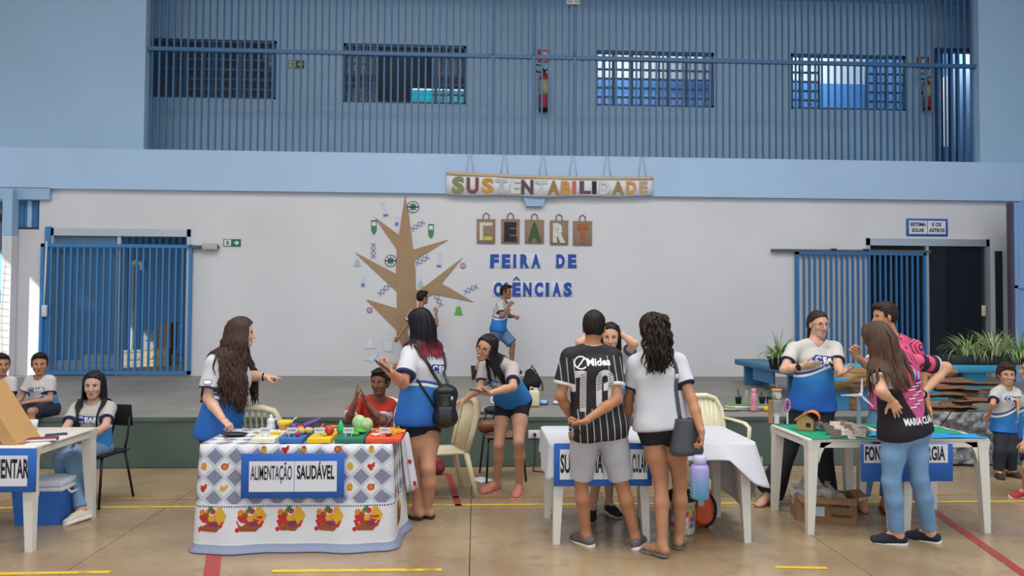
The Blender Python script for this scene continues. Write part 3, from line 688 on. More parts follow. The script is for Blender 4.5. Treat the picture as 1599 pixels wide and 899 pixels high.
def person(label, J, H=1.65, b=1.0, fem=False, sk='#b98a6b', hair=None, shirt=None, legs=None, shoes=None, hands=None, group=None, vox=.009, name='person', face=True, mouth='closed', hide_legs=False, gz=0.0, hscale=1.0, bow=0.0, brow='#241813'):
    """J: joints in world coordinates (pel, neck, head, hf, hu, shL/R, elL/R, wrL/R, hipL/R, knL/R, anL/R, toeL/R).  L/R are the person's own."""
    k = H/1.70; pel, neck, head = J['pel'], J['neck'], J['head']
    up = N(neck-pel); side = N(J['shL']-J['shR']); fwd = N(np.cross(side, up)); side = N(np.cross(up, fwd)); hside = N(J['hipL']-J['hipR'])
    off = A3(pel[0], pel[1], gz)
    root = empty(name, off, label, 'person', group)
    wid = .94 if fem else 1.0; sl = np.linalg.norm(neck-pel)
    hf = N(J['hf']); hu = N(J['hu']-hf*np.dot(J['hu'], hf)); hs = np.cross(hf, hu)
    P1 = pel+up*sl*.34-fwd*bow*.6; P2 = pel+up*sl*.68-fwd*bow; P3 = neck-up*.05*k
    bw = b**.8
    wst = .80 if fem else .93
    T = [rc(pel-up*.02*k, P1, .105*k*b, .094*k*b*wst*1.02, .04, hside, 1.48, 1.38), rc(P1, P2, .094*k*b*wst*1.02, .112*k*b, .04, side, 1.38, 1.34*wid), rc(P2, P3, .110*k*b, .062*k*b, .04, side, 1.36*wid, 1.75)]
    for s in 'LR':
        T.append(rc(neck-up*.015*k, J['sh'+s]-up*.005, .043*k*bw, .046*k*bw, .035))
        T.append(el(J['hip'+s]-fwd*.035*k+up*.01, A3(.085, .085, .085)*k*b, k=.04))
    if fem:
        for s in (-1, 1): T.append(el(pel+up*sl*.63+side*.068*k*s+fwd*.078*k*b, A3(.055, .05, .055)*k, k=.04))
    Af, Lg = {}, {}
    for s in 'LR':
        sh, e, w = J['sh'+s], J['el'+s], J['wr'+s]
        Af[s] = [rc(sh, e, .047*k*bw, .037*k*bw, .025), rc(e, e+(w-e)*.35, .037*k*bw, .037*k*bw, .02), rc(e+(w-e)*.35, w, .037*k*bw, .0245*k*bw, .02)]
        h, n_, a = J['hip'+s], J['kn'+s], J['an'+s]; bk = -fwd*.014*k
        Lg[s] = [rc(h, h+(n_-h)*.5, .084*k*b, .072*k*b, .035), rc(h+(n_-h)*.5, n_, .072*k*b, .050*k*b, .03), rc(n_, n_+(a-n_)*.33+bk, .049*k*b, .051*k*b, .025), rc(n_+(a-n_)*.33+bk, a, .051*k*b, .034*k*bw, .025)]
    F_ = []
    if not hide_legs:
        for s in 'LR':
            a, t = J['an'+s], J['toe'+s]; d = N(t-a); ad = N(a-J['kn'+s]); dn = N(ad-d*np.dot(ad, d)*.8)
            hl = a+dn*.038*k-d*.028*k; tb = t+dn*.0*k
            F_ += [rc(a, hl, .034*k, .030*k, .02), rc(hl, a+(t-a)*.62+dn*.045*k, .029*k, .026*k, .02, np.cross(d, dn), 1.05, 1.45), rc(a, a+(t-a)*.6+dn*.035*k, .03*k, .024*k, .025), rc(a+(t-a)*.62+dn*.045*k, t+dn*.056*k, .025*k, .014*k, .015, np.cross(d, dn), 1.5, 2.2)]
    # head frame -> world
    q = .225/.23*hscale*(1 if H > 1.5 else .96)
    hw = lambda x, y, z: head+(hs*x+hf*y+hu*z)*q
    Rh = np.stack([hs, hf, hu], 1)
    chin = hw(0, .058, -.088)
    nk = rc(neck-up*.01, hw(0, -.022, -.03), .053*k*(.9 if fem else 1), .047*q*(1.0 if fem else 1.1), .03)
    HP = [el(hw(0, -.012, .042), A3(.076, .094, .082)*q, Rh, .02), rc(hw(0, .028, .0), hw(0, .052, -.078), .060*q, .030*q, .03, hs, 1.05, 1.1),
          rc(hw(.03, .015, -.045), hw(.012, .058, -.083), .034*q, .022*q, .025), rc(hw(-.03, .015, -.045), hw(-.012, .058, -.083), .034*q, .022*q, .025),
          el(hw(.036, .058, -.022), A3(.024, .022, .022)*q, Rh, .02), el(hw(-.036, .058, -.022), A3(.024, .022, .022)*q, Rh, .02),
          el(hw(.031, .088, .010), A3(.017, .012, .011)*q, Rh, .014, 's'), el(hw(-.031, .088, .010), A3(.017, .012, .011)*q, Rh, .014, 's'),
          rc(hw(0, .086, .012), hw(0, .103, -.024), .0085*q, .0125*q, .012), el(hw(.011, .093, -.029), A3(.008, .009, .007)*q, Rh, .008), el(hw(-.011, .093, -.029), A3(.008, .009, .007)*q, Rh, .008),
          rc(hw(-.012, .082, -.052), hw(.012, .082, -.052), .0095*q, .0095*q, .01), rc(hw(-.010, .079, -.063), hw(.010, .079, -.063), .009*q, .009*q, .01),
          el(hw(.077, -.006, -.004), A3(.009, .018, .031)*q, Rh, .006), el(hw(-.077, -.006, -.004), A3(.009, .018, .031)*q, Rh, .006)]
    gclip = [(A3(0, 0, gz+.004), A3(0, 0, -1.0))] if not hide_legs else []
    bodyP = T+[p for s in 'LR' for p in Af[s]]+([p for s in 'LR' for p in Lg[s]]+F_ if not hide_legs else [p for s in 'LR' for p in Lg[s][:2]])+[nk]
    BF = Field(bodyP, vox, gclip); V, Q = BF.nets(); V = smooth(V, Q, 1, .4)
    HF = Field(HP+[nk], .0052); hv, hq = HF.nets()
    keep = ((hv-head)@hu > -.135*q)      # the neck part below is the body's own
    km = keep[hq].all(1); hq = hq[km]
    VV = [V, hv]; QQ = [Q, hq+len(V)]; nb = len(V)+len(hv)
    for s in 'LR':
        hd = (hands or {}).get(s, None)
        if hd == 'none': continue
        w = J['wr'+s]; fa = N(w-J['el'+s]); hd = hd or {}
        d = N(hd.get('d', fa)); n_ = hd.get('n', side if s == 'R' else -side)
        hp = hand_prims(w, d, n_, s == 'L', k*hd.get('sc', 1.0), hd.get('g', 'relaxed'))
        gv, gq = Field(hp, .0042).nets(); VV.append(gv); QQ.append(gq+nb); nb += len(gv)
    V = np.vstack(VV); Q = np.vstack(QQ)
    ex = MB(); ex.smooth = True
    def surf(x, z, y0=.14):
        ys = np.linspace(y0, .0, 120); P = np.array([hw(x, y, z) for y in ys]); d = HF.sample(P); i = np.argmax(d < 0); return ys[i]
    if face:
        for sx in (-1, 1):
            y = surf(.031*sx, .009); ex.cur = 1; ex.ell(hw(.031*sx, y-.006, .009), A3(.0145, .009, .0072)*q, 10, 7, Rh)
            ex.cur = 2; ex.ell(hw(.031*sx+J.get('gaze', 0)*.004, y-.0006, .009), A3(.0072, .0056, .0068)*q, 8, 6, Rh)
            ex.cur = 3; xs_ = np.array([.014, .024, .034, .046])*sx; zz = [.024, .0285, .029, .024]
            ex.tube([hw(x, surf(x, z)+.0005, z) for x, z in zip(xs_, zz)], [.0028*q, .0036*q, .0034*q, .0018*q], 6)
            ex.tube([hw(x*sx, surf(x*sx, z)+.0005, z) for x, z in zip((.017, .024, .031, .039, .046), (.0105, .0155, .0172, .0155, .0115))], .0017*q, 5)
        ex.cur = 4; w_ = .021 if mouth == 'closed' else .027
        dz = .004 if mouth != 'closed' else 0
        xs_ = np.linspace(-w_, w_, 7); zc = lambda x: -.057+dz*1.6*(abs(x)/w_)**2*1.5
        ex.tube([hw(x, surf(x, zc(x)+dz)+.000, zc(x)+dz+.002) for x in xs_], [.0022*q]+[.0044*q]*5+[.0022*q], 6)
        ex.tube([hw(x, surf(x, zc(x)-dz-.006)+.000, zc(x)-dz-.007) for x in xs_*.92], [.002*q]+[.0046*q]*5+[.002*q], 6)
        if mouth == 'smile':
            ex.cur = 1; ex.ell(hw(0, surf(0, -.057)+.001, -.055), A3(.019, .006, .0065)*q, 10, 6, Rh)
    sm = skin(sk); c0 = np.array(S(sk))[:3]
    lip = mat('lip_'+sk.strip('#'), tuple(np.append(c0*np.array([.66, .40, .42]), 1)), .4)
    body = obj('body', quadmesh('body', V, Q, [sm, m_eyew, m_iris, hairmat(brow), lip], off, extra=ex), [], root)
    R = dict(root=root, body=body, off=off, J=J, up=up, side=side, fwd=fwd, k=k, T=T, A=Af, Lg=Lg, hw=hw, q=q, Rh=Rh, sl=sl, BF=BF, HF=HF, hs=hs, hf=hf, hu=hu)
    # ---------------- clothes
    if legs:
        fr = legs.get('len', 1.0); g = legs.get('g', .014); m = legs['m']; pr = [dict(grow(T[0], g)), el(pel-up*.05*k, A3(.125, .10, .09)*k*b, np.stack([hside, fwd, up], 1), .04)]+[grow(p, g*.8) for p in T if p['t'] == 'el' and not (fem and any(p is z for z in T[-2:]))]
        for s in 'LR':
            h, n_, a = J['hip'+s], J['kn'+s], J['an'+s]; fl = legs.get('flare', 0.0)
            if fr <= 1.0:
                e = h+(n_-h)*fr; nn = N(n_-h); r2 = (.084+(.05-.084)*fr)*k*b+g+fl
                pr.append(rc(h, e+nn*.06, .084*k*b+g+.004, r2, .03, clip=[(e, nn)]))
                if fr > .45: pr.append(dict(grow(Lg[s][0], g), clip=[(e, nn)]))
            else:
                e = n_+(a-n_)*(fr-1); nn = N(a-n_)
                pr += [grow(Lg[s][0], g), grow(Lg[s][1], g), grow(Lg[s][2], g*.8), rc(n_, e+nn*.06, .05*k*b+g, (.05+(.036-.05)*(fr-1))*k*b+g*.7+fl, .03, clip=[(e, nn)]), dict(grow(Lg[s][3], g*.7), clip=[(e, nn)])]
        top = pel+up*legs.get('rise', .10)*k
        Lf = Field(pr, vox, [(top, up)]+gclip); lv, lq = Lf.nets(); lv = smooth(lv, lq, 1, .4); lv = wrinkle(lv, lq, legs.get('wr', .004), 11+len(label), 22)
        kn = np.zeros(len(lv))
        R['legs'] = obj(legs.get('name', 'shorts'), quadmesh('legs', lv, lq, [m], off, {'sv': np.stack([(lv-pel)@hside, (lv-pel)@up, (lv-pel)@fwd], 1)}), [], root); R['legF'] = Lf
    if shirt:
        g = shirt.get('g', .014); m = shirt['m']; hem = shirt.get('hem', .06); sf = shirt.get('sleeve', .62); loose = shirt.get('loose', .012)
        hp = pel-up*hem*k; pr = [grow(p, g) for p in T[:3]]+[grow(p, g*.8) for p in T[3:] if p['t'] == 'rc']
        if fem: pr += [grow(p, g*.8) for p in T[-2:]]
        lg = legs.get('g', .014) if legs else .0
        pr += [grow(T[0], lg+.009), el(pel-up*.05*k, A3(.125, .10, .09)*k*b+.009, np.stack([hside, fwd, up], 1), .04)]+[grow(p, lg*.8+.009) for p in T if p['t'] == 'el' and not (fem and any(p is z for z in T[-2:]))]
        if J.get('seat') is True: pr = pr[:-4]
        elif J.get('seat'): pr = pr[:-2]
        else: pr += [rc(J['hip'+s], J['hip'+s]+(J['kn'+s]-J['hip'+s])*.4, .084*k*b+lg+.012, .084*k*b+lg+.012, .03) for s in 'LR']
        pr.append(rc(P2-up*.02, hp-up*.03, .108*k*b+g, .112*k*b+g+loose, .04, side, 1.36*wid, 1.38))
        hc = [(hp, -up)]
        for p in pr: p['clip'] = hc
        ends = {}
        for s in 'LR':
            sh, e = J['sh'+s], J['el'+s]; d = N(e-sh); x = sh+(e-sh)*sf; ends[s] = (sh, d, np.linalg.norm(x-sh)); r1 = .047*k*bw+g*.9; r2 = .042*k*bw+g+shirt.get('flare', .010)
            if shirt.get('sleeve', 1) > 0: pr.append(rc(sh, x+d*.05, r1+.004, r2, .03, clip=[(x, d)]))
        nkp = dict(nk); nkp = rc(neck-up*.035*k+fwd*.012, neck+N(head-neck)*.12, .050*k+shirt.get('neck', .012), .07*k+.02, .012, op='s')
        pr.append(nkp)
        Sf = Field(pr, vox); sv, sq = Sf.nets(); sv = smooth(sv, sq, 1, .4); sv = wrinkle(sv, sq, shirt.get('wr', .0065), 3+len(label)*7, 20)
        rel = sv-neck; att = np.stack([rel@side, -(rel@up), rel@fwd], 1)
        arm = np.zeros(len(sv))
        dt = np.min([pdist(dict(p, clip=[]), sv) for p in pr[:3]], 0)
        for s in 'LR':
            sh, d, L = ends[s]; t = (sv-sh)@d; rr = np.linalg.norm(sv-sh-t[:, None]*d, axis=1)
            ok = (t > .02) & (rr < .047*k*bw+g+.04) & (t < L+.03) & (dt > -.006); arm = np.where(ok, np.maximum(arm, t/L), arm)
        nd = np.abs(pdist(dict(nkp), sv))
        R['shirt'] = obj('tshirt', quadmesh('tshirt', sv, sq, [m], off, {'sv': att, 'arm': arm, 'nk': nd}), [], root)
        R['shirtF'] = Sf; R['hp'] = hp; R['shV'] = (sv, sq)
    if shoes and not hide_legs:
        for s in 'LR':
            a, t = J['an'+s], J['toe'+s]; d = N(t-a); ad = N(a-J['kn'+s]); dn = N(ad-d*np.dot(ad, d)); w = np.cross(d, dn)
            ty = shoes['type']; hl = a+dn*.045*k-d*.035*k; ln = np.linalg.norm(t-a)+.05
            if ty in ('sneaker', 'croc'):
                pr = [rc(hl, a+(t-a)*.6+dn*.05*k, .038*k, .036*k, .02, w, 1.0, 1.2), rc(a+(t-a)*.6+dn*.05*k, t+dn*.055*k, .035*k, .026*k, .02, w, 1.2, 1.55), rc(a+dn*.0, a+(t-a)*.45+dn*.03*k, .040*k, .034*k, .02)]
                base = a+dn*(.085*k)
                cl = [(base-dn*.012, dn), (a-dn*(-.004 if ty == 'croc' else -.0), -dn)]
                fv, fq = Field(pr, .006, cl).nets(); up_ = obj('shoe', quadmesh('shoe', fv, fq, [shoes['m']], off), [], root)
                pr2 = [rc(hl+dn*.035*k, a+(t-a)*.6+dn*.08*k, .036*k, .038*k, .02, w, 1.06, 1.25), rc(a+(t-a)*.6+dn*.08*k, t+dn*.082*k, .038*k, .03*k, .02, w, 1.25, 1.6)]
                fv, fq = Field(pr2, .006, [(base+dn*.012, dn), (base-dn*.018, -dn)]).nets(); obj('sole', quadmesh('sole', fv, fq, [shoes['sole']], off), [], up_)
            else:
                base = a+dn*.078*k; g_ = MB(); pts = [(-.055, .0), (-.045, .03), (.0, .034), (.06, .031), (.11, .044), (.15, .044), (.185, .028), (.195, 0)]
                poly = [(x*k, y*k) for x, y in pts]+[(x*k, -y*k) for x, y in pts[::-1][1:-1]]
                g_.prism(poly, base-dn*.004, d, w, .018); fl = obj('sandal', g_, shoes['m'], root)
                t0 = a+(t-a)*.72+dn*.05*k; g2 = MB().tube([base+d*.04*k+w*.036*k-dn*.005, base+d*.075*k+w*.036*k-dn*.045*k, t0-dn*.018*k+d*.01, base+d*.075*k-w*.036*k-dn*.045*k, base+d*.04*k-w*.036*k-dn*.005], .008*k, 6, flat=.6)
                obj('strap', g2, shoes.get('strap', shoes['m']), fl)
    if hair: make_hair(R, **hair)
    return R
def make_hair(R, style='short', hexa='#1c1512', length=.0, tail=None, curl=0.0, n=90, seed=1, tip=None, vol=.014, fringe=0.0, spread=1.0, front=False, part=0.0, back=.0, drift=(0, 0, 0), arange=(-1, 1)):
    hw, q, Rh, root, off = R['hw'], R['q'], R['Rh'], R['root'], R['off']; hs, hf, hu = R['hs'], R['hf'], R['hu']; m = hairmat(hexa)
    # hairline: plane from the forehead to the nape
    fz = (.086 if style == 'short' else .090)-fringe
    pf = hw(0, .075, fz); pn = hw(0, -.09, -.060 if style == 'short' else (-.075 if style == 'ponytail' else -.10)); ax = N(pf-pn); nrm = N(np.cross(hs, ax)); nrm = nrm if np.dot(nrm, hu) > 0 else -nrm
    sh_ = style == 'short'
    cap = el(hw(0, -.014, .044), A3((.075 if sh_ else .079)+vol*.6, .098+vol, .085+vol)*q, Rh, .01)
    cap['clip'] = [(pf-nrm*.0, -nrm)]
    lo = el(hw(0, -.04, .0), A3(.080+vol*.5, .068+vol, .085)*q, Rh, .02, clip=[(hw(0, -.012, 0), hf), (hw(0, 0, -.075), -hu)])
    if sh_: lo = el(hw(0, -.035, .0), A3(.070+vol*.5, .066+vol, .075)*q, Rh, .02, clip=[(hw(0, -.03, 0), hf), (hw(0, 0, -.055), -hu)])
    pr = [cap, lo]
    if style == 'short':
        for sx in (-1, 1): pr.append(el(hw(.074*sx, .022, .022), A3(.010, .016, .03)*q, Rh, .01))
        pr.append(el(hw(.0, .055, .108), A3(.058, .04, .022)*q, Rh, .015))
    elif style != 'ponytail':
        for sx in (-1, 1): pr.append(el(hw(.073*sx, .02, .02), A3(.014, .03, .05)*q, Rh, .02))
    pr.append(el(hw(0, .05, .05), A3(.054, .06, .018+fringe)*q, Rh, .012, 's', clip=[(hw(0, 0, fz), hu)]) if style != 'short' else el(hw(0, .12, -.02), A3(.06, .07, .09)*q, Rh, .01, 's'))
    F = Field(pr, .0058); V, Q = F.nets(); r = np.random.default_rng(seed); vn = vnormals(V, Q); cr = hw(part, -.03, .12); d_ = V-cr; a_ = np.arctan2(d_@hs, -(d_@hf)); rr_ = np.linalg.norm(d_, axis=1)
    V = V+vn*((np.sin(a_*23+2*np.sin(rr_*40))+.7*np.sin(a_*41+rr_*60))*np.clip(rr_*14, 0, 1)*.0022*q)[:, None]; V = wrinkle(V, Q, .003, seed, 70)
    ex = MB(); ex.smooth = True; lenat = None
    if style in ('long', 'curly', 'ponytail'):
        SFs = [f for f in (R.get('shirtF'), R['BF']) if f is not None]
        roots = []
        if style == 'ponytail':
            tb = hw(*tail['base']); roots = [(tb+r.normal(size=3)*.009, None) for _ in range(n)]
        else:
            for i in range(n):
                a = r.uniform(*arange)*math.pi*.68; z = r.uniform(-.01, .10)
                roots.append((None, (a, z)))
        for i, (p0, az) in enumerate(roots):
            L = length*r.uniform(.82, 1.03); st = 15; pts = []
            if p0 is None:
                a, z = az; c_, s_ = math.cos(a), math.sin(a)   # a = 0 at the back
                e = A3((.083+vol*.5)*s_, -(.102+vol)*c_-.014, 0)
                top = hw(e[0]*.5, e[1]*.55+.01, .118+vol*.4); mid = hw(e[0]*.97, e[1]*.97, .05); low = hw(e[0]*1.0*spread, e[1]*1.0-back*.04, -.04)
                pts = [top, hw(e[0]*.8, e[1]*.8, .10), mid, hw(e[0]*1.02, e[1]*1.02, .0), low]
                dirn = N(A3(0, 0, -1)*1.0-hu*.4+(hs*e[0]*.9*spread+hf*(e[1]*.5-back*.5)))
                p = low; down = N(A3(0, 0, -1.0)+A3(*drift))
            else:
                p = p0; dirn = N(hs*tail['dir'][0]+hf*tail['dir'][1]+hu*tail['dir'][2]+r.normal(size=3)*tail.get('fl', .12)); down = A3(0, 0, -1.0); pts = [hw(*tail['base'])-hf*(-.02)+r.normal(size=3)*.004, p]
            grav = .30 if p0 is None else tail.get('g', .35); ph = r.uniform(0, 6.3); sd = N(r.normal(size=3)); lat = r.normal(size=3)*.02*spread; step = L/st; v = dirn
            for j in range(st):
                v = N(v+down*grav+lat*.5); p = p+v*step
                for SF in SFs:
                    for _ in range(2):
                        d = SF.sample(p[None])[0]
                        if d < .012: p = p+SF.grad(p[None])[0]*(.012-d)
                wob = curl*math.sin(ph+j*1.35)*sd+curl*.8*math.cos(ph*1.7+j*1.35)*np.cross(sd, down) if curl else 0
                pts.append(p+wob)
            m_ = len(pts); rad_ = np.interp(np.linspace(0, 1, m_), [0, .3, .75, 1], [.008, .0105, .009, .0025])*q*(1.25 if curl else 1.0)
            ex.tube(pts, rad_, 5, flat=.75)
    mats = [m]; mi = None
    obj_ = obj('hair', quadmesh('hair', V, Q, mats, off, extra=ex), [], root); R['hair'] = obj_
    if tip:
        me = obj_.data; hexb, z0, z1 = tip
        n_ = NT('hair_tips', .5, .22); z = n_.xyz(n_.n('ShaderNodeNewGeometry').outputs['Position'])[2]; f = n_.math('ADD', z, n_.math('MULTIPLY', n_.math('SUBTRACT', n_.noise(n_.obj(), 60), .5), .14))
        n_.base(n_.mix(n_.rng(f, z0, z1, 1, 0), S(hexa), S(hexb))); me.materials[0] = n_.m
    if style == 'ponytail': 
        tb = hw(*tail['base']); g = MB(); t = np.linspace(0, 2*math.pi, 13); dr_ = N(hs*tail['dir'][0]+hf*tail['dir'][1]+hu*tail['dir'][2]); fm = frame(dr_, hu)
        g.tube([tb+(fm[:, 0]*math.cos(x)+fm[:, 1]*math.sin(x))*.024 for x in t], .008, 6); obj('hair_tie', g, mat('hair_tie', '#241a22', .6), obj_)
    return obj_
# ---- prints that lie on cloth: 2-D shapes laid on the surface along a direction
def decal(R, part, items, c, ex, ey, mats, name='print', lift=.003, sub=3):
    """items: list of (verts2d, faces, material index) in metres about c; projected on the part along -(ex x ey)"""
    o = R[part]; me = o.data; off = R['off']; dep = bpy.context.evaluated_depsgraph_get()
    bm = bmesh.new(); bm.from_mesh(me); bv = BVHTree.FromBMesh(bm); ex, ey = N(ex), N(ey); n = np.cross(ex, ey); c = np.array(c)-off
    g = bmesh.new()
    out = MB()
    for (V, F, mi) in items:
        t = bmesh.new(); vs = [t.verts.new((v[0], v[1], 0)) for v in V]
        for f in F:
            try: t.faces.new([vs[i] for i in f])
            except ValueError: pass
        bmesh.ops.triangulate(t, faces=t.faces[:])
        for _ in range(sub):
            ed = [e for e in t.edges if e.calc_length() > .022]
            if not ed: break
            bmesh.ops.subdivide_edges(t, edges=ed, cuts=1); bmesh.ops.triangulate(t, faces=t.faces[:])
        t.verts.index_update(); W = []
        for v in t.verts:
            p = c+ex*v.co.x+ey*v.co.y; h = bv.ray_cast(Vector(p+n*.25), Vector(-n), .6)
            if h[0] is None: h = bv.find_nearest(Vector(p)); W.append(np.array(h[0])+n*lift)
            else: W.append(np.array(h[0])+n*(lift+.0012*mi))
        out.cur = mi; out.add([w+off for w in W], [tuple(v.index for v in f.verts) for f in t.faces], True); t.free()
    bm.free(); g.free()
    return obj(name, out, mats, o)
def tx(s, h, x=0, y=0, w=None, bold=.02, mi=0, rot=0.0, shear=0.0):
    V, F = text2d(s, bold); V = V.copy(); w0 = V[:, 0].max()-V[:, 0].min(); sx = h if w is None else w/w0
    X = V[:, 0]*sx+shear*V[:, 1]*h; Y = V[:, 1]*h; c, s_ = math.cos(rot), math.sin(rot)
    return (np.stack([X*c-Y*s_+x, X*s_+Y*c+y], 1), F, mi)
def poly2(P, mi=0): return (np.array(P, float), [tuple(range(len(P)))], mi)
def disc(x, y, r, mi=0, n=20, ry=None): return poly2([(x+r*math.cos(t), y+(ry or r)*math.sin(t)) for t in np.linspace(0, 2*math.pi, n, endpoint=False)], mi)

# school shirt: light grey top, navy and white waves, blue below
def school(name, top='#bdbab6', v0=.25, slope=.35, lo1='#2f86c4', lo2='#1f5fb4', collar='#2b2f55', back=False):
    n = NT(name, .75, .2); a = n.xyz(n.attr('sv').outputs['Vector']); s, v, f = a; arm = n.attr('arm').outputs['Fac']; nk = n.attr('nk').outputs['Fac']
    w = n.math('ADD', v, n.math('ADD', n.math('MULTIPLY', s, slope), n.math('MULTIPLY', n.math('SINE', n.math('MULTIPLY', s, 14.0)), .012)))
    nz = n.noise(n.obj(), 9, 3); c = S(top)
    grad = n.mix(n.rng(v, v0, v0+.26, 0, 1), S(lo1), S(lo2))
    c = n.mix(n.step(w, v0), c, grad)
    c = n.mix(n.band(w, v0-.03, v0-.008), c, S('#3a4f9a')); c = n.mix(n.band(w, v0-.008, v0+.014), c, S('#e8e8e8'))
    isl = n.step(arm, .02, .01); c = n.mix(isl, c, S(top))
    c = n.mix(n.band(arm, .92, 2.0, .01), c, S(collar)); c = n.mix(n.math('MULTIPLY', n.math('SUBTRACT', 1.0, n.step(nk, .006, .003)), n.math('SUBTRACT', 1.0, n.step(v, .13, .01))), c, S(collar))
    n.base(n.mix(n.rng(nz, .3, .7, 0, .12), c, S('#6f7076'))); return n.m
def plain(name, hexa, cuff=None, collar=None, rough=.8, mel=0.0):
    n = NT(name, rough, .2); arm = n.attr('arm').outputs['Fac']; nk = n.attr('nk').outputs['Fac']; v = n.xyz(n.attr('sv').outputs['Vector'])[1]
    c = n.mix(n.rng(n.noise(n.obj(), 8, 3), .3, .7, 0, .1), S(hexa), tuple(np.append(np.array(S(hexa))[:3]*.7, 1)))
    if cuff: c = n.mix(n.band(arm, .90, 2.0, .01), c, S(cuff))
    if collar: c = n.mix(n.math('MULTIPLY', n.math('SUBTRACT', 1.0, n.step(nk, .007, .003)), n.math('SUBTRACT', 1.0, n.step(v, .13, .01))), c, S(collar))
    n.base(c); return n.m
m_denim = mat('light_denim', '#6f8fae', .85, var=.14, vscale=9, bump=.2, bscale=300)
m_denim2 = mat('mid_denim', '#57789b', .85, var=.16, vscale=8, bump=.2, bscale=300)
m_blk = mat('black_knit', '#17171d', .85, bump=.15, bscale=200)
m_blkpants = mat('black_wide_trousers', '#1b1b22', .9)
m_soleW = mat('sole_white', '#d8d5d0', .6); m_soleD = mat('sole_dark', '#2b2727', .7)
LOGO_NAVY = mat('print_navy', '#27367c', .7); LOGO_W = mat('print_white', '#e9e9ea', .7); LOGO_BLU = mat('print_blue', '#3f74b8', .7)
def ceaej(R, c, ex, ey, sc=1.0, part='shirt'):
    """the school's mark: navy swoosh with the outlined letters and a small second line"""
    P = [(-.13, .012), (-.085, .05), (.0, .043), (.12, .043), (.128, .0), (.10, -.025), (.04, -.018), (-.04, -.03), (-.085, -.032)]
    it = [poly2([(x*sc, y*sc) for x, y in P], 0), tx('C', .058*sc, -.066*sc, -.022*sc, .058*sc, .05, 1), tx('EAEJ', .05*sc, .045*sc, -.018*sc, .135*sc, .05, 1),
          tx('EAEJ', .044*sc, .045*sc, -.015*sc, .125*sc, .0, 0), tx('C', .05*sc, -.066*sc, -.018*sc, .048*sc, .0, 2)]
    for k in range(5): it.append(poly2([((-.055+.03*k)*sc, -.062*sc), ((-.040+.03*k)*sc, -.062*sc), ((-.040+.03*k)*sc, -.047*sc), ((-.055+.03*k)*sc, -.047*sc)], 3))
    return decal(R, part, it, c, ex, ey, [LOGO_NAVY, LOGO_W, LOGO_BLU, mat('print_grey', '#b9b9b4', .7)], 'printed_logo')
# ================================================================ PEOPLE
CHECK = []
def joints(Y, H, head, neck, shL, shR, elL, elR, wrL, wrR, hipL, hipR, knL, knR, anL, anR, toeL, toeR, hf, hu=(0, 0, 1), kk=lambda u, v: (u, v), gz=0.0, name='', gaze=0, seat=False):
    k = H/1.70
    def P(t, prev=None, L=None):
        if isinstance(t, np.ndarray): return t
        if len(t) == 3 and not isinstance(t[2], str): return at(*kk(t[0], t[1]), Y+t[2])
        if len(t) == 3: return reach(prev, *kk(t[0], t[1]), L, t[2] == 'n')
        return at(*kk(*t), Y)
    J = dict(head=P(head), neck=P(neck), shL=P(shL), shR=P(shR), hipL=P(hipL), hipR=P(hipR), hf=N(hf), hu=N(hu), gaze=gaze)
    hw = .5*np.linalg.norm(J['hipL']-J['hipR']); mid = (J['hipL']+J['hipR'])/2; dd = N(J['hipL']-J['hipR'])
    J['hipL'], J['hipR'] = mid+dd*.088*k, mid-dd*.088*k
    for s, e, w, kn, an, toe in (('L', elL, wrL, knL, anL, toeL), ('R', elR, wrR, knR, anR, toeR)):
        J['el'+s] = P(e, J['sh'+s], .288*k); J['wr'+s] = P(w, J['el'+s], .252*k)
        a = P(an) if not (len(an) == 2) else atz(*kk(*an), gz+.085*k)
        J['kn'+s] = P(kn, J['hip'+s], .42*k)
        if len(an) == 3 and isinstance(an[2], str): a = P(an, J['kn'+s], .40*k)
        J['an'+s] = a; t = N(A3(*toe)); tl = a+t*.165*k
        if abs(t[2]) < .3: tl[2] = a[2]-.012*k
        J['toe'+s] = tl
    J['pel'] = (J['hipL']+J['hipR'])/2+A3(0, 0, .03*k)
    B = rz(math.atan2(-J['head'][0], J['head'][1])); J['hf'] = B@J['hf']; J['hu'] = B@J['hu']; J['seat'] = seat
    CHECK.append((name, round(np.linalg.norm(J['neck']-J['pel'])/k, 2), round(np.linalg.norm(J['shL']-J['shR'])/k, 2), round(np.linalg.norm(J['head']-J['neck'])/k, 2),
                  *[round(np.linalg.norm(J[a+s]-J[b_+s])/k, 2) for s in 'LR' for a, b_ in (('el', 'sh'), ('kn', 'hip'), ('an', 'kn'))], round(J['pel'][2], 2)))
    return J
cA, cB, cC, cD, cE, cF, cG, cL = K(820, 470, 2.14), K(580, 440, 2.3667), K(580, 440, 5.62), K(720, 430, 4.993), K(260, 480, 3.0), K(0, 540, 2.644), K(1160, 450, 2.1412), K(1440, 480, 2.308)
m_school = school('school_shirt_cloth'); m_schoolg = school('school_shirt_cloth_grey', top='#aba6a2', v0=.27)
m_schoolW = school('school_shirt_cloth_white', top='#c3c3c8', v0=.34, slope=.05, lo1='#2c76bd', lo2='#215fae')

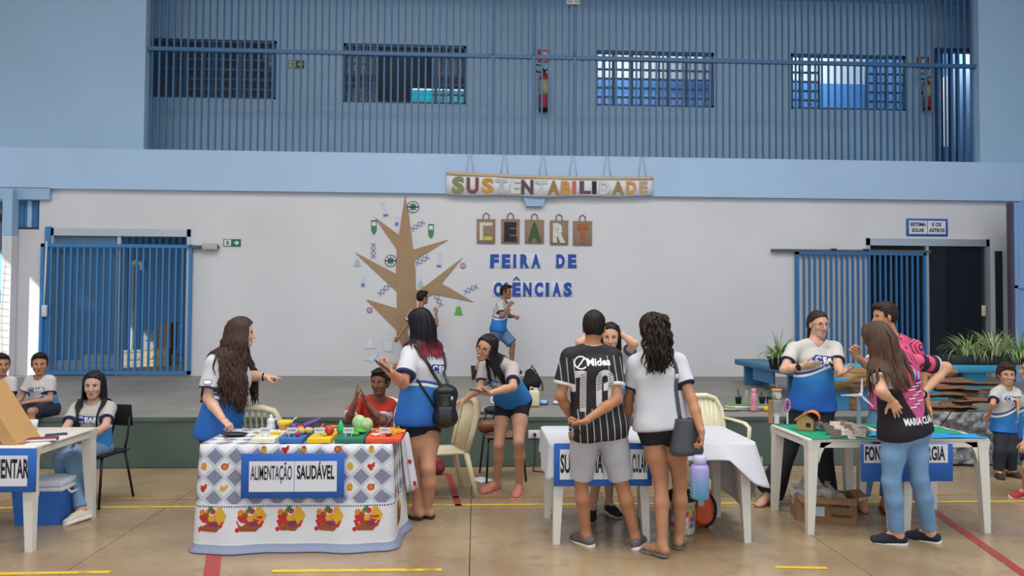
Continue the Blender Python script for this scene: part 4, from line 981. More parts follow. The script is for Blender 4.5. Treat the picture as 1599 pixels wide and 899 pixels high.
# man in the black striped football shirt
J = joints(5.42, 1.72, (230, 92, .02), (224, 150), (150, 184), (293, 186), (118, 318, 'n'), (308, 328, -.13), (160, 398, 'f'), (200, 402, -.215), (203, 420), (287, 420), (186, 603, 'f'), (322, 606, 'f'), (204, 776), (368, 784), (-.45, .9, 0), (.45, .9, 0), (.03, .97, -.2), kk=cA, name='man10')
n = NT('black_striped_football_cloth', .7, .3); sv = n.xyz(n.attr('sv').outputs['Vector']); arm = n.attr('arm').outputs['Fac']; nk = n.attr('nk').outputs['Fac']
c = S('#232126'); st = n.math('PINGPONG', n.math('ADD', sv[0], 1.0), .024); isarm = n.step(arm, .02, .01)
low = n.math('MULTIPLY', n.step(sv[1], .43, .003), n.math('SUBTRACT', 1.0, isarm)); c = n.mix(n.math('MULTIPLY', n.math('SUBTRACT', 1.0, n.step(st, .0032, .001)), n.math('MAXIMUM', low, n.math('MULTIPLY', isarm, .8))), c, S('#b5b2b2'))
c = n.mix(n.band(arm, .90, 3, .01), c, S('#d6d4d4')); c = n.mix(n.math('MULTIPLY', n.math('SUBTRACT', 1.0, n.step(nk, .009, .003)), n.math('SUBTRACT', 1.0, n.step(sv[1], .12, .01))), c, S('#d9d6d4'))
m_foot = n.base(c)
R10 = person('man in black striped number 10 football shirt and pale grey shorts', J, 1.72, 1.0, sk='#a87455', hair=dict(style='short', hexa='#17120f', vol=.009), shirt=dict(m=m_foot, sleeve=.72, hem=.10, loose=.0, g=.013, flare=.012),
             legs=dict(m=mat('grey_sweat_cotton', '#a9a9ae', .9, bump=.2, bscale=120), len=.93, g=.015, flare=.018), shoes=dict(type='sneaker', m=mat('brown_grey_knit', '#6d5f60', .8, var=.2, vscale=40), sole=m_soleW),
             hands=dict(R=dict(d=(-1, .1, -.25), n=(.0, .3, 1), g='grip'), L=dict(d=(.5, .2, -.8), n=(0, 1, 0), g='relaxed')))
m_pw = mat('print_white', '#e9e9ea', .7)
j = R10['J']; mid = (j['shL']+j['shR'])/2; exx = -R10['side']*-1 if False else A3(1, 0, 0)
wv = []
def number10(R, c, ex, ey):
    it = []
    def ring(P, Q, mi): return [poly2([P[i], P[(i+1) % len(P)], Q[(i+1) % len(P)], Q[i]], mi) for i in range(len(P))]
    one = [(-.155, .15), (-.155, .17), (-.095, .175), (-.065, .165), (-.065, -.17), (-.115, -.17), (-.115, .12), (-.155, .11)]
    it.append(poly2(one, 0))
    o = [(.09+.075*math.cos(t), (.10 if math.sin(t) > 0 else -.10)+.075*math.sin(t)) for t in np.linspace(0, 2*math.pi, 28, endpoint=False)]
    i_ = [(.09+.026*math.cos(t), (.10 if math.sin(t) > 0 else -.10)+.03*math.sin(t)) for t in np.linspace(0, 2*math.pi, 28, endpoint=False)]
    it += ring(o, i_, 0)
    for k in range(14):   # dark hatching of the numerals
        y = .15-.021*k
        it.append(poly2([(-.112, y-.02), (-.068, y), (-.068, y+.006), (-.112, y-.014)], 1))
        if k < 7: it += [poly2([(.022, y-.02), (.06, y-.004), (.06, y+.003), (.022, y-.013)], 1), poly2([(.122, y-.016), (.16, y), (.16, y+.007), (.122, y-.009)], 1)]
    it = [(V*.84, F, m) for V, F, m in it]
    return decal(R, 'shirt', it, c, ex, ey, [mat('print_grey_white', '#c4c1c2', .7), mat('print_black', '#232126', .7)], 'printed_number')
number10(R10, mid+A3(.0, -.1, -.235), A3(.999, 0, .04), (0, 0, 1))
it = [tx('Midea', .05, .035, .0, .17, .03, 0)]
for t0, t1, r in ((.4, 5.6, .047),):
    ts = np.linspace(t0, t1, 20); it += [poly2([(-.09+r*math.cos(a), .02+r*math.sin(a)), (-.09+r*math.cos(b_), .02+r*math.sin(b_)), (-.09+(r-.009)*math.cos(b_), .02+(r-.009)*math.sin(b_)), (-.09+(r-.009)*math.cos(a), .02+(r-.009)*math.sin(a))], 0) for a, b_ in zip(ts[:-1], ts[1:])]
it += [poly2([(-.115, -.01), (-.07, .05), (-.06, .05), (-.105, -.01)], 0)]
decal(R10, 'shirt', it, mid+A3(0, -.1, -.055), A3(.999, 0, .03), (0, 0, 1), [m_pw], 'printed_name')

# woman with a ponytail, white tee, beside him
J = joints(5.38, 1.68, (420, 100, .02), (432, 170), (372, 210), (508, 205), (346, 328, 'f'), (556, 328, 'n'), (338, 430, 'f'), (590, 440, 'n'), (410, 418), (505, 418), (454, 606, 'f'), (516, 603, 'f'), (458, 812), (515, 786), (-.55, .8, 0), (.45, .85, 0), (-.3, .95, -.05), kk=cA, name='pony12')
m_tee = plain('white_tee_cloth', '#c6c6cd', cuff='#23253a'); 
R12 = person('ponytailed woman in plain white tee and black shorts, seen from behind', J, 1.68, 1.02, True, '#b07c5e', dict(style='ponytail', hexa='#241814', length=.42, tail=dict(base=(0.0, -.088, .105), dir=(.0, -.8, .25), g=.5, fl=.26), n=190, curl=.016, vol=.010, seed=4), dict(m=m_tee, sleeve=.62, hem=.02, loose=.02),
             dict(m=m_blk, len=.30, g=.008), dict(type='flip', m=mat('grey_rubber', '#6e6b66', .8)), dict(L=dict(g='relaxed', n=(1, 0, 0)), R=dict(g='grip', n=(-1, .3, 0), d=(0, 0, -1))))
# girl behind the middle table lifting both arms to her hair
J = joints(6.45, 1.58, (285, 122, -.02), (285, 172), (330, 192, -.0), (236, 192, 0), (366, 142, 'n'), (182, 140, 'n'), (318, 108, 'f'), (236, 96, 'f'), (302, 400), (262, 400), (282, 555, 'n'), (245, 555, 'n'), (280, 675), (226, 690), (.35, -.9, 0), (-.2, -.95, 0), (.0, -1, -.12), kk=cA, name='behind11')
R11 = person('girl facing us behind the middle table, both arms lifted to her dark hair', J, 1.58, .92, True, '#c69a80', dict(style='long', hexa='#1d1512', length=.34, n=70, seed=8, vol=.008, fringe=-.012), dict(m=m_school, sleeve=.6, hem=.05), dict(m=m_blk, len=.5, g=.012), dict(type='sneaker', m=mat('black_canvas', '#1d1c20', .8), sole=m_soleW),
             dict(L=dict(g='relaxed', d=(-.8, .2, .4), n=(0, 1, 0)), R=dict(g='relaxed', d=(.8, .2, .4), n=(0, 1, 0))))
# woman with red hair tips
J = joints(6.32, 1.70, (178, 158, .02), (196, 226, .0), (142, 268, -.11), (242, 262, .11), (118, 374, 'n'), (215, 372, .12), (64, 330, 'n'), (98, 332, 'f'), (158, 505, -.05), (205, 505, .05), (178, 688, 'f'), (208, 688, 'n'), (170, 838), (206, 836), (-.8, .45, 0), (-.75, .5, 0), (-.8, .52, -.28), kk=cB, name='redtips6')
R6 = person('woman with black hair ending in red tips, holding a phone, black backpack on her shoulder', J, 1.70, 1.2, True, '#b98467', dict(style='long', hexa='#17131a', length=.30, n=120, seed=2, vol=.016, spread=1.12, tip=('#7a1f2c', 1.36, 1.46), back=.1), dict(m=m_schoolW, sleeve=.75, hem=.05, loose=.015, flare=.02, g=.016),
            dict(m=m_blk, len=.30, g=.010), dict(type='flip', m=m_soleD), dict(L=dict(g='grip', d=(-.7, .1, .6), n=(.5, .5, .5)), R=dict(g='grip', d=(-.6, -.3, .5), n=(.3, -.8, .4))))
bk = -R6['fwd']; sd = N(np.cross(A3(0, 0, 1), R6['fwd']))
ceaej(R6, R6['J']['neck']+bk*.12-R6['side']*.04-A3(0, 0, .21), -R6['side']*1.0, (0, 0, 1), .95)
# girl with glasses bending forward and laughing
J = joints(7.10, 1.64, (424, 246, -.33), (468, 292, -.22), (520, 322, -.30), (418, 314, -.05), (524, 388, 'n'), (404, 392, -.18), (434, 412, 'n'), (346, 432, -.22), (556, 446, .0), (488, 446, .08), (544, 592, 'n'), (470, 602, 'n'), (546, 752), (462, 742), (-.25, -.95, 0), (-.75, -.55, 0), (-.50, -.85, -.10), (.18, -.35, .92), kk=cB, name='bend7', seat='bend')
R7 = person('laughing girl with glasses and long black hair bending forward in pink clogs', J, 1.64, .98, True, '#bd8c72', dict(style='long', hexa='#19151a', length=.36, n=120, seed=6, vol=.010, fringe=-.008, spread=1.0, drift=(.75, .35, 0), arange=(-1, .45)), dict(m=m_schoolg, sleeve=.72, hem=-.01), dict(m=m_blk, len=.36, g=.008), dict(type='croc', m=mat('pink_clog_rubber', '#c2766c', .6), sole=mat('pink_clog_sole', '#d29a8e', .6)),
            dict(L=dict(g='grip', d=(-.8, -.3, .1), n=(0, .4, .8)), R=dict(g='relaxed', d=(-.8, -.1, -.3), n=(0, .2, -1))), mouth='smile')
hw, q = R7['hw'], R7['q']; g = MB()
for sx in (-1, 1):
    t = np.linspace(0, 2*math.pi, 15); g.tube([hw(.032*sx+.021*math.cos(a), .106, .008+.017*math.sin(a)) for a in t], .0022, 5)
    g.tube([hw(.053*sx, .104, .012), hw(.078*sx, .05, .012), hw(.08*sx, .0, .01)], .0018, 5)
g.tube([hw(-.011, .108, .01), hw(.011, .108, .01)], .002, 5)
obj('glasses', g, mat('glasses_wire', '#4a4244', .3, metal=.5), R7['root'])
f7 = R7['fwd']; ceaej(R7, R7['J']['pel']+(R7['J']['neck']-R7['J']['pel'])*.66+f7*.12-R7['side']*.02, -R7['side']*-1.0, R7['up'], .85)
# boy reaching to the cut-outs on the back wall
hd = at(*cC(452, 142), 12.95); gz = HS
B8 = hd+A3(0, 0, 0)
J = dict(head=hd, neck=hd+A3(-.04, -.02, -.20), hf=N((.82, .55, .0)), hu=A3(0, 0, 1.), gaze=0)
J['shL'] = J['neck']+A3(-.15, .03, -.06); J['shR'] = J['neck']+A3(.13, -.03, -.06); z0 = HS
for s, x in (('L', -.09), ('R', .07)):
    J['hip'+s] = A3(hd[0]-.04+x, hd[1]-.04, z0+.78); J['kn'+s] = A3(hd[0]-.04+x*1.1, hd[1]-.02, z0+.42); J['an'+s] = A3(hd[0]-.04+x*1.1, hd[1]-.06, z0+.078); J['toe'+s] = J['an'+s]+A3(.05, .14, -.01)
J['pel'] = (J['hipL']+J['hipR'])/2+A3(0, 0, .03)
J['elR'] = reach(J['shR'], *cC(574, 388), .25, False); J['wrR'] = reach(J['elR'], *cC(567, 232), .225, False)
J['elL'] = reach(J['shL'], *cC(288, 408), .25, False); J['wrL'] = reach(J['elL'], *cC(212, 525), .225, False)
R8 = person('boy on the stage in a white shirt touching the cut-outs on the cardboard tree', J, 1.50, .95, sk='#a06f52', hair=dict(style='short', hexa='#15110f', vol=.014), shirt=dict(m=m_tee, sleeve=.6, hem=.08), legs=dict(m=m_denim2, len=.9, g=.018, flare=.02), shoes=dict(type='sneaker', m=MATS['black_canvas'], sole=m_soleD),
             hands=dict(R=dict(g='pinch', d=(0, .4, .9), n=(-.3, .9, 0)), L=dict(g='relaxed', d=(-.5, .4, -.7), n=(.2, .9, 0))), gz=HS)
# boy running across the stage
J = joints(12.6, 1.52, (352, 132), (326, 196), (348, 222, .13), (304, 224, -.13), (372, 316, .12), (318, 318, -.2), (420, 320, .0), (380, 232, -.12), (292, 418, .08), (286, 420, -.08), (402, 536, -.0), (215, 585, .05), (398, 720, .02), (118, 728, .05), (1, -.1, -.1), (.1, .0, -1), (.88, -.45, -.1), kk=cD, name='run9', gz=HS)
R9 = person('boy in denim shorts running along the stage with one hand at his mouth', J, 1.52, .98, sk='#8f6249', hair=dict(style='short', hexa='#14100e', vol=.007), shirt=dict(m=m_school, sleeve=.62, hem=.06), legs=dict(m=m_denim2, len=.95, g=.022, flare=.03), shoes=dict(type='sneaker', m=MATS['black_canvas'], sole=m_soleD),
            hands=dict(R=dict(g='fist', n=(.3, .3, .3)), L=dict(g='fist', n=(0, 0, -1))), gz=HS)
# woman with long curly hair pointing across the food table
J = joints(6.35, 1.66, (352, 124), (316, 208), (305, 258, .16), (222, 262, -.14), (386, 318, .12), (196, 430, 'n'), (466, 325, .05), (262, 522, 'n'), (262, 585, .07), (228, 585, -.07), (250, 790, .1), (230, 790, -.05), (250, 1000, .1), (228, 1000, -.05), (.9, .1, 0), (.9, .0, 0), (.95, -.05, -.05), kk=cE, name='curly1')
for s in 'LR': J['an'+s][2] = .09; J['toe'+s][2] = .08; J['kn'+s] = (J['an'+s]+J['hip'+s])/2+A3(.03, 0, .02)
R1 = person('woman with very long curly brown hair pointing across the food table', J, 1.66, 1.2, True, '#c99f86', dict(style='curly', hexa='#3d2a22', length=.60, n=280, curl=.018, seed=3, vol=.020, spread=1.25, front=False, back=.15), dict(m=m_schoolW, sleeve=.72, hem=.06, loose=.02, flare=.03, g=.018), dict(m=m_blk, len=.4, g=.01), dict(type='flip', m=m_soleD),
            dict(L=dict(g='point', d=(1, -.1, -.02), n=(0, 0, -1)), R=dict(g='pinch', d=(.75, -.2, -.6), n=(-.3, .2, -.8))))
g = MB(); w = R1['J']['wrL']; g.tube([w-A3(.02, 0, 0)+A3(0, math.cos(t)*.03, math.sin(t)*.03) for t in np.linspace(0, 6.283, 13)], .006, 6); obj('bracelet', g, m_blk, R1['root'])
j1 = R1['J']; c1 = j1['shR']+(j1['elR']-j1['shR'])*.50; it = [disc(0, 0, .038, 0, 22, .020), disc(0, 0, .033, 1, 22, .015), tx('CEAEJ', .014, 0, -.007, .048, .03, 0), poly2([(-.03, -.034), (.03, -.034), (.03, -.027), (-.03, -.027)], 0)]
decal(R1, 'shirt', it, c1+A3(0, -.05, 0), (1, 0, 0), (0, 0, 1), [LOGO_NAVY, LOGO_W], 'printed_logo')
# girl in jeans sitting on a school chair
J = joints(6.85, 1.52, (388, 165, -.02), (392, 228), (452, 256), (318, 258), (436, 332, 'n'), (272, 342, 'n'), (352, 385, 'n'), (232, 412, 'n'), (405, 425, .0), (352, 425, .0), (300, 462, 'n'), (250, 470, 'n'), (336, 678), (296, 640), (-.45, -.85, 0), (-.3, -.95, 0), (-.25, -.95, -.08), kk=cF, name='sit2', seat=True)
R2 = person('girl in blue jeans with long straight black hair sitting on a black chair', J, 1.52, .96, True, '#bb9280', dict(style='long', hexa='#15131a', length=.44, n=110, seed=9, vol=.010, fringe=-.005, spread=1.05), dict(m=m_schoolg, sleeve=.66, hem=.03), dict(m=m_denim, len=1.94, g=.014, flare=.006, name='jeans'), dict(type='sneaker', m=mat('cream_canvas', '#cfc4b4', .8), sole=m_soleW),
            dict(L=dict(g='relaxed', d=(-.9, -.2, -.3), n=(0, 0, -1)), R=dict(g='relaxed', d=(-.6, -.6, -.3), n=(0, 0, -1))))
ceaej(R2, R2['J']['neck']+R2['fwd']*.12-A3(0, 0, .15), R2['side'], (0, 0, 1), .85)
# two boys sitting on the edge of the stage
def kid_seated(px, py, Yk, H, dx, lab, fx, hairhex, sk):
    hd = at(px, py, Yk); k = H/1.7; hipz = HS+.085*k
    J = dict(head=hd, neck=hd+A3(0, .02, -.155*k*1.15), hf=rz(math.atan2(-hd[0], hd[1]))@N((fx, -1, -.08)), hu=A3(0, 0, 1.), gaze=0, seat=True)
    for s, x in (('L', 1), ('R', -1)):
        J['sh'+s] = J['neck']+A3(.135*x*k*1.05, 0, -.05*k); J['hip'+s] = A3(hd[0]+.088*k*x+dx, hd[1]+.06, hipz)
        kn = A3(hd[0]+dx-.05+.13*x*k, YS-.10, hipz+.02); J['kn'+s] = kn; J['an'+s] = kn+A3(0, -.03, -.40*k); J['toe'+s] = J['an'+s]+A3(-.02, -.14, -.02)
        J['el'+s] = J['sh'+s]+N((.25*x-.1, -.25, -1))*.285*k; J['wr'+s] = J['el'+s]+N(A3(hd[0]-.1+.03*x, YS-.0, hipz+.10)-J['el'+s])*.25*k
    J['pel'] = (J['hipL']+J['hipR'])/2+A3(0, 0, .03*k)
    R = person(lab, J, H, .98, sk=sk, hair=dict(style='short', hexa=hairhex, vol=.010), shirt=dict(m=m_school, sleeve=.62, hem=.05), legs=dict(m=mat('navy_shorts_cloth', '#1b2136', .85), len=.85, g=.02, flare=.02), shoes=dict(type='sneaker', m=MATS['black_canvas'], sole=m_soleD),
               hands=dict(L=dict(g='relaxed', n=(0, .3, -1)), R=dict(g='relaxed', n=(0, .3, -1))), hscale=1.03)
    ceaej(R, R['J']['neck']+R['fwd']*.1-A3(0, 0, .17*k), R['side'], (0, 0, 1), .68)
    return R
R3 = kid_seated(62, 569, 8.50, 1.28, .03, 'boy in navy shorts sitting on the stage edge with hands on his lap', -.05, '#1d1512', '#a97a62')
R4 = kid_seated(2, 570, 8.50, 1.28, -.02, 'boy cut by the picture border, sitting on the stage edge', .25, '#1d1512', '#a97a62')
# boy in the red shirt clapping behind the food table
J = joints(6.75, 1.50, (1000, 352, -.06), (996, 420), (1046, 452, .06), (898, 455, -.06), (1012, 536, 'n'), (850, 528, 'n'), (930, 436, 'n'), (886, 438, 'n'), (975, 660, .0), (915, 660, 0), (940, 690, -.35), (860, 690, -.35), (940, 850, -.3), (860, 850, -.3), (-.2, -1, 0), (-.2, -1, 0), (-.38, -.92, -.05), kk=cE, name='red5', seat=True)
for s in 'LR': J['an'+s][2] = .085; J['toe'+s][2] = .07; J['hip'+s][2] = .50; J['kn'+s] = J['hip'+s]+A3(-.05, -.36, .0); J['an'+s][:2] = J['kn'+s][:2]+A3(0, .06)[:2] if False else J['kn'+s][:2]; J['toe'+s][:2] = J['an'+s][:2]+np.array([-.03, -.15])
J['pel'] = (J['hipL']+J['hipR'])/2+A3(0, 0, .03)
m_redt = plain('red_jersey_cloth', '#b3352e', cuff='#dcd8d4', collar='#9d2d28')
R5 = person('boy in a red jersey clapping his hands, seated behind the food table', J, 1.50, .98, sk='#7d5440', hair=dict(style='short', hexa='#171214', vol=.014, fringe=.008), shirt=dict(m=m_redt, sleeve=.8, hem=.02, flare=.012, loose=.01), legs=dict(m=MATS['navy_shorts_cloth'], len=.9, g=.02), shoes=dict(type='sneaker', m=MATS['black_canvas'], sole=m_soleD),
            hands=dict(L=dict(g='flat', d=(-.35, -.1, .9), n=(-.85, -.2, -.1)), R=dict(g='flat', d=(.1, -.1, .98), n=(.9, .1, 0))))
c5 = R5['J']['neck']+R5['fwd']*.11+R5['side']*.0
it = [disc(.02, 0, .036, 0), disc(.02, 0, .029, 1), disc(.02, 0, .021, 2)]
decal(R5, 'shirt', [tx('3', .07, -.10, -.05, .035, .03, 0)], c5-A3(0, 0, .13)+R5['side']*.05, R5['side'], (0, 0, 1), [m_pw], 'printed_numeral')
decal(R5, 'shirt', it, c5-A3(0, 0, .13)+R5['side']*.05, R5['side'], (0, 0, 1), [m_pw, mat('print_grey_blue', '#6d7fa0', .7), m_pw], 'printed_crest')
# girl with black wide trousers explaining
J = joints(6.80, 1.70, (252, 122), (240, 178), (306, 202), (170, 202), (322, 268, 'n'), (138, 272, 'n'), (330, 284, -.30), (200, 260, -.26), (270, 392), (192, 392), (268, 545, 'n'), (150, 545, 'n'), (268, 690), (86, 690), (.5, -.85, 0), (-.75, -.6, 0), (.55, -.82, -.1), kk=cG, name='pants13')
R13 = person('girl with tied dark hair, black wide trousers and a smartwatch talking with open hands', J, 1.70, 1.06, True, '#c89c84', dict(style='ponytail', hexa='#2b1d18', length=.30, tail=dict(base=(.0, -.115, .0), dir=(-.3, -.6, -.5)), n=60, vol=.008, seed=5), dict(m=m_school, sleeve=.66, hem=.06, g=.012, loose=.012, flare=.016), dict(m=m_blkpants, len=1.97, g=.022, flare=.075, name='trousers', wr=.006), dict(type='flip', m=mat('tan_sandal', '#8a7050', .8)),
            dict(L=dict(g='splay', d=(.35, -.6, .35), n=(-.5, -.1, .85)), R=dict(g='flat', d=(.93, -.15, .1), n=(0, .6, .3))), mouth='open')
ceaej(R13, R13['J']['neck']+R13['fwd']*.13-A3(0, 0, .165)+R13['side']*.035, R13['side'], (0, 0, 1), 1.0)
w = R13['J']['wrR']; fa = N(w-R13['J']['elR']); fm = frame(fa); g = MB()
g.tube([w-fa*.03+(fm[:, 0]*math.cos(t)+fm[:, 1]*math.sin(t))*.031 for t in np.linspace(0, 6.283, 17)], .011, 6, flat=.35)
dn = N(A3(.0, -1, .15)-fa*np.dot(A3(0, -1, .15), fa)); g.rbox(w-fa*.03+dn*.035, (.04, .042, .012), .006, 2, np.stack([fa, np.cross(dn, fa), dn], 1)); obj('smartwatch', g, m_blk, R13['root'])
hw = R13['hw']; g = MB()
for sx in (-1, 1):
    g.tube([hw(.032*sx+.02*math.cos(a), .106, .008+.016*math.sin(a)) for a in np.linspace(0, 6.283, 15)], .0016, 5); g.tube([hw(.052*sx, .104, .012), hw(.078*sx, .05, .012), hw(.08*sx, .0, .01)], .0016, 5)
obj('glasses', g, MATS['glasses_wire'], R13['root'])
# pink shirts
def pinkmat(name, f0=.17):
    n = NT(name, .7, .3); sv = n.xyz(n.attr('sv').outputs['Vector']); arm = n.attr('arm').outputs['Fac']; nk = n.attr('nk').outputs['Fac']
    w = n.noise(n.obj(), 4.0, 1); st = n.math('SINE', n.math('ADD', n.math('MULTIPLY', w, 60.0), n.math('MULTIPLY', sv[0], 25.0)))
    c = n.mix(n.step(st, .62, .1), S('#cf4d78'), S('#4a1f36')); c = n.mix(n.rng(sv[1], f0, f0+.30, 0, 1), c, S('#c2568f'))
    edge = n.math('ADD', n.math('ABSOLUTE', n.math('ADD', sv[0], .03)), n.math('MULTIPLY', sv[1], .42)); edge = n.math('ADD', edge, n.math('MULTIPLY', n.math('SUBTRACT', w, .5), .10))
    c = n.mix(n.step(edge, f0+.07, .006), c, S('#201c26')); isl = n.step(arm, .02, .01)
    c = n.mix(n.math('MULTIPLY', isl, n.step(arm, .55, .05)), c, S('#201c26')); c = n.mix(n.math('MULTIPLY', isl, n.math('SUBTRACT', 1.0, n.step(arm, .55, .05))), c, n.mix(n.step(st, .62, .1), S('#cf4d70'), S('#4a1f36')))
    c = n.mix(n.band(arm, .87, 3, .01), c, S('#dcd8d8')); c = n.mix(n.math('MULTIPLY', n.math('SUBTRACT', 1.0, n.step(nk, .008, .003)), n.math('SUBTRACT', 1.0, n.step(sv[1], .12, .01))), c, S('#201c26'))
    n.base(c); return n.m
J = joints(6.55, 1.68, (472, 96), (498, 160), (574, 196, -.03), (452, 198, .10), (600, 300, 'f'), (428, 268, 'n'), (622, 408, 'n'), (378, 226, 'n'), (540, 392, .0), (468, 392, .02), (500, 548, 'n'), (420, 548, 'n'), (478, 712), (400, 705), (-.2, -.95, 0), (-.3, -.9, 0), (-.85, -.5, -.12), kk=cG, name='pink14')
R14 = person('boy in a pink patterned shirt raising his fist behind the right table', J, 1.68, .98, sk='#b98463', hair=dict(style='short', hexa='#2a1c16', vol=.016, fringe=.004), shirt=dict(m=pinkmat('pink_pattern_cloth', .4), sleeve=.7, hem=.06, flare=.02), legs=dict(m=m_denim2, len=1.9, g=.02, name='jeans'), shoes=dict(type='flip', m=mat('red_sandal', '#8e2f33', .7)),
             hands=dict(R=dict(g='grip', d=(-.5, -.2, .8), n=(-.2, -.5, .4)), L=dict(g='relaxed', n=(-1, 0, 0))))
J = joints(5.42, 1.66, (448, 172, .03), (506, 224, -.03), (458, 262, -.03), (596, 248, .05), (462, 345, -.17), (680, 264, .10), (496, 374, -.15), (596, 356, -.05), (500, 478, .0), (580, 474, .06), (496, 645, .02), (590, 640, .04), (516, 818), (624, 812), (-.85, .35, 0), (-.6, .75, 0), (-.75, .42, -.5), (-.3, .2, .9), kk=cG, name='pink15')
R15 = person('girl in pink and black shirt and blue jeans, hands on hips, long brown hair', J, 1.66, 1.04, True, '#c9997c', dict(style='long', hexa='#4d382c', length=.40, n=120, seed=12, vol=.014, spread=1.05, back=.15, drift=(.15, -.05, 0)), dict(m=pinkmat('pink_and_black_cloth', .15), sleeve=.55, hem=.04, loose=.012, flare=.022), dict(m=mat('sky_blue_denim', '#6f93b8', .85, var=.15, vscale=9), len=1.93, g=.010, name='jeans'), dict(type='sneaker', m=mat('navy_knit', '#1f2330', .85), sole=m_soleW),
             dict(L=dict(g='splay', d=(.55, .1, -.75), n=(.2, 1, 0)), R=dict(g='flat', d=(-.5, .0, -.85), n=(-.3, .9, -.2))))
ey = R15['up']; ex = N(np.cross(ey, -R15['fwd'])); ex = -R15['side']*-1.0; ex = N(R15['J']['shR']-R15['J']['shL']); cb = R15['J']['pel']
it = [tx('MARIA CLARA', .05, .0, .0, .29, .035, 0)]
decal(R15, 'shirt', it, cb+ey*.05-R15['fwd']*.1+ex*.04, ex, ey, [m_pw], 'printed_name')
rr = random.Random(4); names = ['ANA LUIZA', 'PEDRO H.', 'JULIA S.', 'CAIO', 'LARA M.', 'DAVI', 'HELENA', 'MARIA E.', 'ISABELA']
it = [poly2([(x0, y0), (x0+l, y0+.004), (x0+l, y0+.012), (x0, y0+.008)], 0) for x0, y0, l in [(.0+.035*(i % 3)-.06, .12+.022*i, .05+.02*rr.random()) for i in range(9)]]
it += [poly2([(-.02, .335), (.02, .40), (.045, .395), (.015, .33)], 1), poly2([(.03, .33), (.06, .385), (.085, .375), (.05, .325)], 1)]
decal(R15, 'shirt', it, cb+ey*.05-R15['fwd']*.1+ex*.02, ex, ey, [m_pw, mat('print_sky', '#7fa3d6', .7)], 'printed_lines')
w = R15['J']['wrR']; g = MB(); fa = N(w-R15['J']['elR']); fm = frame(fa); g.tube([w-fa*.02+(fm[:, 0]*math.cos(t)+fm[:, 1]*math.sin(t))*.03 for t in np.linspace(0, 6.283, 17)], .011, 6, flat=.4); obj('wrist_watch', g, m_blk, R15['root'])
# small boy at the right and the child cut by the border
J = joints(7.85, 1.20, (304, 244), (300, 284), (340, 306), (264, 308), (352, 350, 'n'), (254, 348, 'n'), (350, 395, 'n'), (238, 382, -.05), (322, 440), (288, 440), (318, 520, 'n'), (282, 520, 'n'), (320, 588), (276, 592), (.3, -.95, 0), (-.3, -.95, 0), (.3, -.95, -.05), kk=cL, name='boy16')
R16 = person('small smiling boy with a brown bowl haircut in school shirt and dark trousers', J, 1.20, .98, sk='#c09275', hair=dict(style='short', hexa='#33221b', vol=.022, fringe=.018), shirt=dict(m=m_school, sleeve=.66, hem=.04), legs=dict(m=mat('charcoal_trousers', '#23262d', .9), len=1.9, g=.02, flare=.01, name='trousers'), shoes=dict(type='sneaker', m=mat('dark_brown_canvas', '#3a2a2a', .8), sole=m_soleD), hands=dict(R=dict(g='relaxed', n=(0, 0, -1)), L=dict(g='relaxed')), mouth='smile', hscale=1.02)
ceaej(R16, R16['J']['neck']+R16['fwd']*.1-A3(0, 0, .125), R16['side'], (0, 0, 1), .62)
J = joints(6.85, 1.30, (1612, 578), (1614, 606), (1612, 622, -.13), (1616, 622, .13), (1606, 662, 'n'), (1620, 662, .13), (1600, 690, 'n'), (1605, 690, .1), (1614, 680, -.05), (1614, 680, .05), (1604, 730, 'n'), (1622, 730, .05), (1599, 765), (1622, 762), (-.9, -.3, 0), (-.9, -.2, 0), (-.95, -.1, 0), name='kid17')
R17 = person('child at the very border in a white and blue shirt and red shoes', J, 1.30, .98, sk='#c0906f', hair=dict(style='short', hexa='#2b1d18', vol=.014), shirt=dict(m=m_school, sleeve=.64, hem=.06), legs=dict(m=MATS['navy_shorts_cloth'], len=.8, g=.02), shoes=dict(type='sneaker', m=mat('red_shoe_cloth', '#a8323a', .7), sole=m_soleW), hands=dict(L=dict(g='relaxed'), R=dict(g='relaxed')))
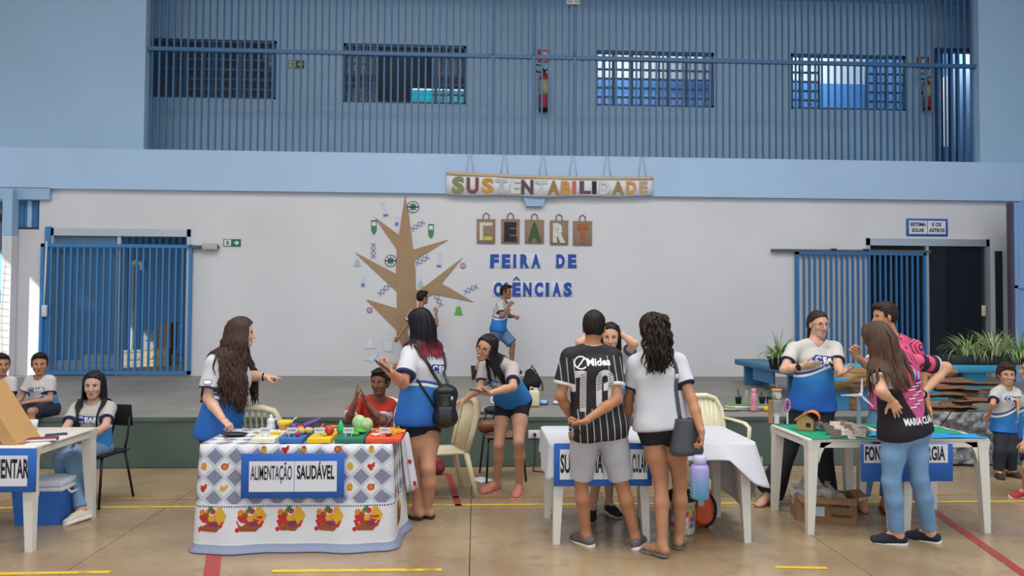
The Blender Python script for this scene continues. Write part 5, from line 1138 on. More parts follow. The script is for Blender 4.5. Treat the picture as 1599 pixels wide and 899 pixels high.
# ================================================================ FURNITURE
m_plast = mat('white_plastic', '#d3cec4', .45, var=.03, vscale=3); m_beige = mat('beige_plastic', '#d3c6a4', .45, var=.04, vscale=4); m_cream = mat('ivory_plastic', '#dfdabd', .45)
def plastic_table(x0, x1, y0, y1, h, label, group='white plastic tables'):
    cx, cy = (x0+x1)/2, (y0+y1)/2; t = empty('plastic_table', (cx, cy, 0), label, 'table', group)
    g = MB(); g.rbox((cx, cy, h-.0125), (x1-x0, y1-y0, .025), .012, 2)
    for (a, b, s) in (((x0+.02, y0+.012), (x1-.02, y0+.024), 0), ((x0+.02, y1-.024), (x1-.02, y1-.012), 0), ((x0+.012, y0+.02), (x0+.024, y1-.02), 0), ((x1-.024, y0+.02), (x1-.012, y1-.02), 0)): g.b2((*a, h-.07), (*b, h-.02))
    obj('tabletop', g, m_plast, t)
    for sx in (-1, 1):
        for sy in (-1, 1):
            tx_, ty_ = (x1-.05 if sx > 0 else x0+.05), (y1-.05 if sy > 0 else y0+.05); bx, by = tx_+.028*sx, ty_+.02*sy
            prof = [(.052, h-.02, 0), (.040, h-.10, .15), (.034, h*.5, .55), (.025, 0.0, 1.0)]; V = []; F = []
            for w, z, f in prof:
                x = tx_+(bx-tx_)*f; y = ty_+(by-ty_)*f
                for (a, b) in ((-1, -1), (1, -1), (1, 1), (-1, 1)): V.append((x+w*a, y+w*b, z))
            for i in range(3):
                for k in range(4): F.append((i*4+k, (i+1)*4+k, (i+1)*4+(k+1) % 4, i*4+(k+1) % 4))
            F += [(0, 1, 2, 3), (15, 14, 13, 12)]; obj('leg', MB().add(V, F, False), m_plast, t)
            # the arched gusset between leg and rim
            gs = MB(); gs.prism([(0, 0), (.11, 0), (.05, -.03), (.02, -.09), (0, -.16)], (tx_-sx*.04, ty_+sy*.032, h-.03), (-sx, 0, 0), (0, 0, 1), .012); obj('leg_gusset', gs, m_plast, t)
    return t
TH = .735
TL = plastic_table(-3.98, -3.10, 5.50, 6.40, TH, 'white plastic table at the far left carrying a cardboard stand and a phone')
TA = plastic_table(.58, 1.29, 5.56, 6.32, TH, 'white plastic table with a sign standing right behind the number 10 man')
TB = plastic_table(1.36, 2.05, 5.56, 6.32, TH, 'white plastic table under a hanging white cloth, right of the ponytailed woman')
TC = plastic_table(2.57, 3.27, 5.75, 6.50, TH, 'white plastic table with the cardboard house and green paper on it')
TD = plastic_table(3.33, 4.02, 5.75, 6.50, TH, 'white plastic table at the right end with green and blue paper')
TF = plastic_table(-1.92, -1.28, 5.55, 6.2, TH, 'white plastic table hidden under the left half of the fruit tablecloth')
TF2 = plastic_table(-1.27, -.66, 5.55, 6.2, TH, 'white plastic table under the right half of the fruit tablecloth')

def drape(name, x0, x1, y0, y1, z, drop, m, label, cat, group=None, flare=.04, amp=.02, nw=9, seed=1, parent=None, floor=.006, rnd=.05, dropf=None, offs=(0, 0)):
    """a cloth over a table top: top sheet and a folded skirt; 'cuv' carries metres along the edge and down the drop"""
    r = np.random.default_rng(seed); per = []; n = 26; cs = [(x0, y0), (x1, y0), (x1, y1), (x0, y1)]
    segs = []
    def corner(cx, cy, a0): return [(cx+rnd*math.cos(a), cy+rnd*math.sin(a)) for a in np.linspace(a0, a0+math.pi/2, 5)]
    P = corner(x0+rnd, y0+rnd, math.pi)
    P += [(x, y0) for x in np.linspace(x0+rnd, x1-rnd, 46)[1:-1]]+corner(x1-rnd, y0+rnd, -math.pi/2)
    P += [(x1, y) for y in np.linspace(y0+rnd, y1-rnd, 22)[1:-1]]+corner(x1-rnd, y1-rnd, 0)
    P += [(x, y1) for x in np.linspace(x1-rnd, x0+rnd, 46)[1:-1]]+corner(x0+rnd, y1-rnd, math.pi/2)
    P += [(x0, y) for y in np.linspace(y1-rnd, y0+rnd, 22)[1:-1]]
    P = np.array(P); k = len(P); d = np.roll(P, -1, 0)-np.roll(P, 1, 0); nr = np.stack([d[:, 1], -d[:, 0]], 1); nr /= np.linalg.norm(nr, axis=1)[:, None]
    s = np.concatenate([[0], np.cumsum(np.linalg.norm(np.diff(P, axis=0), axis=1))])
    rows = 15; V = []; U = []; ph = r.uniform(0, 6.3, 3)
    fold = np.sin(s*nw+ph[0])+.5*np.sin(s*nw*2.1+ph[1])+.35*np.sin(s*nw*.53+ph[2])
    D = np.array([drop if dropf is None else dropf(*p) for p in P])
    for i in range(rows):
        t = i/(rows-1); q = t*D; out = flare*t+amp*fold*t**1.3*(1 if i else 0); Z = np.maximum(z-q, floor)
        ex = np.maximum(0, q-(z-floor)); out = out+ex*.8
        for j in range(k): V.append((P[j, 0]+nr[j, 0]*(out[j]+.004), P[j, 1]+nr[j, 1]*(out[j]+.004), Z[j])); U.append((s[j], q[j], 0))
    F = [(i*k+j, (i+1)*k+j, (i+1)*k+(j+1) % k, i*k+(j+1) % k) for i in range(rows-1) for j in range(k)]
    c = len(V); V.append(((x0+x1)/2, (y0+y1)/2, z)); U.append((.5, -.35, 1))
    b = len(V)
    for j in range(k): V.append((P[j, 0], P[j, 1], z)); U.append((P[j, 0]-x0, -(P[j, 1]-y0), 1))
    U[c] = ((x1-x0)/2, -(y1-y0)/2, 1)
    F += [(b+j, b+(j+1) % k, c) for j in range(k)]+[(b+j, j, (j+1) % k, b+(j+1) % k) for j in range(k)]
    g = MB(); g.smooth = True; g.add(V, F, True); off = np.array([(x0+x1)/2, (y0+y1)/2, z]); me = g.mesh(name, [m], off)
    at_ = me.attributes.new('cuv', 'FLOAT_VECTOR', 'POINT'); at_.data.foreach_set('vector', np.array(U, np.float32).ravel())
    o = bpy.data.objects.new(name, me); COL.objects.link(o); o.location = off; tag(o, label, cat, group); md = o.modifiers.new('t', 'SOLIDIFY'); md.thickness = .003; md.offset = 1
    return o, P, nr
# ---- fruit tablecloth
n = NT('fruit_print_cloth', .8, .2); u = n.xyz(n.attr('cuv').outputs['Vector']); s, t, tp = u
pitch = .147; q = pitch/math.sqrt(2)
a = n.math('DIVIDE', n.math('ADD', s, t), q*math.sqrt(2)); b = n.math('DIVIDE', n.math('SUBTRACT', s, t), q*math.sqrt(2))
fa, fb = n.math('FRACT', n.math('ADD', a, 20.0)), n.math('FRACT', n.math('ADD', b, 20.0)); ia, ib = n.math('FLOOR', n.math('ADD', a, 20.0)), n.math('FLOOR', n.math('ADD', b, 20.0))
par = n.math('FLOORED_MODULO', n.math('ADD', ia, ib), 2.0)
ca, cb_ = n.math('ABSOLUTE', n.math('SUBTRACT', fa, .5)), n.math('ABSOLUTE', n.math('SUBTRACT', fb, .5)); mx = n.math('MAXIMUM', ca, cb_)
white = S('#cdcdd0')
hat = n.math('MULTIPLY', n.math('GREATER_THAN', n.math('FRACT', n.math('MULTIPLY', fa, 10.0)), .38), 1.0); hat2 = n.math('GREATER_THAN', n.math('FRACT', n.math('MULTIPLY', fb, 11.0)), .8)
inn = n.math('LESS_THAN', mx, .40); hm = n.math('MULTIPLY', n.math('MULTIPLY', inn, par), n.math('MAXIMUM', hat, hat2))
line = n.math('MULTIPLY', n.math('GREATER_THAN', mx, .435), n.math('LESS_THAN', mx, .475))
zone = n.math('LESS_THAN', t, .405)
c = n.mix(n.math('MULTIPLY', hm, zone), white, S('#2c3a68')); c = n.mix(n.math('MULTIPLY', line, zone), c, S('#8d97ad'))
dots = n.math('MULTIPLY', n.band(t, .417, .43, .001), n.math('GREATER_THAN', n.math('FRACT', n.math('MULTIPLY', s, 60.0)), .5)); c = n.mix(dots, c, S('#35406b'))
bl = n.math('MULTIPLY', n.math('GREATER_THAN', t, .685), n.math('GREATER_THAN', n.math('FRACT', n.math('MULTIPLY', n.math('ADD', s, n.math('MULTIPLY', t, .8)), 75.0)), .38)); c = n.mix(bl, c, S('#3d568f'))
n.base(c); m_fruit = n.m
cloth, CP, CN = drape('fruit_tablecloth', -1.96, -.60, 5.50, 6.24, .742, .775, m_fruit, 'white tablecloth printed with blue checks and fruit baskets under the cutting boards', 'tablecloth', flare=.045, amp=.020, nw=7.5, seed=4)
# printed fruit: shapes laid on the front and right skirts
bvh_me = cloth.data; bmc = bmesh.new(); bmc.from_mesh(bvh_me); bvc = BVHTree.FromBMesh(bmc); coff = np.array(cloth.location)
pc = dict(red=mat('print_red', '#b3262a', .8), org=mat('print_orange', '#c9761f', .8), yel=mat('print_yellow', '#c99a2a', .8), grn=mat('print_green', '#3f6b3f', .8), pur=mat('print_purple', '#7a2a52', .8), brn=mat('print_brown', '#8a4a26', .8)); pk = list(pc); pm = [pc[k] for k in pk]
def stamp(name, items, c, ex, ey, n_, parent, off, bv, mats, lift=.004):
    out = MB()
    for (V, F, mi) in items:
        W = []
        for v in V:
            p = c+ex*v[0]+ey*v[1]; h = bv.ray_cast(Vector(p-off+n_*.3), Vector(-n_), .7)
            W.append((np.array(h[0]) if h[0] is not None else p-off)+n_*(lift+.0006*mi)+off)
        out.cur = mi; out.add(W, F, False)
    return obj(name, out, mats, parent)
def fan(P, mi):
    P = np.array(P, float); c_ = P.mean(0); V = np.vstack([P, c_]); k = len(P); return (V, [(i, (i+1) % k, k) for i in range(k)], mi)
def fdisc(x, y, r, mi, n=12, ry=None): return fan([(x+r*math.cos(t), y+(ry or r)*math.sin(t)) for t in np.linspace(0, 2*math.pi, n, endpoint=False)], mi)
R_ = {k: i for i, k in enumerate(pk)}
def basket(rs):
    rr = random.Random(rs); it = [fan([(-.085, -.015), (-.055, -.085), (.05, -.09), (.10, -.03), (.115, .02), (.0, .01)], R_['red']), fan([(-.07, -.05), (-.055, -.08), (.05, -.085), (.085, -.05)], R_['brn'])]
    for i in range(16): it.append(fdisc(-.065+.155*rr.random(), -.06+.085*rr.random(), .012+.012*rr.random(), R_[('red', 'org', 'red', 'brn', 'yel')[i % 5]], 9))
    it += [fdisc(-.055, .042, .022, R_['org']), fdisc(-.03, .018, .025, R_['red']), fdisc(.02, -.045, .028, R_['pur']), fdisc(.042, -.036, .02, R_['pur']), fdisc(-.03, -.055, .016, R_['yel']), fdisc(-.075, -.075, .016, R_['red']), fdisc(.02, .05, .02, R_['red']), fdisc(-.012, .05, .018, R_['org'])]
    it += [fan([(.03, .0), (.05, .075), (.075, .085), (.12, .02), (.10, -.02)], R_['yel']), fan([(.045, .01), (.06, .06), (.068, .06), (.06, .01)], R_['org']), fan([(.075, .0), (.07, .06), (.08, .06), (.09, .0)], R_['org']), fan([(-.02, .04), (-.008, .085), (.02, .085), (.012, .05)], R_['grn']), fdisc(.075, -.045, .018, R_['red']), fan([(.0, -.02), (.05, -.012), (.055, -.018), (.01, -.03)], R_['yel'])]
    return it
def small(k):
    if k == 0: return [fan([(-.022, -.02), (-.015, .02), (.01, .03), (.02, .005), (.012, -.025)], R_['org']), fan([(-.01, -.01), (-.006, .012), (.008, .016), (.01, -.01)], R_['yel'])]
    if k == 1: return [fdisc(-.012, .0, .015, R_['red']), fdisc(.012, .004, .014, R_['red']), fdisc(0, -.017, .014, R_['red']), fdisc(.02, .02, .008, R_['red'])]
    if k == 2: return [fdisc(0, 0, .026, R_['red'], ry=.024), fdisc(0, 0, .016, R_['org']), fan([(.02, .02), (.034, .03), (.024, .01)], R_['grn'])]
    if k == 3: return [fan([(-.03, -.02), (.0, -.022), (.034, .015), (.02, .022), (-.005, .0), (-.02, .02)], R_['yel'])]
    return [fdisc(0, 0, .020, R_['yel'], ry=.028), fdisc(.004, .004, .012, R_['org'], ry=.018)]
fx, fz, fn = A3(1, 0, 0), A3(0, 0, 1), A3(0, -1, 0)
for k in range(5): stamp('printed_basket', basket(3), A3(-1.86+.272*k, 5.46, .235), fx, fz, fn, cloth, coff, bvc, pm)
rr = random.Random(8); s0 = 0.0
k = 0
for i in range(-2, 10):
    for j in range(0, 6):
        # centres of the odd cells in (s,t)
        for (si, tj) in (((i+.5)*pitch, j*pitch+.0),):
            a_, b_ = (si+tj)/pitch+20, (si-tj)/pitch+20
            if (math.floor(a_)+math.floor(b_)) % 2 == 0 and .05 < tj+0 < .37 and .03 < si < 1.3:
                stamp('printed_fruit', small(k % 5), A3(-1.96+si-.03, 5.47, .742-tj), fx, fz, fn, cloth, coff, bvc, pm); k += 1
gx, gn = A3(0, 1, 0), A3(1, 0, 0)
for (yy, zz, kk_) in ((5.60, .60, 3), (5.75, .52, 0), (5.62, .40, 2), (5.9, .6, 4), (5.80, .33, 1), (6.02, .45, 2), (5.66, .66, 1), (6.05, .62, 0)): stamp('printed_fruit', small(kk_), A3(-.57, yy, zz), gx, fz, gn, cloth, coff, bvc, pm)
stamp('printed_basket', basket(2), A3(-.57, 5.75, .2), gx, fz, gn, cloth, coff, bvc, pm)
for (xx, yy, kk_) in ((-1.78, 5.62, 0), (-1.62, 5.9, 2), (-1.72, 6.05, 4), (-1.86, 5.8, 1), (-1.55, 5.72, 0)): stamp('printed_fruit', small(kk_), A3(xx, yy, .742), fx, gx, A3(0, 0, 1), cloth, coff, bvc, pm)
for (xx, kk_) in ((-1.5, 4), (-1.22, 0), (-.98, 2), (-.74, 4), (-1.35, 1)): stamp('printed_fruit', small(kk_), A3(xx, 5.48, .715), fx, fz, fn, cloth, coff, bvc, pm)
bmc.free()
# plain white cloth hanging at the right end of the food table
m_wcloth = mat('white_cotton', '#c3c3ca', .85, var=.03, vscale=5)
qs = [at(624, 667, 6.02), at(637, 667, 6.04), at(653, 762, 5.97), at(636, 769, 5.93)]; nx, nz = 9, 10; V = []; F = []; g = MB()
for j in range(nz):
    for i in range(nx):
        u, v = i/(nx-1), j/(nz-1); p = (qs[0]*(1-u)+qs[1]*u)*(1-v)+(qs[3]*(1-u)+qs[2]*u)*v; V.append((p[0], p[1]+.02*math.sin(u*9)*v, min(p[2], .747)))
F = [(j*nx+i, (j+1)*nx+i, (j+1)*nx+i+1, j*nx+i+1) for j in range(nz-1) for i in range(nx-1)]
g.add(V, F, True)
o = obj('white_cloth', g, m_wcloth, loc=(qs[0][0], 6.02, .74), label='plain white cloth corner hanging off the right end of the food table', cat='cloth'); md = o.modifiers.new('t', 'SOLIDIFY'); md.thickness = .003
for (u, v, k_) in ((.6, .55, 1), (.75, .9, 1)): p = (qs[0]*(1-u)+qs[1]*u)*(1-v)+(qs[3]*(1-u)+qs[2]*u)*v; obj('printed_fruit', MB().ell(p-A3(0, .012, 0), (.016, .003, .02), 10, 6), pc['red'], o)

# ---- cloths on the middle tables
def dA(x, y): return .10+.16*max(0, 1-((x-.57)/.16))*(1 if y < 6.0 else .6) if x < .75 else .10
o, _, _ = drape('white_tablecloth', .555, 1.325, 5.54, 6.36, .741, .2, m_wcloth, 'white cloth on the table behind the number 10 man, hanging at its left corner', 'tablecloth', 'white cloths on the middle tables', flare=.02, amp=.008, nw=14, seed=2, dropf=dA)
def dB(x, y): return .11+(.50*max(0, (x-1.85)/.24)*max(.45, min(1, (y-5.5)/.5)) if x > 1.85 else 0)
o, _, _ = drape('white_tablecloth', 1.335, 2.085, 5.54, 6.36, .741, .2, m_wcloth, 'white cloth on the right middle table with a long corner hanging down', 'tablecloth', 'white cloths on the middle tables', flare=.09, amp=.012, nw=13, seed=5, dropf=dB)
# ---- blue sign boards with printed papers
m_eva = mat('blue_foam_sheet', '#2459a8', .7, var=.04, vscale=6); m_paper = mat('white_paper', '#cfcfd6', .8); m_ink = mat('black_ink', '#141418', .7)
def signboard(l, t, r, b, Y, label, texts, papers, th=.012, tilt=0.0, group=None):
    A = at(l, t, Y); B = at(r, b, Y); cx, cz = (A[0]+B[0])/2, (A[2]+B[2])/2; W, H = B[0]-A[0], A[2]-B[2]
    o = obj('sign_board', MB().rbox((cx, Y, cz), (W, th, H), .004, 1), m_eva, loc=(cx, Y, cz), label=label, cat='sign', group=group)
    for (x0, x1, z0, z1) in papers: obj('paper_sheet', MB().b2((cx+(x0-.5)*W, Y-th/2-.003, cz+(z0-.5)*H), (cx+(x1-.5)*W, Y-th/2+.0005, cz+(z1-.5)*H)), m_paper, o)
    for (s, x, z, h, w, bd) in texts:
        g = MB(); text(g, s, (cx+(x-.5)*W, Y-th/2-.0045, cz+(z-.5)*H), (1, 0, 0), (0, 0, 1), h*H, w*W, bd); obj('lettering', g, m_ink, o)
    o.rotation_euler = (tilt, 0, 0); return o
signboard(377, 708, 537, 777, 5.43, 'blue framed sign ALIMENTAÇÃO SAUDÁVEL on the front of the fruit tablecloth', [('ALIMENTAÇÃO', .295, .42, .32, .40, .012), ('SAUDÁVEL', .725, .44, .30, .365, .03)], [(.08, .515, .15, .83), (.52, .93, .15, .83)])
signboard(865, 692, 1018, 758, 5.50, 'blue framed sign reading CULAR at its right end, hung on the middle tables', [('SU', .115, .33, .42, .10, .03), ('IA', .46, .33, .42, .075, .03), ('CULAR', .87, .33, .42, .15, .03)], [(.06, .5, .16, .86), (.505, .95, .16, .86)])
signboard(1344, 693, 1488, 751, 5.715, 'blue framed sign FONTES DE ENERGIA hung from the right tables', [('FONTES', .19, .58, .36, .30, .03), ('DE', .46, .58, .36, .09, .03), ('ENERGIA', .73, .58, .36, .36, .03)], [(.03, .5, .50, .99), (.505, .94, .50, .99)])
signboard(-62, 700, 56, 768, 5.46, 'blue framed sign ending in ENTAR on the leftmost table', [('ALIMENTAR', .60, .34, .42, .62, .03)], [(.05, .5, .14, .84), (.505, .89, .14, .84)])
# ---- chairs
def monobloc(label, m, loc, rot, group='plastic chairs', arms=True, solid=False):
    t = empty('plastic_chair', loc, label, 'chair', group, rot)
    W_ = .22
    g = MB(); g.smooth = True; nx, ny = 9, 9; V = []; F = []
    for j in range(ny):
        for i in range(nx):
            a, b = i/(nx-1)*2-1, j/(ny-1); V.append((a*(.215-.02*b), -.22+.42*b, .435-.02*math.sin(b*math.pi)*(1-a*a)-.012*b+(-.03*(1-b*6)**2 if b < .16 else 0)))
    F = [(j*nx+i, j*nx+i+1, (j+1)*nx+i+1, (j+1)*nx+i) for j in range(ny-1) for i in range(nx-1)]; k = len(V); V += [(x, y, z-.022) for x, y, z in V]
    F += [tuple(reversed([q+k for q in f])) for f in F]
    rim = [i for i in range(nx)]+[(j+1)*nx-1 for j in range(1, ny)]+[(ny-1)*nx+i for i in range(nx-2, -1, -1)]+[j*nx for j in range(ny-2, 0, -1)]
    F += [(rim[(i+1) % len(rim)], rim[i], rim[i]+k, rim[(i+1) % len(rim)]+k) for i in range(len(rim))]
    g.add(V, F, True); obj('seat', g, m, t, world=False)
    for sx in (-1, 1):
        obj('leg', MB().tube([(.19*sx, -.19, .42), (.215*sx, -.225, .2), (.235*sx, -.25, 0)], [.030, .026, .02], 8), m, t, world=False)
        obj('leg', MB().tube([(.18*sx, .19, .42), (.20*sx, .24, .2), (.21*sx, .29, 0)], [.030, .026, .02], 8), m, t, world=False)
    bk = lambda x, z: (x, .19+(z-.42)*.28, z)
    ar = [bk(-.20, .43), bk(-.215, .6), bk(-.205, .75), bk(-.15, .845), bk(-.06, .872), bk(.06, .872), bk(.15, .845), bk(.205, .75), bk(.215, .6), bk(.20, .43)]
    obj('backrest_frame', MB().tube(ar, [.026, .028, .032, .038, .04, .04, .038, .032, .028, .026], 8, flat=.7), m, t, world=False)
    for i in range(7):
        x = -.135+.045*i; obj('slat', MB().tube([bk(x*.8, .43), bk(x*1.0, .62), bk(x*1.12, .845-.25*abs(x)**1.3)], [.015, .018, .017], 6, flat=.5), m, t, world=False)
    if solid: 
        V = [bk(x*(1.0+.35*min(1, (z-.43)/.2)), min(z, .86-.3*abs(x)**1.5*4)) for z in np.linspace(.50, .87, 7) for x in np.linspace(-.165, .165, 9)]; g = MB(); g.add(V, [(j*9+i, j*9+i+1, j*9+i+10, j*9+i+9) for j in range(6) for i in range(8)], True); o = obj('back_panel', g, m, t, world=False); md = o.modifiers.new('t', 'SOLIDIFY'); md.thickness = .014
    if arms:
        for sx in (-1, 1): obj('armrest', MB().tube([bk(.213*sx, .66), (.245*sx, .12, .655), (.25*sx, -.08, .65), (.245*sx, -.17, .62), (.215*sx, -.20, .43)], [.018, .024, .026, .022, .018], 8, flat=.6), m, t, world=False)
    return t
p = at(414, 700, 6.85); monobloc('beige slatted plastic chair standing empty behind the food table', m_beige, (p[0], 6.85, 0), rad(180))
p = at(690, 760, 7.05); monobloc('beige plastic chair with the bending girl\'s hand on its back', m_beige, (p[0]-.02, 7.05, 0), rad(-70), arms=False)
p = at(1092, 700, 7.15); monobloc('ivory plastic armchair behind the right middle table', m_cream, (p[0]+.17, 7.15, 0), rad(12), solid=True)
p = at(598, 720, 6.83); monobloc('beige plastic chair under the clapping boy in red', m_beige, (p[0]-.02, 6.80, 0), rad(0), arms=False)
m_steelblk = mat('black_tube_steel', '#1d1d20', .4, metal=.3)
def school_chair(label, mseat, loc, rot, back=True):
    t = empty('school_chair', loc, label, 'chair', None, rot)
    obj('seat', MB().rbox((0, 0, .44), (.40, .38, .018), .008, 2), mseat, t, world=False)
    if back: obj('backrest', MB().rbox((0, .225, .74), (.38, .018, .20), .009, 2, np.array([[1, 0, 0], [0, .98, .17], [0, -.17, .98]]).T), mseat, t, world=False)
    for sx in (-1, 1):
        obj('leg', MB().tube([(.17*sx, -.15, .43), (.20*sx, -.22, 0)], .011, 8), m_steelblk, t, world=False)
        obj('leg', MB().tube([(.17*sx, .16, .43), (.20*sx, .25, 0)], .011, 8), m_steelblk, t, world=False)
        if back: obj('back_post', MB().tube([(.165*sx, .16, .43), (.165*sx, .20, .55), (.165*sx, .24, .82)], .010, 8), m_steelblk, t, world=False)
    obj('seat_frame', MB().tube([(-.17, -.16, .425), (.17, -.16, .425), (.17, .17, .425), (-.17, .17, .425), (-.17, -.16, .425)], .010, 8), m_steelblk, t, world=False)
    return t
hp = R2['J']['pel']; school_chair('black school chair with steel legs under the seated girl in jeans', m_blk, (hp[0]+.02, hp[1]+.03, 0), rad(-10))
q1 = atz(747, 754, 0); q2 = atz(823, 747, 0); school_chair('school chair with a brown wooden seat behind the bending girl', mat('brown_seat_wood', '#6d4b40', .5), ((q1[0]+q2[0])/2, q1[1]+.24, 0), rad(8), back=False)
# ---- things on the far left table
TZ = TH
o = empty('cardboard_stand', at(14, 690, 5.75)*A3(1, 1, 0)+A3(0, 0, TZ), 'tan cardboard easel standing on the leftmost table', 'display')
m_card = mat('tan_cardboard', '#b88f5c', .8, var=.05, vscale=10)
a, b = at(-12, 596, 5.72), at(46, 688, 5.72); c_, d = at(22, 690, 5.72), at(-30, 610, 5.72)
obj('board', MB().prism([(a[0], a[2]), (b[0], TZ+.002), (b[0]-.10, TZ+.002), (a[0]-.1, a[2])], (0, 5.72, 0), (1, 0, 0), (0, 0, 1), .30), m_card, o)
obj('prop', MB().prism([(a[0]-.05, a[2]-.02), (a[0]-.03, a[2]-.02), (a[0]-.20, TZ+.002), (a[0]-.23, TZ+.002)], (0, 5.72, 0), (1, 0, 0), (0, 0, 1), .26), m_card, o)
def on(px, py, z): return atz(px, py, z)
p = on(88, 679, TZ); g = MB().rbox((p[0], p[1], TZ+.005), (.15, .075, .009), .004, 2, rz(.5)); g.cur = 1; g.rbox((p[0], p[1], TZ+.0098), (.135, .066, .002), .001, 1, rz(.5))
obj('phone', g, [mat('phone_navy', '#27304e', .3), mat('screen_glass', '#2a3048', .1)], loc=(p[0], p[1], TZ), label='navy phone lying near the right edge of the leftmost table', cat='phone')
p = on(66, 688, TZ); g = MB().rbox((p[0], p[1], TZ+.012), (.20, .11, .022), .004, 1, rz(.35)); g.cur = 1; g.box((p[0]-.0, p[1]-.0, TZ+.012), (.194, .112, .014), rz(.35))
obj('notebook', g, [mat('dark_red_cover', '#7c3034', .6), m_paper], loc=(p[0], p[1], TZ), label='dark red notebook beside the navy phone', cat='book')
p = on(14, 690, TZ); g = MB().rbox((p[0]+.03, p[1]-.06, TZ+.006), (.26, .10, .010), .003, 1)
obj('leaflet', g, mat('red_white_leaflet', '#b06a70', .7, var=.5, vscale=60), loc=(p[0], p[1], TZ), label='red and white patterned leaflet before the cardboard easel', cat='leaflet')
p = on(52, 671, TZ); obj('cup', MB().lathe((p[0], p[1], TZ), [(.025, 0), (.034, .08), (.031, .08), (.024, .006)], 16), m_paper, loc=(p[0], p[1], TZ), label='small white cup behind the cardboard easel', cat='cup')
# cooler
p = atz(60, 824, 0); cx, cy = p[0]-.05, p[1]+.2; t = empty('cooler_box', (cx, cy, 0), 'blue cooler box with a white lid under the leftmost table', 'cooler')
mb = mat('cooler_blue', '#2a62ad', .45)
g = MB(); V = []; 
for z, w, d in ((0, .17, .13), (.27, .19, .15)):
    for (i, j) in ((-1, -1), (1, -1), (1, 1), (-1, 1)): V.append((cx+w*i, cy+d*j, z))
g.add(V, [(3, 2, 1, 0), (4, 5, 6, 7), (0, 1, 5, 4), (1, 2, 6, 5), (2, 3, 7, 6), (3, 0, 4, 7)], False); obj('tub', g, mb, t)
obj('rim', MB().rbox((cx, cy, .283), (.40, .315, .03), .008, 2), m_paper, t); obj('lid', MB().rbox((cx, cy, .325), (.385, .30, .055), .016, 2), mat('cooler_lid', '#c9d4df', .4), t)
obj('handle', MB().tube([(cx+.19, cy-.06, .27), (cx+.215, cy-.05, .24), (cx+.215, cy+.05, .24), (cx+.19, cy+.06, .27)], .010, 6), m_paper, t)
obj('latch', MB().rbox((cx, cy-.162, .27), (.06, .014, .07), .004, 1), m_paper, t)
# ================================================================ FOOD TABLE
CZ = .742+.004
bds = [('#d8d2c2', 391, 429, 'white'), ('#2b62a4', 435, 472, 'blue'), ('#dcb416', 479, 516, 'yellow'), ('#1f6a52', 522, 568, 'green'), ('#d24a2c', 570, 626, 'orange red')]
BX = []; BT = CZ+.040
for k, (hx, l, r, nm) in enumerate(bds):
    A = at(l, 693, 5.53); B = at(r, 693, 5.53); BX.append((A[0], B[0])); cx = (A[0]+B[0])/2; w = B[0]-A[0]
    g = MB().rbox((cx, 5.74, CZ+.021), (w, .42, .038), .006, 2)
    for sx in (-1, 1): g.rbox((cx+sx*(w/2-.02), 5.72, CZ+.001), (.02, .33, .004), .001, 1)
    obj('cutting_board', g, mat('board_'+nm.replace(' ', '_'), hx, .45), loc=(cx, 5.72, CZ), label='%s plastic cutting board in the row on the fruit tablecloth' % nm, cat='cutting board', group='coloured cutting boards')
cards = ['GORDURAS', 'LEGUMES', 'FRUTAS', 'VERDURAS', 'CARBOIDRATOS']
fam = ['white', 'blue', 'yellow', 'green', 'orange red']
for k, px in enumerate((414, 456, 499, 544, 601)):
    p = at(px, 681, 5.60); z = BT+.012; g = MB().box((p[0], 5.60, BT+.045), (.075, .004, .042), None); t = empty('name_card', (p[0], 5.60, BT), 'white name card standing on the %s cutting board' % fam[k], 'card', 'white name cards on the cutting boards')
    obj('card', g, m_paper, t); s = MB()
    for sx in (-1, 1): s.box((p[0]+sx*.022, 5.605, BT+.014), (.005, .012, .028))
    obj('stand', s, MATS['pvc_white'], t); w = MB(); text(w, cards[k], (p[0], 5.5975, BT+.042), (1, 0, 0), (0, 0, 1), .010, .055, .02); obj('lettering', w, m_ink, t)
def piece(name, g, m, c, label, cat, group=None): return obj(name, g, m, loc=c, label=label, cat=cat, group=group)
def fruit(name, c, r, m, label, cat, group=None, stem=None, sz=(1, 1, 1), R=None):
    t = empty(name, (c[0], c[1], c[2]), label, cat, group); prof = [(.001, -.92), (.45, -.95), (.85, -.55), (1, 0), (.86, .55), (.5, .88), (.18, .82), (.001, .72)]
    g = MB().lathe((c[0], c[1], c[2]+r*.95*sz[2]), [(a*r*sz[0], b*r*sz[2]) for a, b in prof], 14, R); obj('flesh', g, m, t)
    if stem: obj('stem', MB().tube([(c[0], c[1], c[2]+r*1.6*sz[2]), (c[0]+.004, c[1], c[2]+r*2.15*sz[2])], .0035, 6), stem, t)
    return t
ms = mat('stem_green', '#4d7a3a', .7); tomato = mat('tomato_red', '#c0302b', .35); m_org = mat('toy_orange', '#dd7f1f', .5); m_yelf = mat('toy_yellow', '#e0b420', .5); m_purp = mat('eggplant_purple', '#55327c', .3); m_pot = mat('potato_tan', '#cbac70', .7, var=.1, vscale=30); m_leaf = mat('toy_green', '#58b043', .6); m_cab = mat('cabbage_green', '#a5c48f', .7, var=.3, vscale=30)
X = lambda k, f: BX[k][0]+(BX[k][1]-BX[k][0])*f
def slice_(name, x, y, label, m, r=.04, ang=0.0, group=None, z=BT):
    P = [(0, 0)]+[(r*math.cos(a), r*math.sin(a)) for a in np.linspace(-.5, .5, 8)]; R = rz(ang); g = MB().prism(P, (x, y, z+.011), R[:, 0], R[:, 1], .02); return piece(name, g, m, (x, y, z), label, 'food', group)
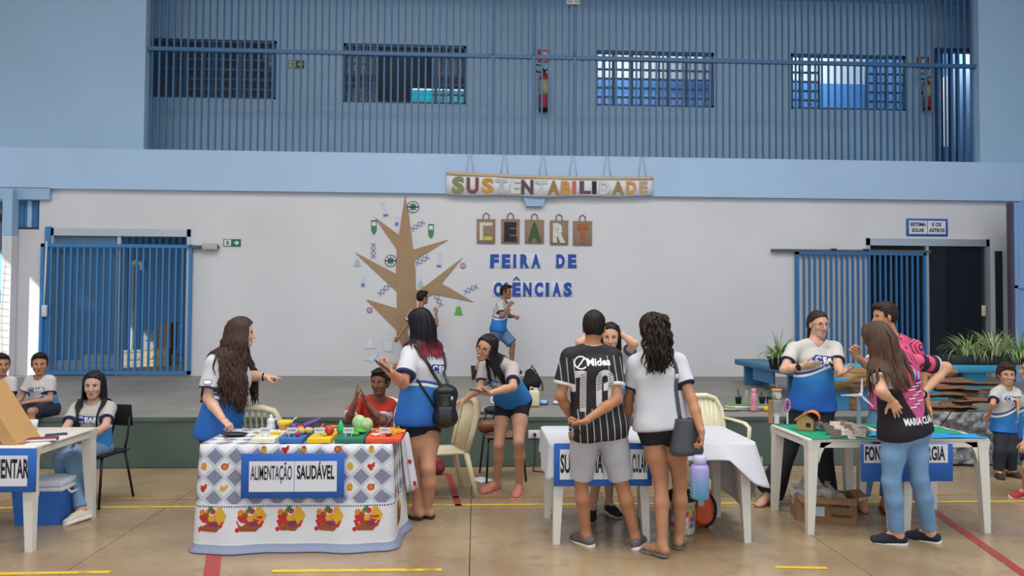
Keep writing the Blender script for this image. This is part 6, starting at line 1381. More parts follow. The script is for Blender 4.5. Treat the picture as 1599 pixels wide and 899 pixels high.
# white board: lemon wedge and cheese
slice_('lemon_wedge', X(0, .62), 5.66, 'yellow lemon wedge lying on the white board', m_yelf, .06, .6)
g = MB().ell((X(0, .78), 5.72, BT+.012), (.035, .022, .012)); piece('cheese_piece', g, mat('cheese_pale', '#ded38e', .6), (X(0, .78), 5.72, BT), 'pale yellow cheese piece at the back of the white board', 'food')
# blue board: eggplants, onion, tomatoes, potatoes, radish
def eggplant(P, r, label):
    P = np.array(P); t = empty('eggplant', P[0]*A3(1, 1, 0)+A3(0, 0, BT), label, 'vegetable', 'toy eggplants'); obj('flesh', MB().tube(P, r, 12), m_purp, t); d = N(P[-1]-P[-2]); obj('stem', MB().cyl(P[-1], P[-1]+d*.02, .010, 8, .005), mat('eggplant_stem', '#6f4b86', .6), t)
eggplant([(X(1, .45), 5.84, BT+.028), (X(1, .70), 5.85, BT+.035), (X(1, 1.0), 5.86, BT+.06), (X(1, 1.25), 5.86, BT+.085)], [.020, .030, .024, .014], 'long purple eggplant lying across the back of the blue board')
eggplant([(X(1, .20), 5.74, BT+.03), (X(1, .30), 5.77, BT+.04), (X(1, .38), 5.81, BT+.05)], [.022, .036, .02], 'short plump purple eggplant on the left of the blue board')
fruit('tomato', (X(1, .60), 5.76, BT), .030, mat('toy_orange_red', '#d0542c', .4), 'orange red tomato between the eggplants on the blue board', 'vegetable', None, ms)
fruit('potato', (X(1, .70), 5.70, BT), .030, m_pot, 'large tan potato at the middle of the blue board', 'vegetable', None, None, (1.1, 1, .9))
fruit('potato', (X(1, .98), 5.74, BT), .028, m_pot, 'tan potato at the right edge of the blue board', 'vegetable', None, None, (1.2, 1, .9))
fruit('potato', (X(1, .30), 5.645, BT), .026, m_pot, 'cream potato just behind the card of the blue board', 'vegetable', None, None, (1.2, 1, .9))
fruit('radish', (X(1, .70), 5.60, BT), .020, mat('radish_red', '#a8304a', .4), 'small dark red radish at the front of the blue board', 'vegetable', None, ms)
# yellow board: tomato, carrots, bananas, chilli
fruit('tomato', (X(2, .80), 5.66, BT), .036, tomato, 'big red tomato at the right of the yellow board', 'vegetable', None, ms)
for i, (x0, y0, a) in enumerate(((.45, 5.78, .5), (.62, 5.80, .9), (.80, 5.80, .3))):
    c = A3(X(2, x0), y0, BT+.016+.012*i); d = A3(math.cos(a), math.sin(a)*.4, .12)
    t = empty('carrot', c*A3(1, 1, 0)+A3(0, 0, BT), ('orange carrot at the back left of the yellow board', 'orange carrot in the middle of the pile on the yellow board', 'orange carrot topmost at the back of the yellow board')[i], 'vegetable', 'toy carrots'); obj('root', MB().tube([c-d*.05, c, c+d*.05], [.016, .014, .004], 10), m_org, t); obj('leaf_tuft', MB().cyl(c-d*.05, c-d*.075, .008, 6, .003), ms, t)
g = MB().tube([(X(2, .35), 5.70, BT+.014), (X(2, .45), 5.72, BT+.020), (X(2, .60), 5.72, BT+.022), (X(2, .72), 5.73, BT+.016)], [.006, .014, .014, .005], 8); piece('banana', g, m_yelf, (X(2, .5), 5.71, BT), 'yellow banana behind the red tomato on the yellow board', 'fruit')
g = MB().tube([(X(2, .25), 5.76, BT+.012), (X(2, .35), 5.80, BT+.05), (X(2, .38), 5.82, BT+.065)], [.012, .010, .004], 8); piece('red_pepper', g, mat('pepper_red', '#b8442f', .35), (X(2, .3), 5.78, BT), 'slim red pepper leaning at the left of the yellow board', 'vegetable')
g = MB().ell((X(2, .62), 5.615, BT+.014), (.024, .016, .013)); piece('lime', g, mat('lime_green', '#a7bb33', .4), (X(2, .62), 5.615, BT), 'small lime beside the card of the yellow board', 'fruit')
# green board: lettuce leaves, two cabbages, drop-shaped green bottle
for i, (fx_, y0, a) in enumerate(((.45, 5.72, .3), (.55, 5.66, -.5), (.68, 5.74, .1), (.80, 5.71, .7), (.62, 5.78, -.2))):
    c = A3(X(3, fx_), y0, BT+.010+.004*i); R = rz(a); P = [(-.045, 0), (-.02, .018), (.015, .022), (.045, .006), (.05, -.004), (.015, -.022), (-.02, -.016)]
    g = MB().prism(P, c, R[:, 0], R[:, 1]+A3(0, 0, .12), .007); g.tube([c+R[:, 0]*-.045+A3(0, 0, .004), c+R[:, 0]*.045+A3(0, 0, .004)], .003, 5)
    piece('lettuce_leaf', g, m_leaf, c*A3(1, 1, 0)+A3(0, 0, BT), ('lettuce leaf left of the others on the green board', 'front lettuce leaf right of the green board card', 'upper lettuce leaf amid the heap on the green board', 'rightmost lettuce leaf on the green board', 'rear lettuce leaf before the cabbages')[i], 'vegetable', 'toy lettuce leaves')
for i, (px, yy, r) in enumerate(((561, 5.84, .066), (573, 5.82, .056))):
    p = at(px, 668, yy); t = empty('cabbage', (p[0], yy, BT), ('larger pale green cabbage, left of the pair', 'smaller pale green cabbage, right of the pair')[i], 'vegetable', 'pair of cabbages'); c = A3(p[0], yy, BT+r*.95)
    obj('heart', MB().ell(c, (r*.82, r*.8, r*.95), 16, 10), m_cab, t)
    for j in range(6):
        a = j*1.05+i; d = A3(math.cos(a), math.sin(a), 0); e = MB().ell(c+d*r*.32+A3(0, 0, -.08*r), (r*.62, r*.22, r*.9), 10, 8, np.stack([np.cross(A3(0, 0, 1), d), d, A3(0, 0, 1)], 1)); obj('outer_leaf', e, m_cab, t)
p = at(532, 672, 5.86); obj('green_flask', MB().lathe((p[0], 5.86, BT-.02), [(.028, 0), (.033, .02), (.030, .045), (.014, .08), (.002, .105)], 16), mat('bright_green_plastic', '#1fb86a', .35), loc=(p[0], 5.86, BT-.02), label='bright green drop-shaped flask behind the green board', cat='flask')
# red board: biscuits, bread, cheese slices, dark pot
for i in range(9):
    x = X(4, .30+.16*(i % 5)); y = 5.77+.06*(i//5); t = empty('biscuit', (x, y, BT), '%s biscuit, %s in the %s row on the orange red board' % (('pale golden', 'orange')[i % 2], ('leftmost', 'second', 'middle', 'fourth', 'rightmost')[i % 5], ('front', 'rear')[i//5]), 'biscuit', 'golden biscuits on the orange red board')
    a = .4*i; R = rz(a); g = MB().rbox((x, y, BT+.012+.008*(i % 2)), (.066, .044, .018), .008, 2, R); obj('wafer', g, m_org if i % 2 else mat('biscuit_gold', '#dd9a35', .6), t); obj('topping', MB().ell((x, y, BT+.021+.008*(i % 2)), (.017, .011, .005), 10, 6, R), mat('topping_brown', '#b4651f', .6), t)
for i, (fx_, y) in enumerate(((.70, 5.70), (.80, 5.73), (.68, 5.75), (.84, 5.68))):
    slice_('cheese_slice', X(4, fx_)-.02, y, ('yellow cheese slice at the front left', 'yellow cheese slice on the right', 'yellow cheese slice at the back', 'yellow cheese slice at the front right')[i]+' of the orange red board', m_yelf, .05, .5*i, 'cheese slices on the orange red board', BT+.002*i)
g = MB().lathe((X(4, .62), 5.615, BT), [(.020, 0), (.024, .018), (.022, .02), (.020, .012)], 14); piece('dark_pot', g, mat('brown_pot', '#5a2b26', .5), (X(4, .62), 5.615, BT), 'small dark brown pot at the front of the orange red board', 'pot')
g = MB().ell((X(4, .62), 5.615, BT+.024), (.017, .017, .008)); piece('cream_puff', g, MATS['cheese_pale'], (X(4, .62), 5.615, BT+.018), 'pale topping lump sitting in the small dark brown pot', 'food')
for i, (fx_, y) in enumerate(((.20, 5.66), (.32, 5.68), (.27, 5.625))):
    g = MB().rbox((X(4, fx_), y, BT+.007), (.05, .035, .012), .005, 2, rz(.4*i)); piece('bread_slice', g, mat('pale_bread', '#d9b7a5', .8), (X(4, fx_), y, BT), ('pale bread slice left of the orange red board card', 'pale bread slice behind the orange red board card', 'pale bread slice before the orange red board card')[i], 'bread', 'pale bread slices')
# bottles behind the white board
p = at(423, 672, 5.98); t = empty('sauce_bottle', (p[0], 5.98, CZ), 'white squeeze bottle behind the white cutting board', 'bottle'); obj('bottle', MB().lathe((p[0], 5.98, CZ), [(.03, 0), (.034, .01), (.034, .06), (.027, .075), (.031, .09), (.029, .11), (.012, .125)], 16), MATS['pvc_white'], t); obj('cap', MB().lathe((p[0], 5.98, CZ+.122), [(.013, 0), (.013, .012), (.005, .026)], 12), m_paper, t)
p = at(431, 672, 6.02); t = empty('blue_bottle', (p[0], 6.02, CZ), 'small dark blue bottle between the white bottle and yellow pot', 'bottle'); obj('bottle', MB().lathe((p[0], 6.02, CZ), [(.02, 0), (.024, .01), (.024, .06), (.012, .085), (.012, .10)], 14), mat('bottle_blue', '#2b3a8c', .3), t); obj('cap', MB().cyl((p[0], 6.02, CZ+.10), (p[0], 6.02, CZ+.115), .014, 12), m_paper, t)
p = at(445, 672, 5.94); t = empty('yellow_pot', (p[0], 5.94, CZ), 'yellow topped see-through pot with a spoon beside the bottles', 'pot'); mpot = mat('amber_plastic', '#d0a254', .3, alpha=.85)
obj('bowl', MB().lathe((p[0], 5.94, CZ), [(.035, 0), (.04, .01), (.05, .07), (.052, .095), (.047, .095), (.036, .015)], 18), mpot, t); obj('rim', MB().lathe((p[0], 5.94, CZ+.075), [(.052, 0), (.058, .004), (.06, .032), (.053, .034)], 18), mat('pot_yellow', '#e0b832', .45), t); obj('spoon', MB().tube([(p[0]+.02, 5.94, CZ+.05), (p[0]+.075, 5.94, CZ+.125), (p[0]+.09, 5.94, CZ+.13)], .006, 6), m_paper, t)
p = at(436, 673, 5.9); obj('salt_pot', MB().lathe((p[0], 5.9, CZ), [(.016, 0), (.018, .035), (.014, .04), (.004, .046)], 12), mat('pale_pink', '#d8b6ac', .5), loc=(p[0], 5.9, CZ), label='tiny pinkish pot before the blue bottle', cat='pot')
p = at(366, 679, 5.86); t = empty('black_pouch', (p[0], 5.86, CZ), 'flat black zip pouch under the curly haired woman\'s hand', 'pouch'); obj('pouch', MB().ell((p[0], 5.86, CZ+.018), (.10, .055, .017), 20, 10), m_blk, t); obj('zip', MB().tube([(p[0]-.085, 5.825, CZ+.022), (p[0], 5.806, CZ+.022), (p[0]+.085, 5.825, CZ+.022)], .004, 6), mat('zip_grey', '#54545c', .4), t)
# ================================================================ RIGHT TABLES
m_gpap = mat('green_crepe', '#12906c', .75, var=.12, vscale=14, bump=.5, bscale=14); m_bpap = mat('blue_crepe', '#1f8fd0', .6, var=.2, vscale=16, bump=.6, bscale=18)
def sheet(name, x0, x1, y0, y1, z, m, label, amp=.004, seed=0, group=None, poly=None):
    g = MB(); g.smooth = True; nx, ny = 16, 14; r = np.random.default_rng(seed); a = r.uniform(0, 6, 6); V = []
    for j in range(ny):
        for i in range(nx):
            u, v = i/(nx-1), j/(ny-1); x = x0+(x1-x0)*u; y = y0+(y1-y0)*v
            if poly: x = (1-v)*((1-u)*poly[0][0]+u*poly[1][0])+v*((1-u)*poly[3][0]+u*poly[2][0]); y = (1-v)*((1-u)*poly[0][1]+u*poly[1][1])+v*((1-u)*poly[3][1]+u*poly[2][1])
            V.append((x+.004*math.sin(9*v+a[0]), y+.004*math.sin(8*u+a[1]), z+amp*(1+math.sin(11*u+5*v+a[2])*math.sin(13*v+a[3]))))
    g.add(V, [(j*nx+i, j*nx+i+1, (j+1)*nx+i+1, (j+1)*nx+i) for j in range(ny-1) for i in range(nx-1)], True)
    o = obj(name, g, m, loc=((x0+x1)/2, (y0+y1)/2, z), label=label, cat='paper', group=group); md = o.modifiers.new('t', 'SOLIDIFY'); md.thickness = .0015; return o
sheet('green_paper', 2.60, 3.22, 5.74, 6.48, TH+.001, m_gpap, 'green crepe paper covering the table under the cardboard house', .003, 1)
sheet('green_paper', 3.36, 3.95, 5.90, 6.48, TH+.001, m_gpap, 'green crepe paper covering the back of the rightmost table', .006, 2)
sheet('blue_paper', 3.34, 4.00, 5.74, 5.93, TH+.001, m_bpap, 'blue crumpled paper strip along the front of the rightmost table', .008, 3)
sheet('blue_paper', 3.08, 3.24, 5.80, 6.05, TH+.010, m_bpap, 'blue paper patch like water beside the newspaper squares', .004, 4)
GZ = TH+.010
# house
p = atz(1263, 672, GZ); hx, hy = p[0], p[1]+.06; t = empty('cardboard_house', (hx, hy, GZ), 'small cardboard house with solar panel and curved orange roof', 'model house')
m_cd = mat('brown_cardboard', '#a98558', .85, var=.06, vscale=30); R = rz(rad(-28)); w, d, h = .125, .12, .085
def hp_(x, y, z): return A3(hx, hy, GZ)+R@A3(x, y, z)
ex_, ey_ = R[:, 0], R[:, 1]
obj('wall', MB().prism([(-w/2, 0), (w/2, 0), (w/2, h), (0, h+.05), (-w/2, h)], hp_(0, -d/2, 0), ex_, (0, 0, 1), .004), m_cd, t)
obj('wall', MB().prism([(-w/2, 0), (w/2, 0), (w/2, h), (0, h+.05), (-w/2, h)], hp_(0, d/2, 0), ex_, (0, 0, 1), .004), m_cd, t)
for sx in (-1, 1): obj('wall', MB().box(hp_(sx*w/2, 0, h/2), (.004, d, h), R), m_cd, t)
obj('window_hole', MB().box(hp_(.025, -d/2-.0025, .045), (.034, .003, .034), R), m_ink, t); obj('door_hole', MB().box(hp_(-w/2-.0025, -.01, .04), (.003, .022, .045), R), m_ink, t)
sl = math.atan2(.05, w/2); Rl = R@np.array([[math.cos(sl), 0, -math.sin(sl)], [0, 1, 0], [math.sin(sl), 0, math.cos(sl)]])
L_ = math.hypot(w/2, .05)+.025; obj('roof', MB().box(hp_(-w/4-.008, 0, h+.024), (L_, d+.03, .005), Rl), mat('roof_tan', '#c28a4b', .8), t)
sp = MB()
for i in range(2):
    for j in range(3): sp.box(hp_(-w/4-.008, 0, h+.024)+Rl@A3(-.022+.04*i, -.04+.04*j, .0035), (.034, .032, .003), Rl)
obj('solar_panel', sp, mat('solar_grey', '#4c5564', .25), t)
m_oran = mat('orange_card', '#de7a1e', .6); g = MB(); P = [(math.cos(a)*.06, math.sin(a)*.06) for a in np.linspace(-.25, 2.7, 14)]; P2 = [(x*.94, y*.94) for x, y in P[::-1]]
for q0, q1, q2_, q3 in zip(P[:-1], P[1:], P2[::-1][1:], P2[::-1][:-1]): g.prism([q0, q1, q2_, q3], hp_(w/4+.02, 0, h+.01), ex_, (0, 0, 1), d+.035)
obj('roof_curved', g, m_oran, t)
# layered transparent tower with an orange lid, card tube, and pink ring behind
p = atz(1213, 661, GZ); tx0, ty0 = p[0], p[1]; t = empty('water_tower_model', (tx0, ty0, GZ), 'clear plastic cup tower with an orange lid on a white tube', 'model'); mclr = mat('clear_plastic', '#c4c2bd', .15, alpha=.5)
obj('tube_base', MB().cyl((tx0, ty0, GZ), (tx0, ty0, GZ+.095), .022, 18), m_paper, t); obj('cup', MB().lathe((tx0, ty0, GZ+.095), [(.030, 0), (.038, .09), (.045, .10), (.045, .106), (.03, .106)], 20), mclr, t)
obj('upper_cup', MB().lathe((tx0, ty0, GZ+.20), [(.036, 0), (.040, .085), (.038, .085), (.034, .004)], 20), mclr, t); obj('lid', MB().lathe((tx0, ty0, GZ+.285), [(.044, 0), (.047, .005), (.045, .012), (.01, .014)], 20), mat('orange_lid', '#d08a52', .5), t); obj('dial', MB().cyl((tx0, ty0-.043, GZ+.245), (tx0, ty0-.038, GZ+.245), .026, 20), mat('dial_grey', '#b9b6b4', .5), t)
obj('wire', MB().tube([(tx0, ty0, GZ+.297), (tx0+.003, ty0, GZ+.33)], .003, 5), m_org, t)
obj('card_support', MB().b2((tx0-.055, ty0+.02, GZ), (tx0-.025, ty0+.05, GZ+.2)), m_cd, t)
p = atz(1232, 664, GZ); t = empty('pink_ring_toy', (p[0]+.02, p[1]+.08, GZ), 'pink and white ring toy beside the cup tower', 'toy'); cx, cy = p[0]+.02, p[1]+.08
obj('ring', MB().tube([(cx+.022*math.cos(a), cy, GZ+.16+.05*math.sin(a)) for a in np.linspace(0, 6.283, 17)], .010, 8), mat('toy_pink', '#c9748c', .5), t); obj('post', MB().cyl((cx, cy, GZ), (cx, cy, GZ+.11), .009, 8), m_paper, t)
# wind turbine
p = atz(1343, 666, GZ); wx, wy = p[0], p[1]+.02; t = empty('wind_turbine_model', (wx, wy, GZ), 'white three bladed wind turbine model on the right tables', 'model'); mw = mat('turbine_white', '#cfd2d6', .4)
obj('base', MB().cyl((wx, wy, GZ), (wx, wy, GZ+.012), .055, 20), mat('turbine_base', '#8a8478', .7), t); zt = at(1343, 616, wy)[2]; obj('tower', MB().cyl((wx, wy, GZ+.01), (wx, wy, zt), .019, 14, .014), mat('turbine_grey', '#7d8a9a', .5), t); obj('hub', MB().ell((wx, wy-.03, zt), (.018, .028, .018)), mw, t)
for k, (px, py) in enumerate(((1313, 617), (1346, 590), (1364, 635))):
    e = at(px, py, wy-.045); c0 = A3(wx, wy-.045, zt); dv = e-c0; sd = N(np.cross(dv, A3(0, 1, 0))); obj('blade', MB().prism([(0, -.006), (.25, -.013), (1, -.004), (1, .003), (.25, .009), (0, .006)], c0, dv, sd, .005), mw, t)
# newspaper squares: each a printed square on little folded legs
mn = [mat('newsprint_%d' % i, hx, .8, var=.5, vscale=70) for i, hx in enumerate(('#8c857c', '#5b504b', '#b5aca0', '#6d5c54'))]
rn = random.Random(12); k = 0
for i, (px, py) in enumerate(((1278, 670), (1290, 671), (1304, 669), (1316, 668), (1328, 671), (1296, 677), (1309, 676), (1322, 675), (1335, 674), (1305, 683), (1318, 681), (1331, 680), (1343, 682), (1350, 678), (1328, 686))):
    p = atz(px, py, GZ); R = rz(rn.uniform(-.5, .5)); tl = rn.uniform(.45, .95); c, s_ = math.cos(tl), math.sin(tl); R = R@np.array([[1, 0, 0], [0, c, -s_], [0, s_, c]])
    g = MB().box((p[0], p[1], GZ+.034), (.082, .072, .003), R); obj('newspaper_square', g, mn[i % 4], loc=(p[0], p[1], GZ), label='%s newspaper square, number %s from the house in its row, %s row' % (('grey', 'dark', 'pale', 'brown')[i % 4], ('one', 'two', 'three', 'four', 'five')[i % 5], ('rear', 'middle', 'front')[i//5]), cat='paper', group='newspaper squares by the cardboard house')
# carton under the table with plastic wrap in it
A = atz(1223, 797, 0); B = atz(1308, 808, 0); t = empty('carton', (2.82, 6.25, 0), 'open brown carton filled with clear plastic under the right table', 'box'); R = rz(rad(-14)); mcb = mat('carton_brown', '#8c6a4a', .85, var=.06, vscale=12)
cc = A3(2.90, 6.22, 0); w, d, h = .46, .30, .20
def cp(x, y, z): return cc+R@A3(x, y, z)
for (c, dm) in (((0, -d/2, h/2), (w, .008, h)), ((0, d/2, h/2), (w, .008, h)), ((-w/2, 0, h/2), (.008, d, h)), ((w/2, 0, h/2), (.008, d, h))): obj('side', MB().box(cp(*c), dm, R), mcb, t)
obj('bottom', MB().box(cp(0, 0, .006), (w, d, .006), R), mcb, t)
obj('label_sticker', MB().box(cp(-.06, -d/2-.005, .09), (.09, .002, .075), R), m_paper, t)
g = MB(); g.add([cp(-w/2, -d/2, h), cp(w/2, -d/2, h), cp(w/2-.02, -d/2-.09, h-.03), cp(-w/2+.02, -d/2-.09, h-.03)], [(0, 1, 2, 3)]); g.add([cp(w/2, -d/2, h), cp(w/2, d/2, h), cp(w/2+.09, d/2-.02, h+.02), cp(w/2+.09, -d/2+.02, h+.02)], [(0, 1, 2, 3)]); 
o = obj('flap', g, mcb, t); md = o.modifiers.new('t', 'SOLIDIFY'); md.thickness = .006
for (s, x, z, hh, ww) in (('Favorita', .10, .13, .035, .15), ('Alimentos', .11, .05, .03, .16)): g = MB(); text(g, s, cp(x, -d/2-.0055, z), R[:, 0], (0, 0, 1), hh, ww, .03); obj('lettering', g, mat('carton_print', '#3a2a20', .8), t)
r = np.random.default_rng(2); pr = [rc(cp(-.15, 0, h-.06), cp(.12, 0, h-.06), .10, .08, .01)]
for i in range(34):
    a = cp(r.uniform(-.19, .14), r.uniform(-.10, .10), h+r.uniform(-.06, .05)); dd = r.normal(size=3)*.05; pr.append(rc(a-dd, a+dd, .012, .008, .006, np.cross(dd, r.normal(size=3)), 4, 2.5))
V, Q = Field(pr, .006).nets()
o = obj('plastic_wrap', quadmesh('wrap', V, Q, [mat('clear_wrap', '#b9b2a8', .2, alpha=.6, spec=.8)], np.zeros(3)), []); tag(o, 'crumpled clear plastic wrap bulging out of the brown carton', 'plastic wrap')
# ================================================================ THINGS PEOPLE HOLD OR CARRY
def phone(w, d, n_, label, hx='#1c1d24'):
    d = N(d); n_ = N(np.array(n_)-d*np.dot(n_, d)); R = np.stack([np.cross(d, n_), d, n_], 1); g = MB().rbox(w, (.072, .15, .009), .004, 2, R); g.cur = 1; g.rbox(w+n_*.0042, (.064, .138, .002), .001, 1, R)
    return obj('phone', g, [mat('phone_'+hx.strip('#'), hx, .3), MATS['screen_glass']], loc=w, label=label, cat='phone')
w = R6['J']['wrL']; phone(at(598, 572, w[1]-.02), (-.75, .3, .5), (.4, .3, .8), 'black phone held up by the woman with red hair tips')
w = R7['J']['wrL']; phone(w+A3(-.09, -.03, .03), (-.95, -.1, .12), (0, -.1, 1), 'dark phone held flat by the bending girl')
w = R10['J']['wrR']; c = w+A3(-.10, -.035, -.05); t = empty('key_ring', c, 'keys on a ring hanging from the hand behind the man\'s back', 'keys'); obj('ring', MB().tube([c+A3(.016*math.cos(a), 0, .016*math.sin(a)) for a in np.linspace(0, 6.283, 13)], .003, 5), m_alu, t)
for i in range(3): obj('key', MB().rbox(c+A3(-.012+.012*i, -.004*i, -.045), (.010, .004, .055), .002, 1, np.array([[1, 0, .2*(i-1)], [0, 1, 0], [-.2*(i-1), 0, 1]])), mat('key_brass', '#8a6a4a', .4, metal=.6), t)
obj('strap', MB().tube([c+A3(.0, -.01, .02), c+A3(.05, -.015, .01), c+A3(.075, -.01, -.05)], .010, 6, flat=.4), m_blk, t)
# grey shoulder bag of the ponytailed woman
J = R12['J']; Yb = J['hipR'][1]-.14; A = at(1049, 655, Yb); B = at(1095, 708, Yb); cx, cz = (A[0]+B[0])/2, (A[2]+B[2])/2; t = empty('shoulder_bag', (cx, Yb, cz), 'dark grey bucket bag hanging by the ponytailed woman\'s hip', 'bag'); m_bag = mat('grey_leather', '#3f4247', .45, var=.06, vscale=12)
pr = [rc(A3(cx, Yb, cz+.13), A3(cx, Yb, cz-.09), .062, .075, .03, A3(1, 0, 0), 1.25, 1.6)]
V, Q = Field(pr, .009, [(A3(cx, Yb, cz+.125), A3(0, 0, 1)), (A3(cx, Yb, cz-.125), A3(0, 0, -1))]).nets(); V = wrinkle(V, Q, .006, 3, 30, (1, 1, .2)); obj('bag_body', quadmesh('bag', V, Q, [m_bag], np.array([cx, Yb, cz])), [], t)
sp = []
s0 = J['shR']*.55+J['neck']*.45+A3(0, -.0, .075); SF = R12['shirtF']
a0, a1 = np.array([cx-.045, Yb, cz+.12]), s0
for f in np.linspace(0, 1, 16):
    p = a0+(a1-a0)*f+A3(0, -.12*math.sin(f*math.pi)*.3, 0); 
    for _ in range(3):
        dd = SF.sample(p[None])[0]
        if dd < .010: p = p+SF.grad(p[None])[0]*(.010-dd)
    sp.append(p)
sp += [s0+A3(.0, .08, .0), s0+A3(0, .13, -.10)]
obj('strap', MB().tube(sp, .013, 6, flat=.25, up=(0, 1, 0)), m_bag, t); obj('buckle', MB().rbox(sp[9], (.03, .012, .035), .004, 1), m_alu, t)
# pastel bottle hanging from her hand
w = J['wrR']; Yq = w[1]-.02; A = at(1078, 722, Yq); B = at(1107, 778, Yq); cx = (A[0]+B[0])/2; zb, zt = B[2], at(1090, 720, Yq)[2]; r = (B[0]-A[0])/2; H_ = zt-zb
n = NT('pastel_gradient_plastic', .35, .5); z = n.xyz(n.obj())[2]; n.base(n.mix(n.rng(z, .02, H_*.9, 0, 1), S('#4f9fc4'), S('#a394cf'))); n.p.inputs['Alpha'].default_value = .94
t = empty('water_bottle', (cx, Yq, zb), 'big pastel purple to blue water bottle held by the ponytailed woman', 'bottle'); o = obj('bottle', MB().lathe((0, 0, 0), [(r*.85, 0), (r, .012), (r, H_*.80), (r*.86, H_*.90), (r*.62, H_*.93)], 24), n.m, t, world=False)
obj('cap', MB().lathe((cx, Yq, zb+H_*.92), [(r*.72, 0), (r*.74, .05), (r*.6, .06), (r*.3, .062)], 20), mat('lilac_plastic', '#b9b4d3', .4), t); obj('loop', MB().tube([(cx+.03, Yq, zb+H_*.95), (cx+.05, Yq, zb+H_*1.06), (cx+.02, Yq, zb+H_*1.16), (cx-.01, Yq, zb+H_*1.06)], .009, 6), MATS['lilac_plastic'], t)
g = MB()
for i in range(9): g.box((cx-r*.75, Yq-r*.70, zb+.03+i*H_*.08), (.020, .004, .003), rz(.8))
obj('volume_marks', g, m_paper, t)
# black backpack on the woman with red tips
J = R6['J']; Yb = J['pel'][1]-.12; A = at(676, 600, Yb); B = at(716, 668, Yb); cx, cz = (A[0]+B[0])/2, (A[2]+B[2])/2; t = empty('backpack', (cx, Yb, cz), 'black leather backpack slung behind the woman with red hair tips', 'backpack'); mb = mat('black_leather', '#17171a', .3, spec=.6)
hw_, hh = (B[0]-A[0])/2, (A[2]-B[2])/2; pr = [rc(A3(cx-hw_*.3, Yb, cz+hh*.55), A3(cx+hw_*.3, Yb, cz+hh*.55), hw_*.62, hw_*.62, .03), rc(A3(cx-hw_*.42, Yb, cz-hh*.55), A3(cx+hw_*.42, Yb, cz-hh*.55), hw_*.58, hw_*.58, .04), rc(A3(cx, Yb, cz+hh*.5), A3(cx, Yb, cz-hh*.5), hw_*.8, hw_*.85, .04)]
V, Q = Field(pr, .008, [(A3(cx, Yb-.09, cz), A3(0, -1, 0)), (A3(cx, Yb+.09, cz), A3(0, 1, 0))]).nets(); V = wrinkle(V, Q, .006, 9, 35, (1, 1, .3)); obj('bag_body', quadmesh('bag', V, Q, [mb], np.array([cx, Yb, cz])), [], t)
obj('pocket', MB().rbox((cx, Yb-.085, cz-hh*.35), (hw_*1.2, .05, hh*.8), .02, 3), mb, t); obj('flap', MB().rbox((cx, Yb-.06, cz+hh*.75), (hw_*1.3, .08, .05), .02, 3), mb, t)
SF = R6['shirtF']
def strap(P0, P1, n_=14, lift=.012, bulge=.0):
    o = []
    for f in np.linspace(0, 1, n_):
        p = P0+(P1-P0)*f+A3(0, -bulge*math.sin(f*math.pi), 0)
        for _ in range(3):
            dd = SF.sample(p[None])[0]
            if dd < lift: p = p+SF.grad(p[None])[0]*(lift-dd)
        o.append(p)
    return o
a = np.array([cx-.02, Yb-.02, cz+hh*.8]); sL = at(647, 538, J['shL'][1]-.05)
obj('strap', MB().tube(strap(a, sL), .013, 6, flat=.3, up=(0, 1, 0)), mb, t); a2 = np.array([cx+.03, Yb, cz+hh*.8]); obj('strap', MB().tube(strap(a2, J['shR']+A3(-.02, -.02, .06)), .011, 6, flat=.3, up=(0, 1, 0)), mb, t)
obj('lower_strap', MB().tube(strap(np.array([cx-hw_*.7, Yb, cz-hh*.2]), at(651, 592, J['pel'][1]-.2)), .010, 6, flat=.3, up=(0, 1, 0)), mb, t)
obj('buckle', MB().rbox((cx+hw_*.5, Yb-.095, cz+hh*.42), (.02, .01, .03), .003, 1), m_alu, t)
# ================================================================ ON THE FLOOR
p = atz(1071, 838, 0); t = empty('picture_bin', (p[0], p[1]+.11, 0), 'round bin covered in small coloured picture squares under the table', 'bin'); r, h = .098, .26; c0 = A3(p[0], p[1]+.11, 0)
obj('bucket', MB().lathe(c0, [(r*.92, 0), (r, .02), (r*1.03, h), (r*.95, h), (r*.9, .02)], 26), mat('bin_cream', '#b9b39c', .6), t); obj('rim', MB().lathe(c0+A3(0, 0, h-.005), [(r*1.06, 0), (r*1.08, .01), (r*1.08, .06), (r*1.0, .065)], 26), m_blk, t)
cols = ['#7c9c58', '#9b4f8a', '#c9a73c', '#b5483f', '#4f7fae', '#d9d3c4', '#5b4a86', '#c88f5a']
rn = random.Random(6)
mm = [mat('square_%d' % i, c, .6) for i, c in enumerate(cols)]
for k in range(5):
    for a in range(14):
        th = math.pi+a*math.pi/13*1.15-.25; g = MB(); rr_ = r*(.935+.09*k/5)+.0035; d = A3(math.cos(th), math.sin(th), 0); s_ = np.cross(A3(0, 0, 1), d)
        obj('picture_square', MB().box(c0+d*rr_+A3(0, 0, .035+.044*k), (.036, .038, .003), np.stack([s_, A3(0, 0, 1), d], 1)), mm[rn.randrange(8)], t)
p = atz(1101, 826, 0); cx, cy = p[0], p[1]+.10; t = empty('orange_backpack', (cx, cy, 0), 'orange and black backpack standing behind the picture bin', 'backpack'); pr = [rc(A3(cx, cy, .10), A3(cx+.01, cy, .24), .10, .075, .03, A3(1, 0, 0), 1.0, 1.0)]
V, Q = Field(pr, .009, [(A3(0, 0, .002), A3(0, 0, -1)), (A3(cx, cy-.08, 0), A3(0, -1, 0))]).nets(); obj('bag_body', quadmesh('bag', V, Q, [mat('orange_nylon', '#d3542a', .6)], np.array([cx, cy, 0])), [], t)
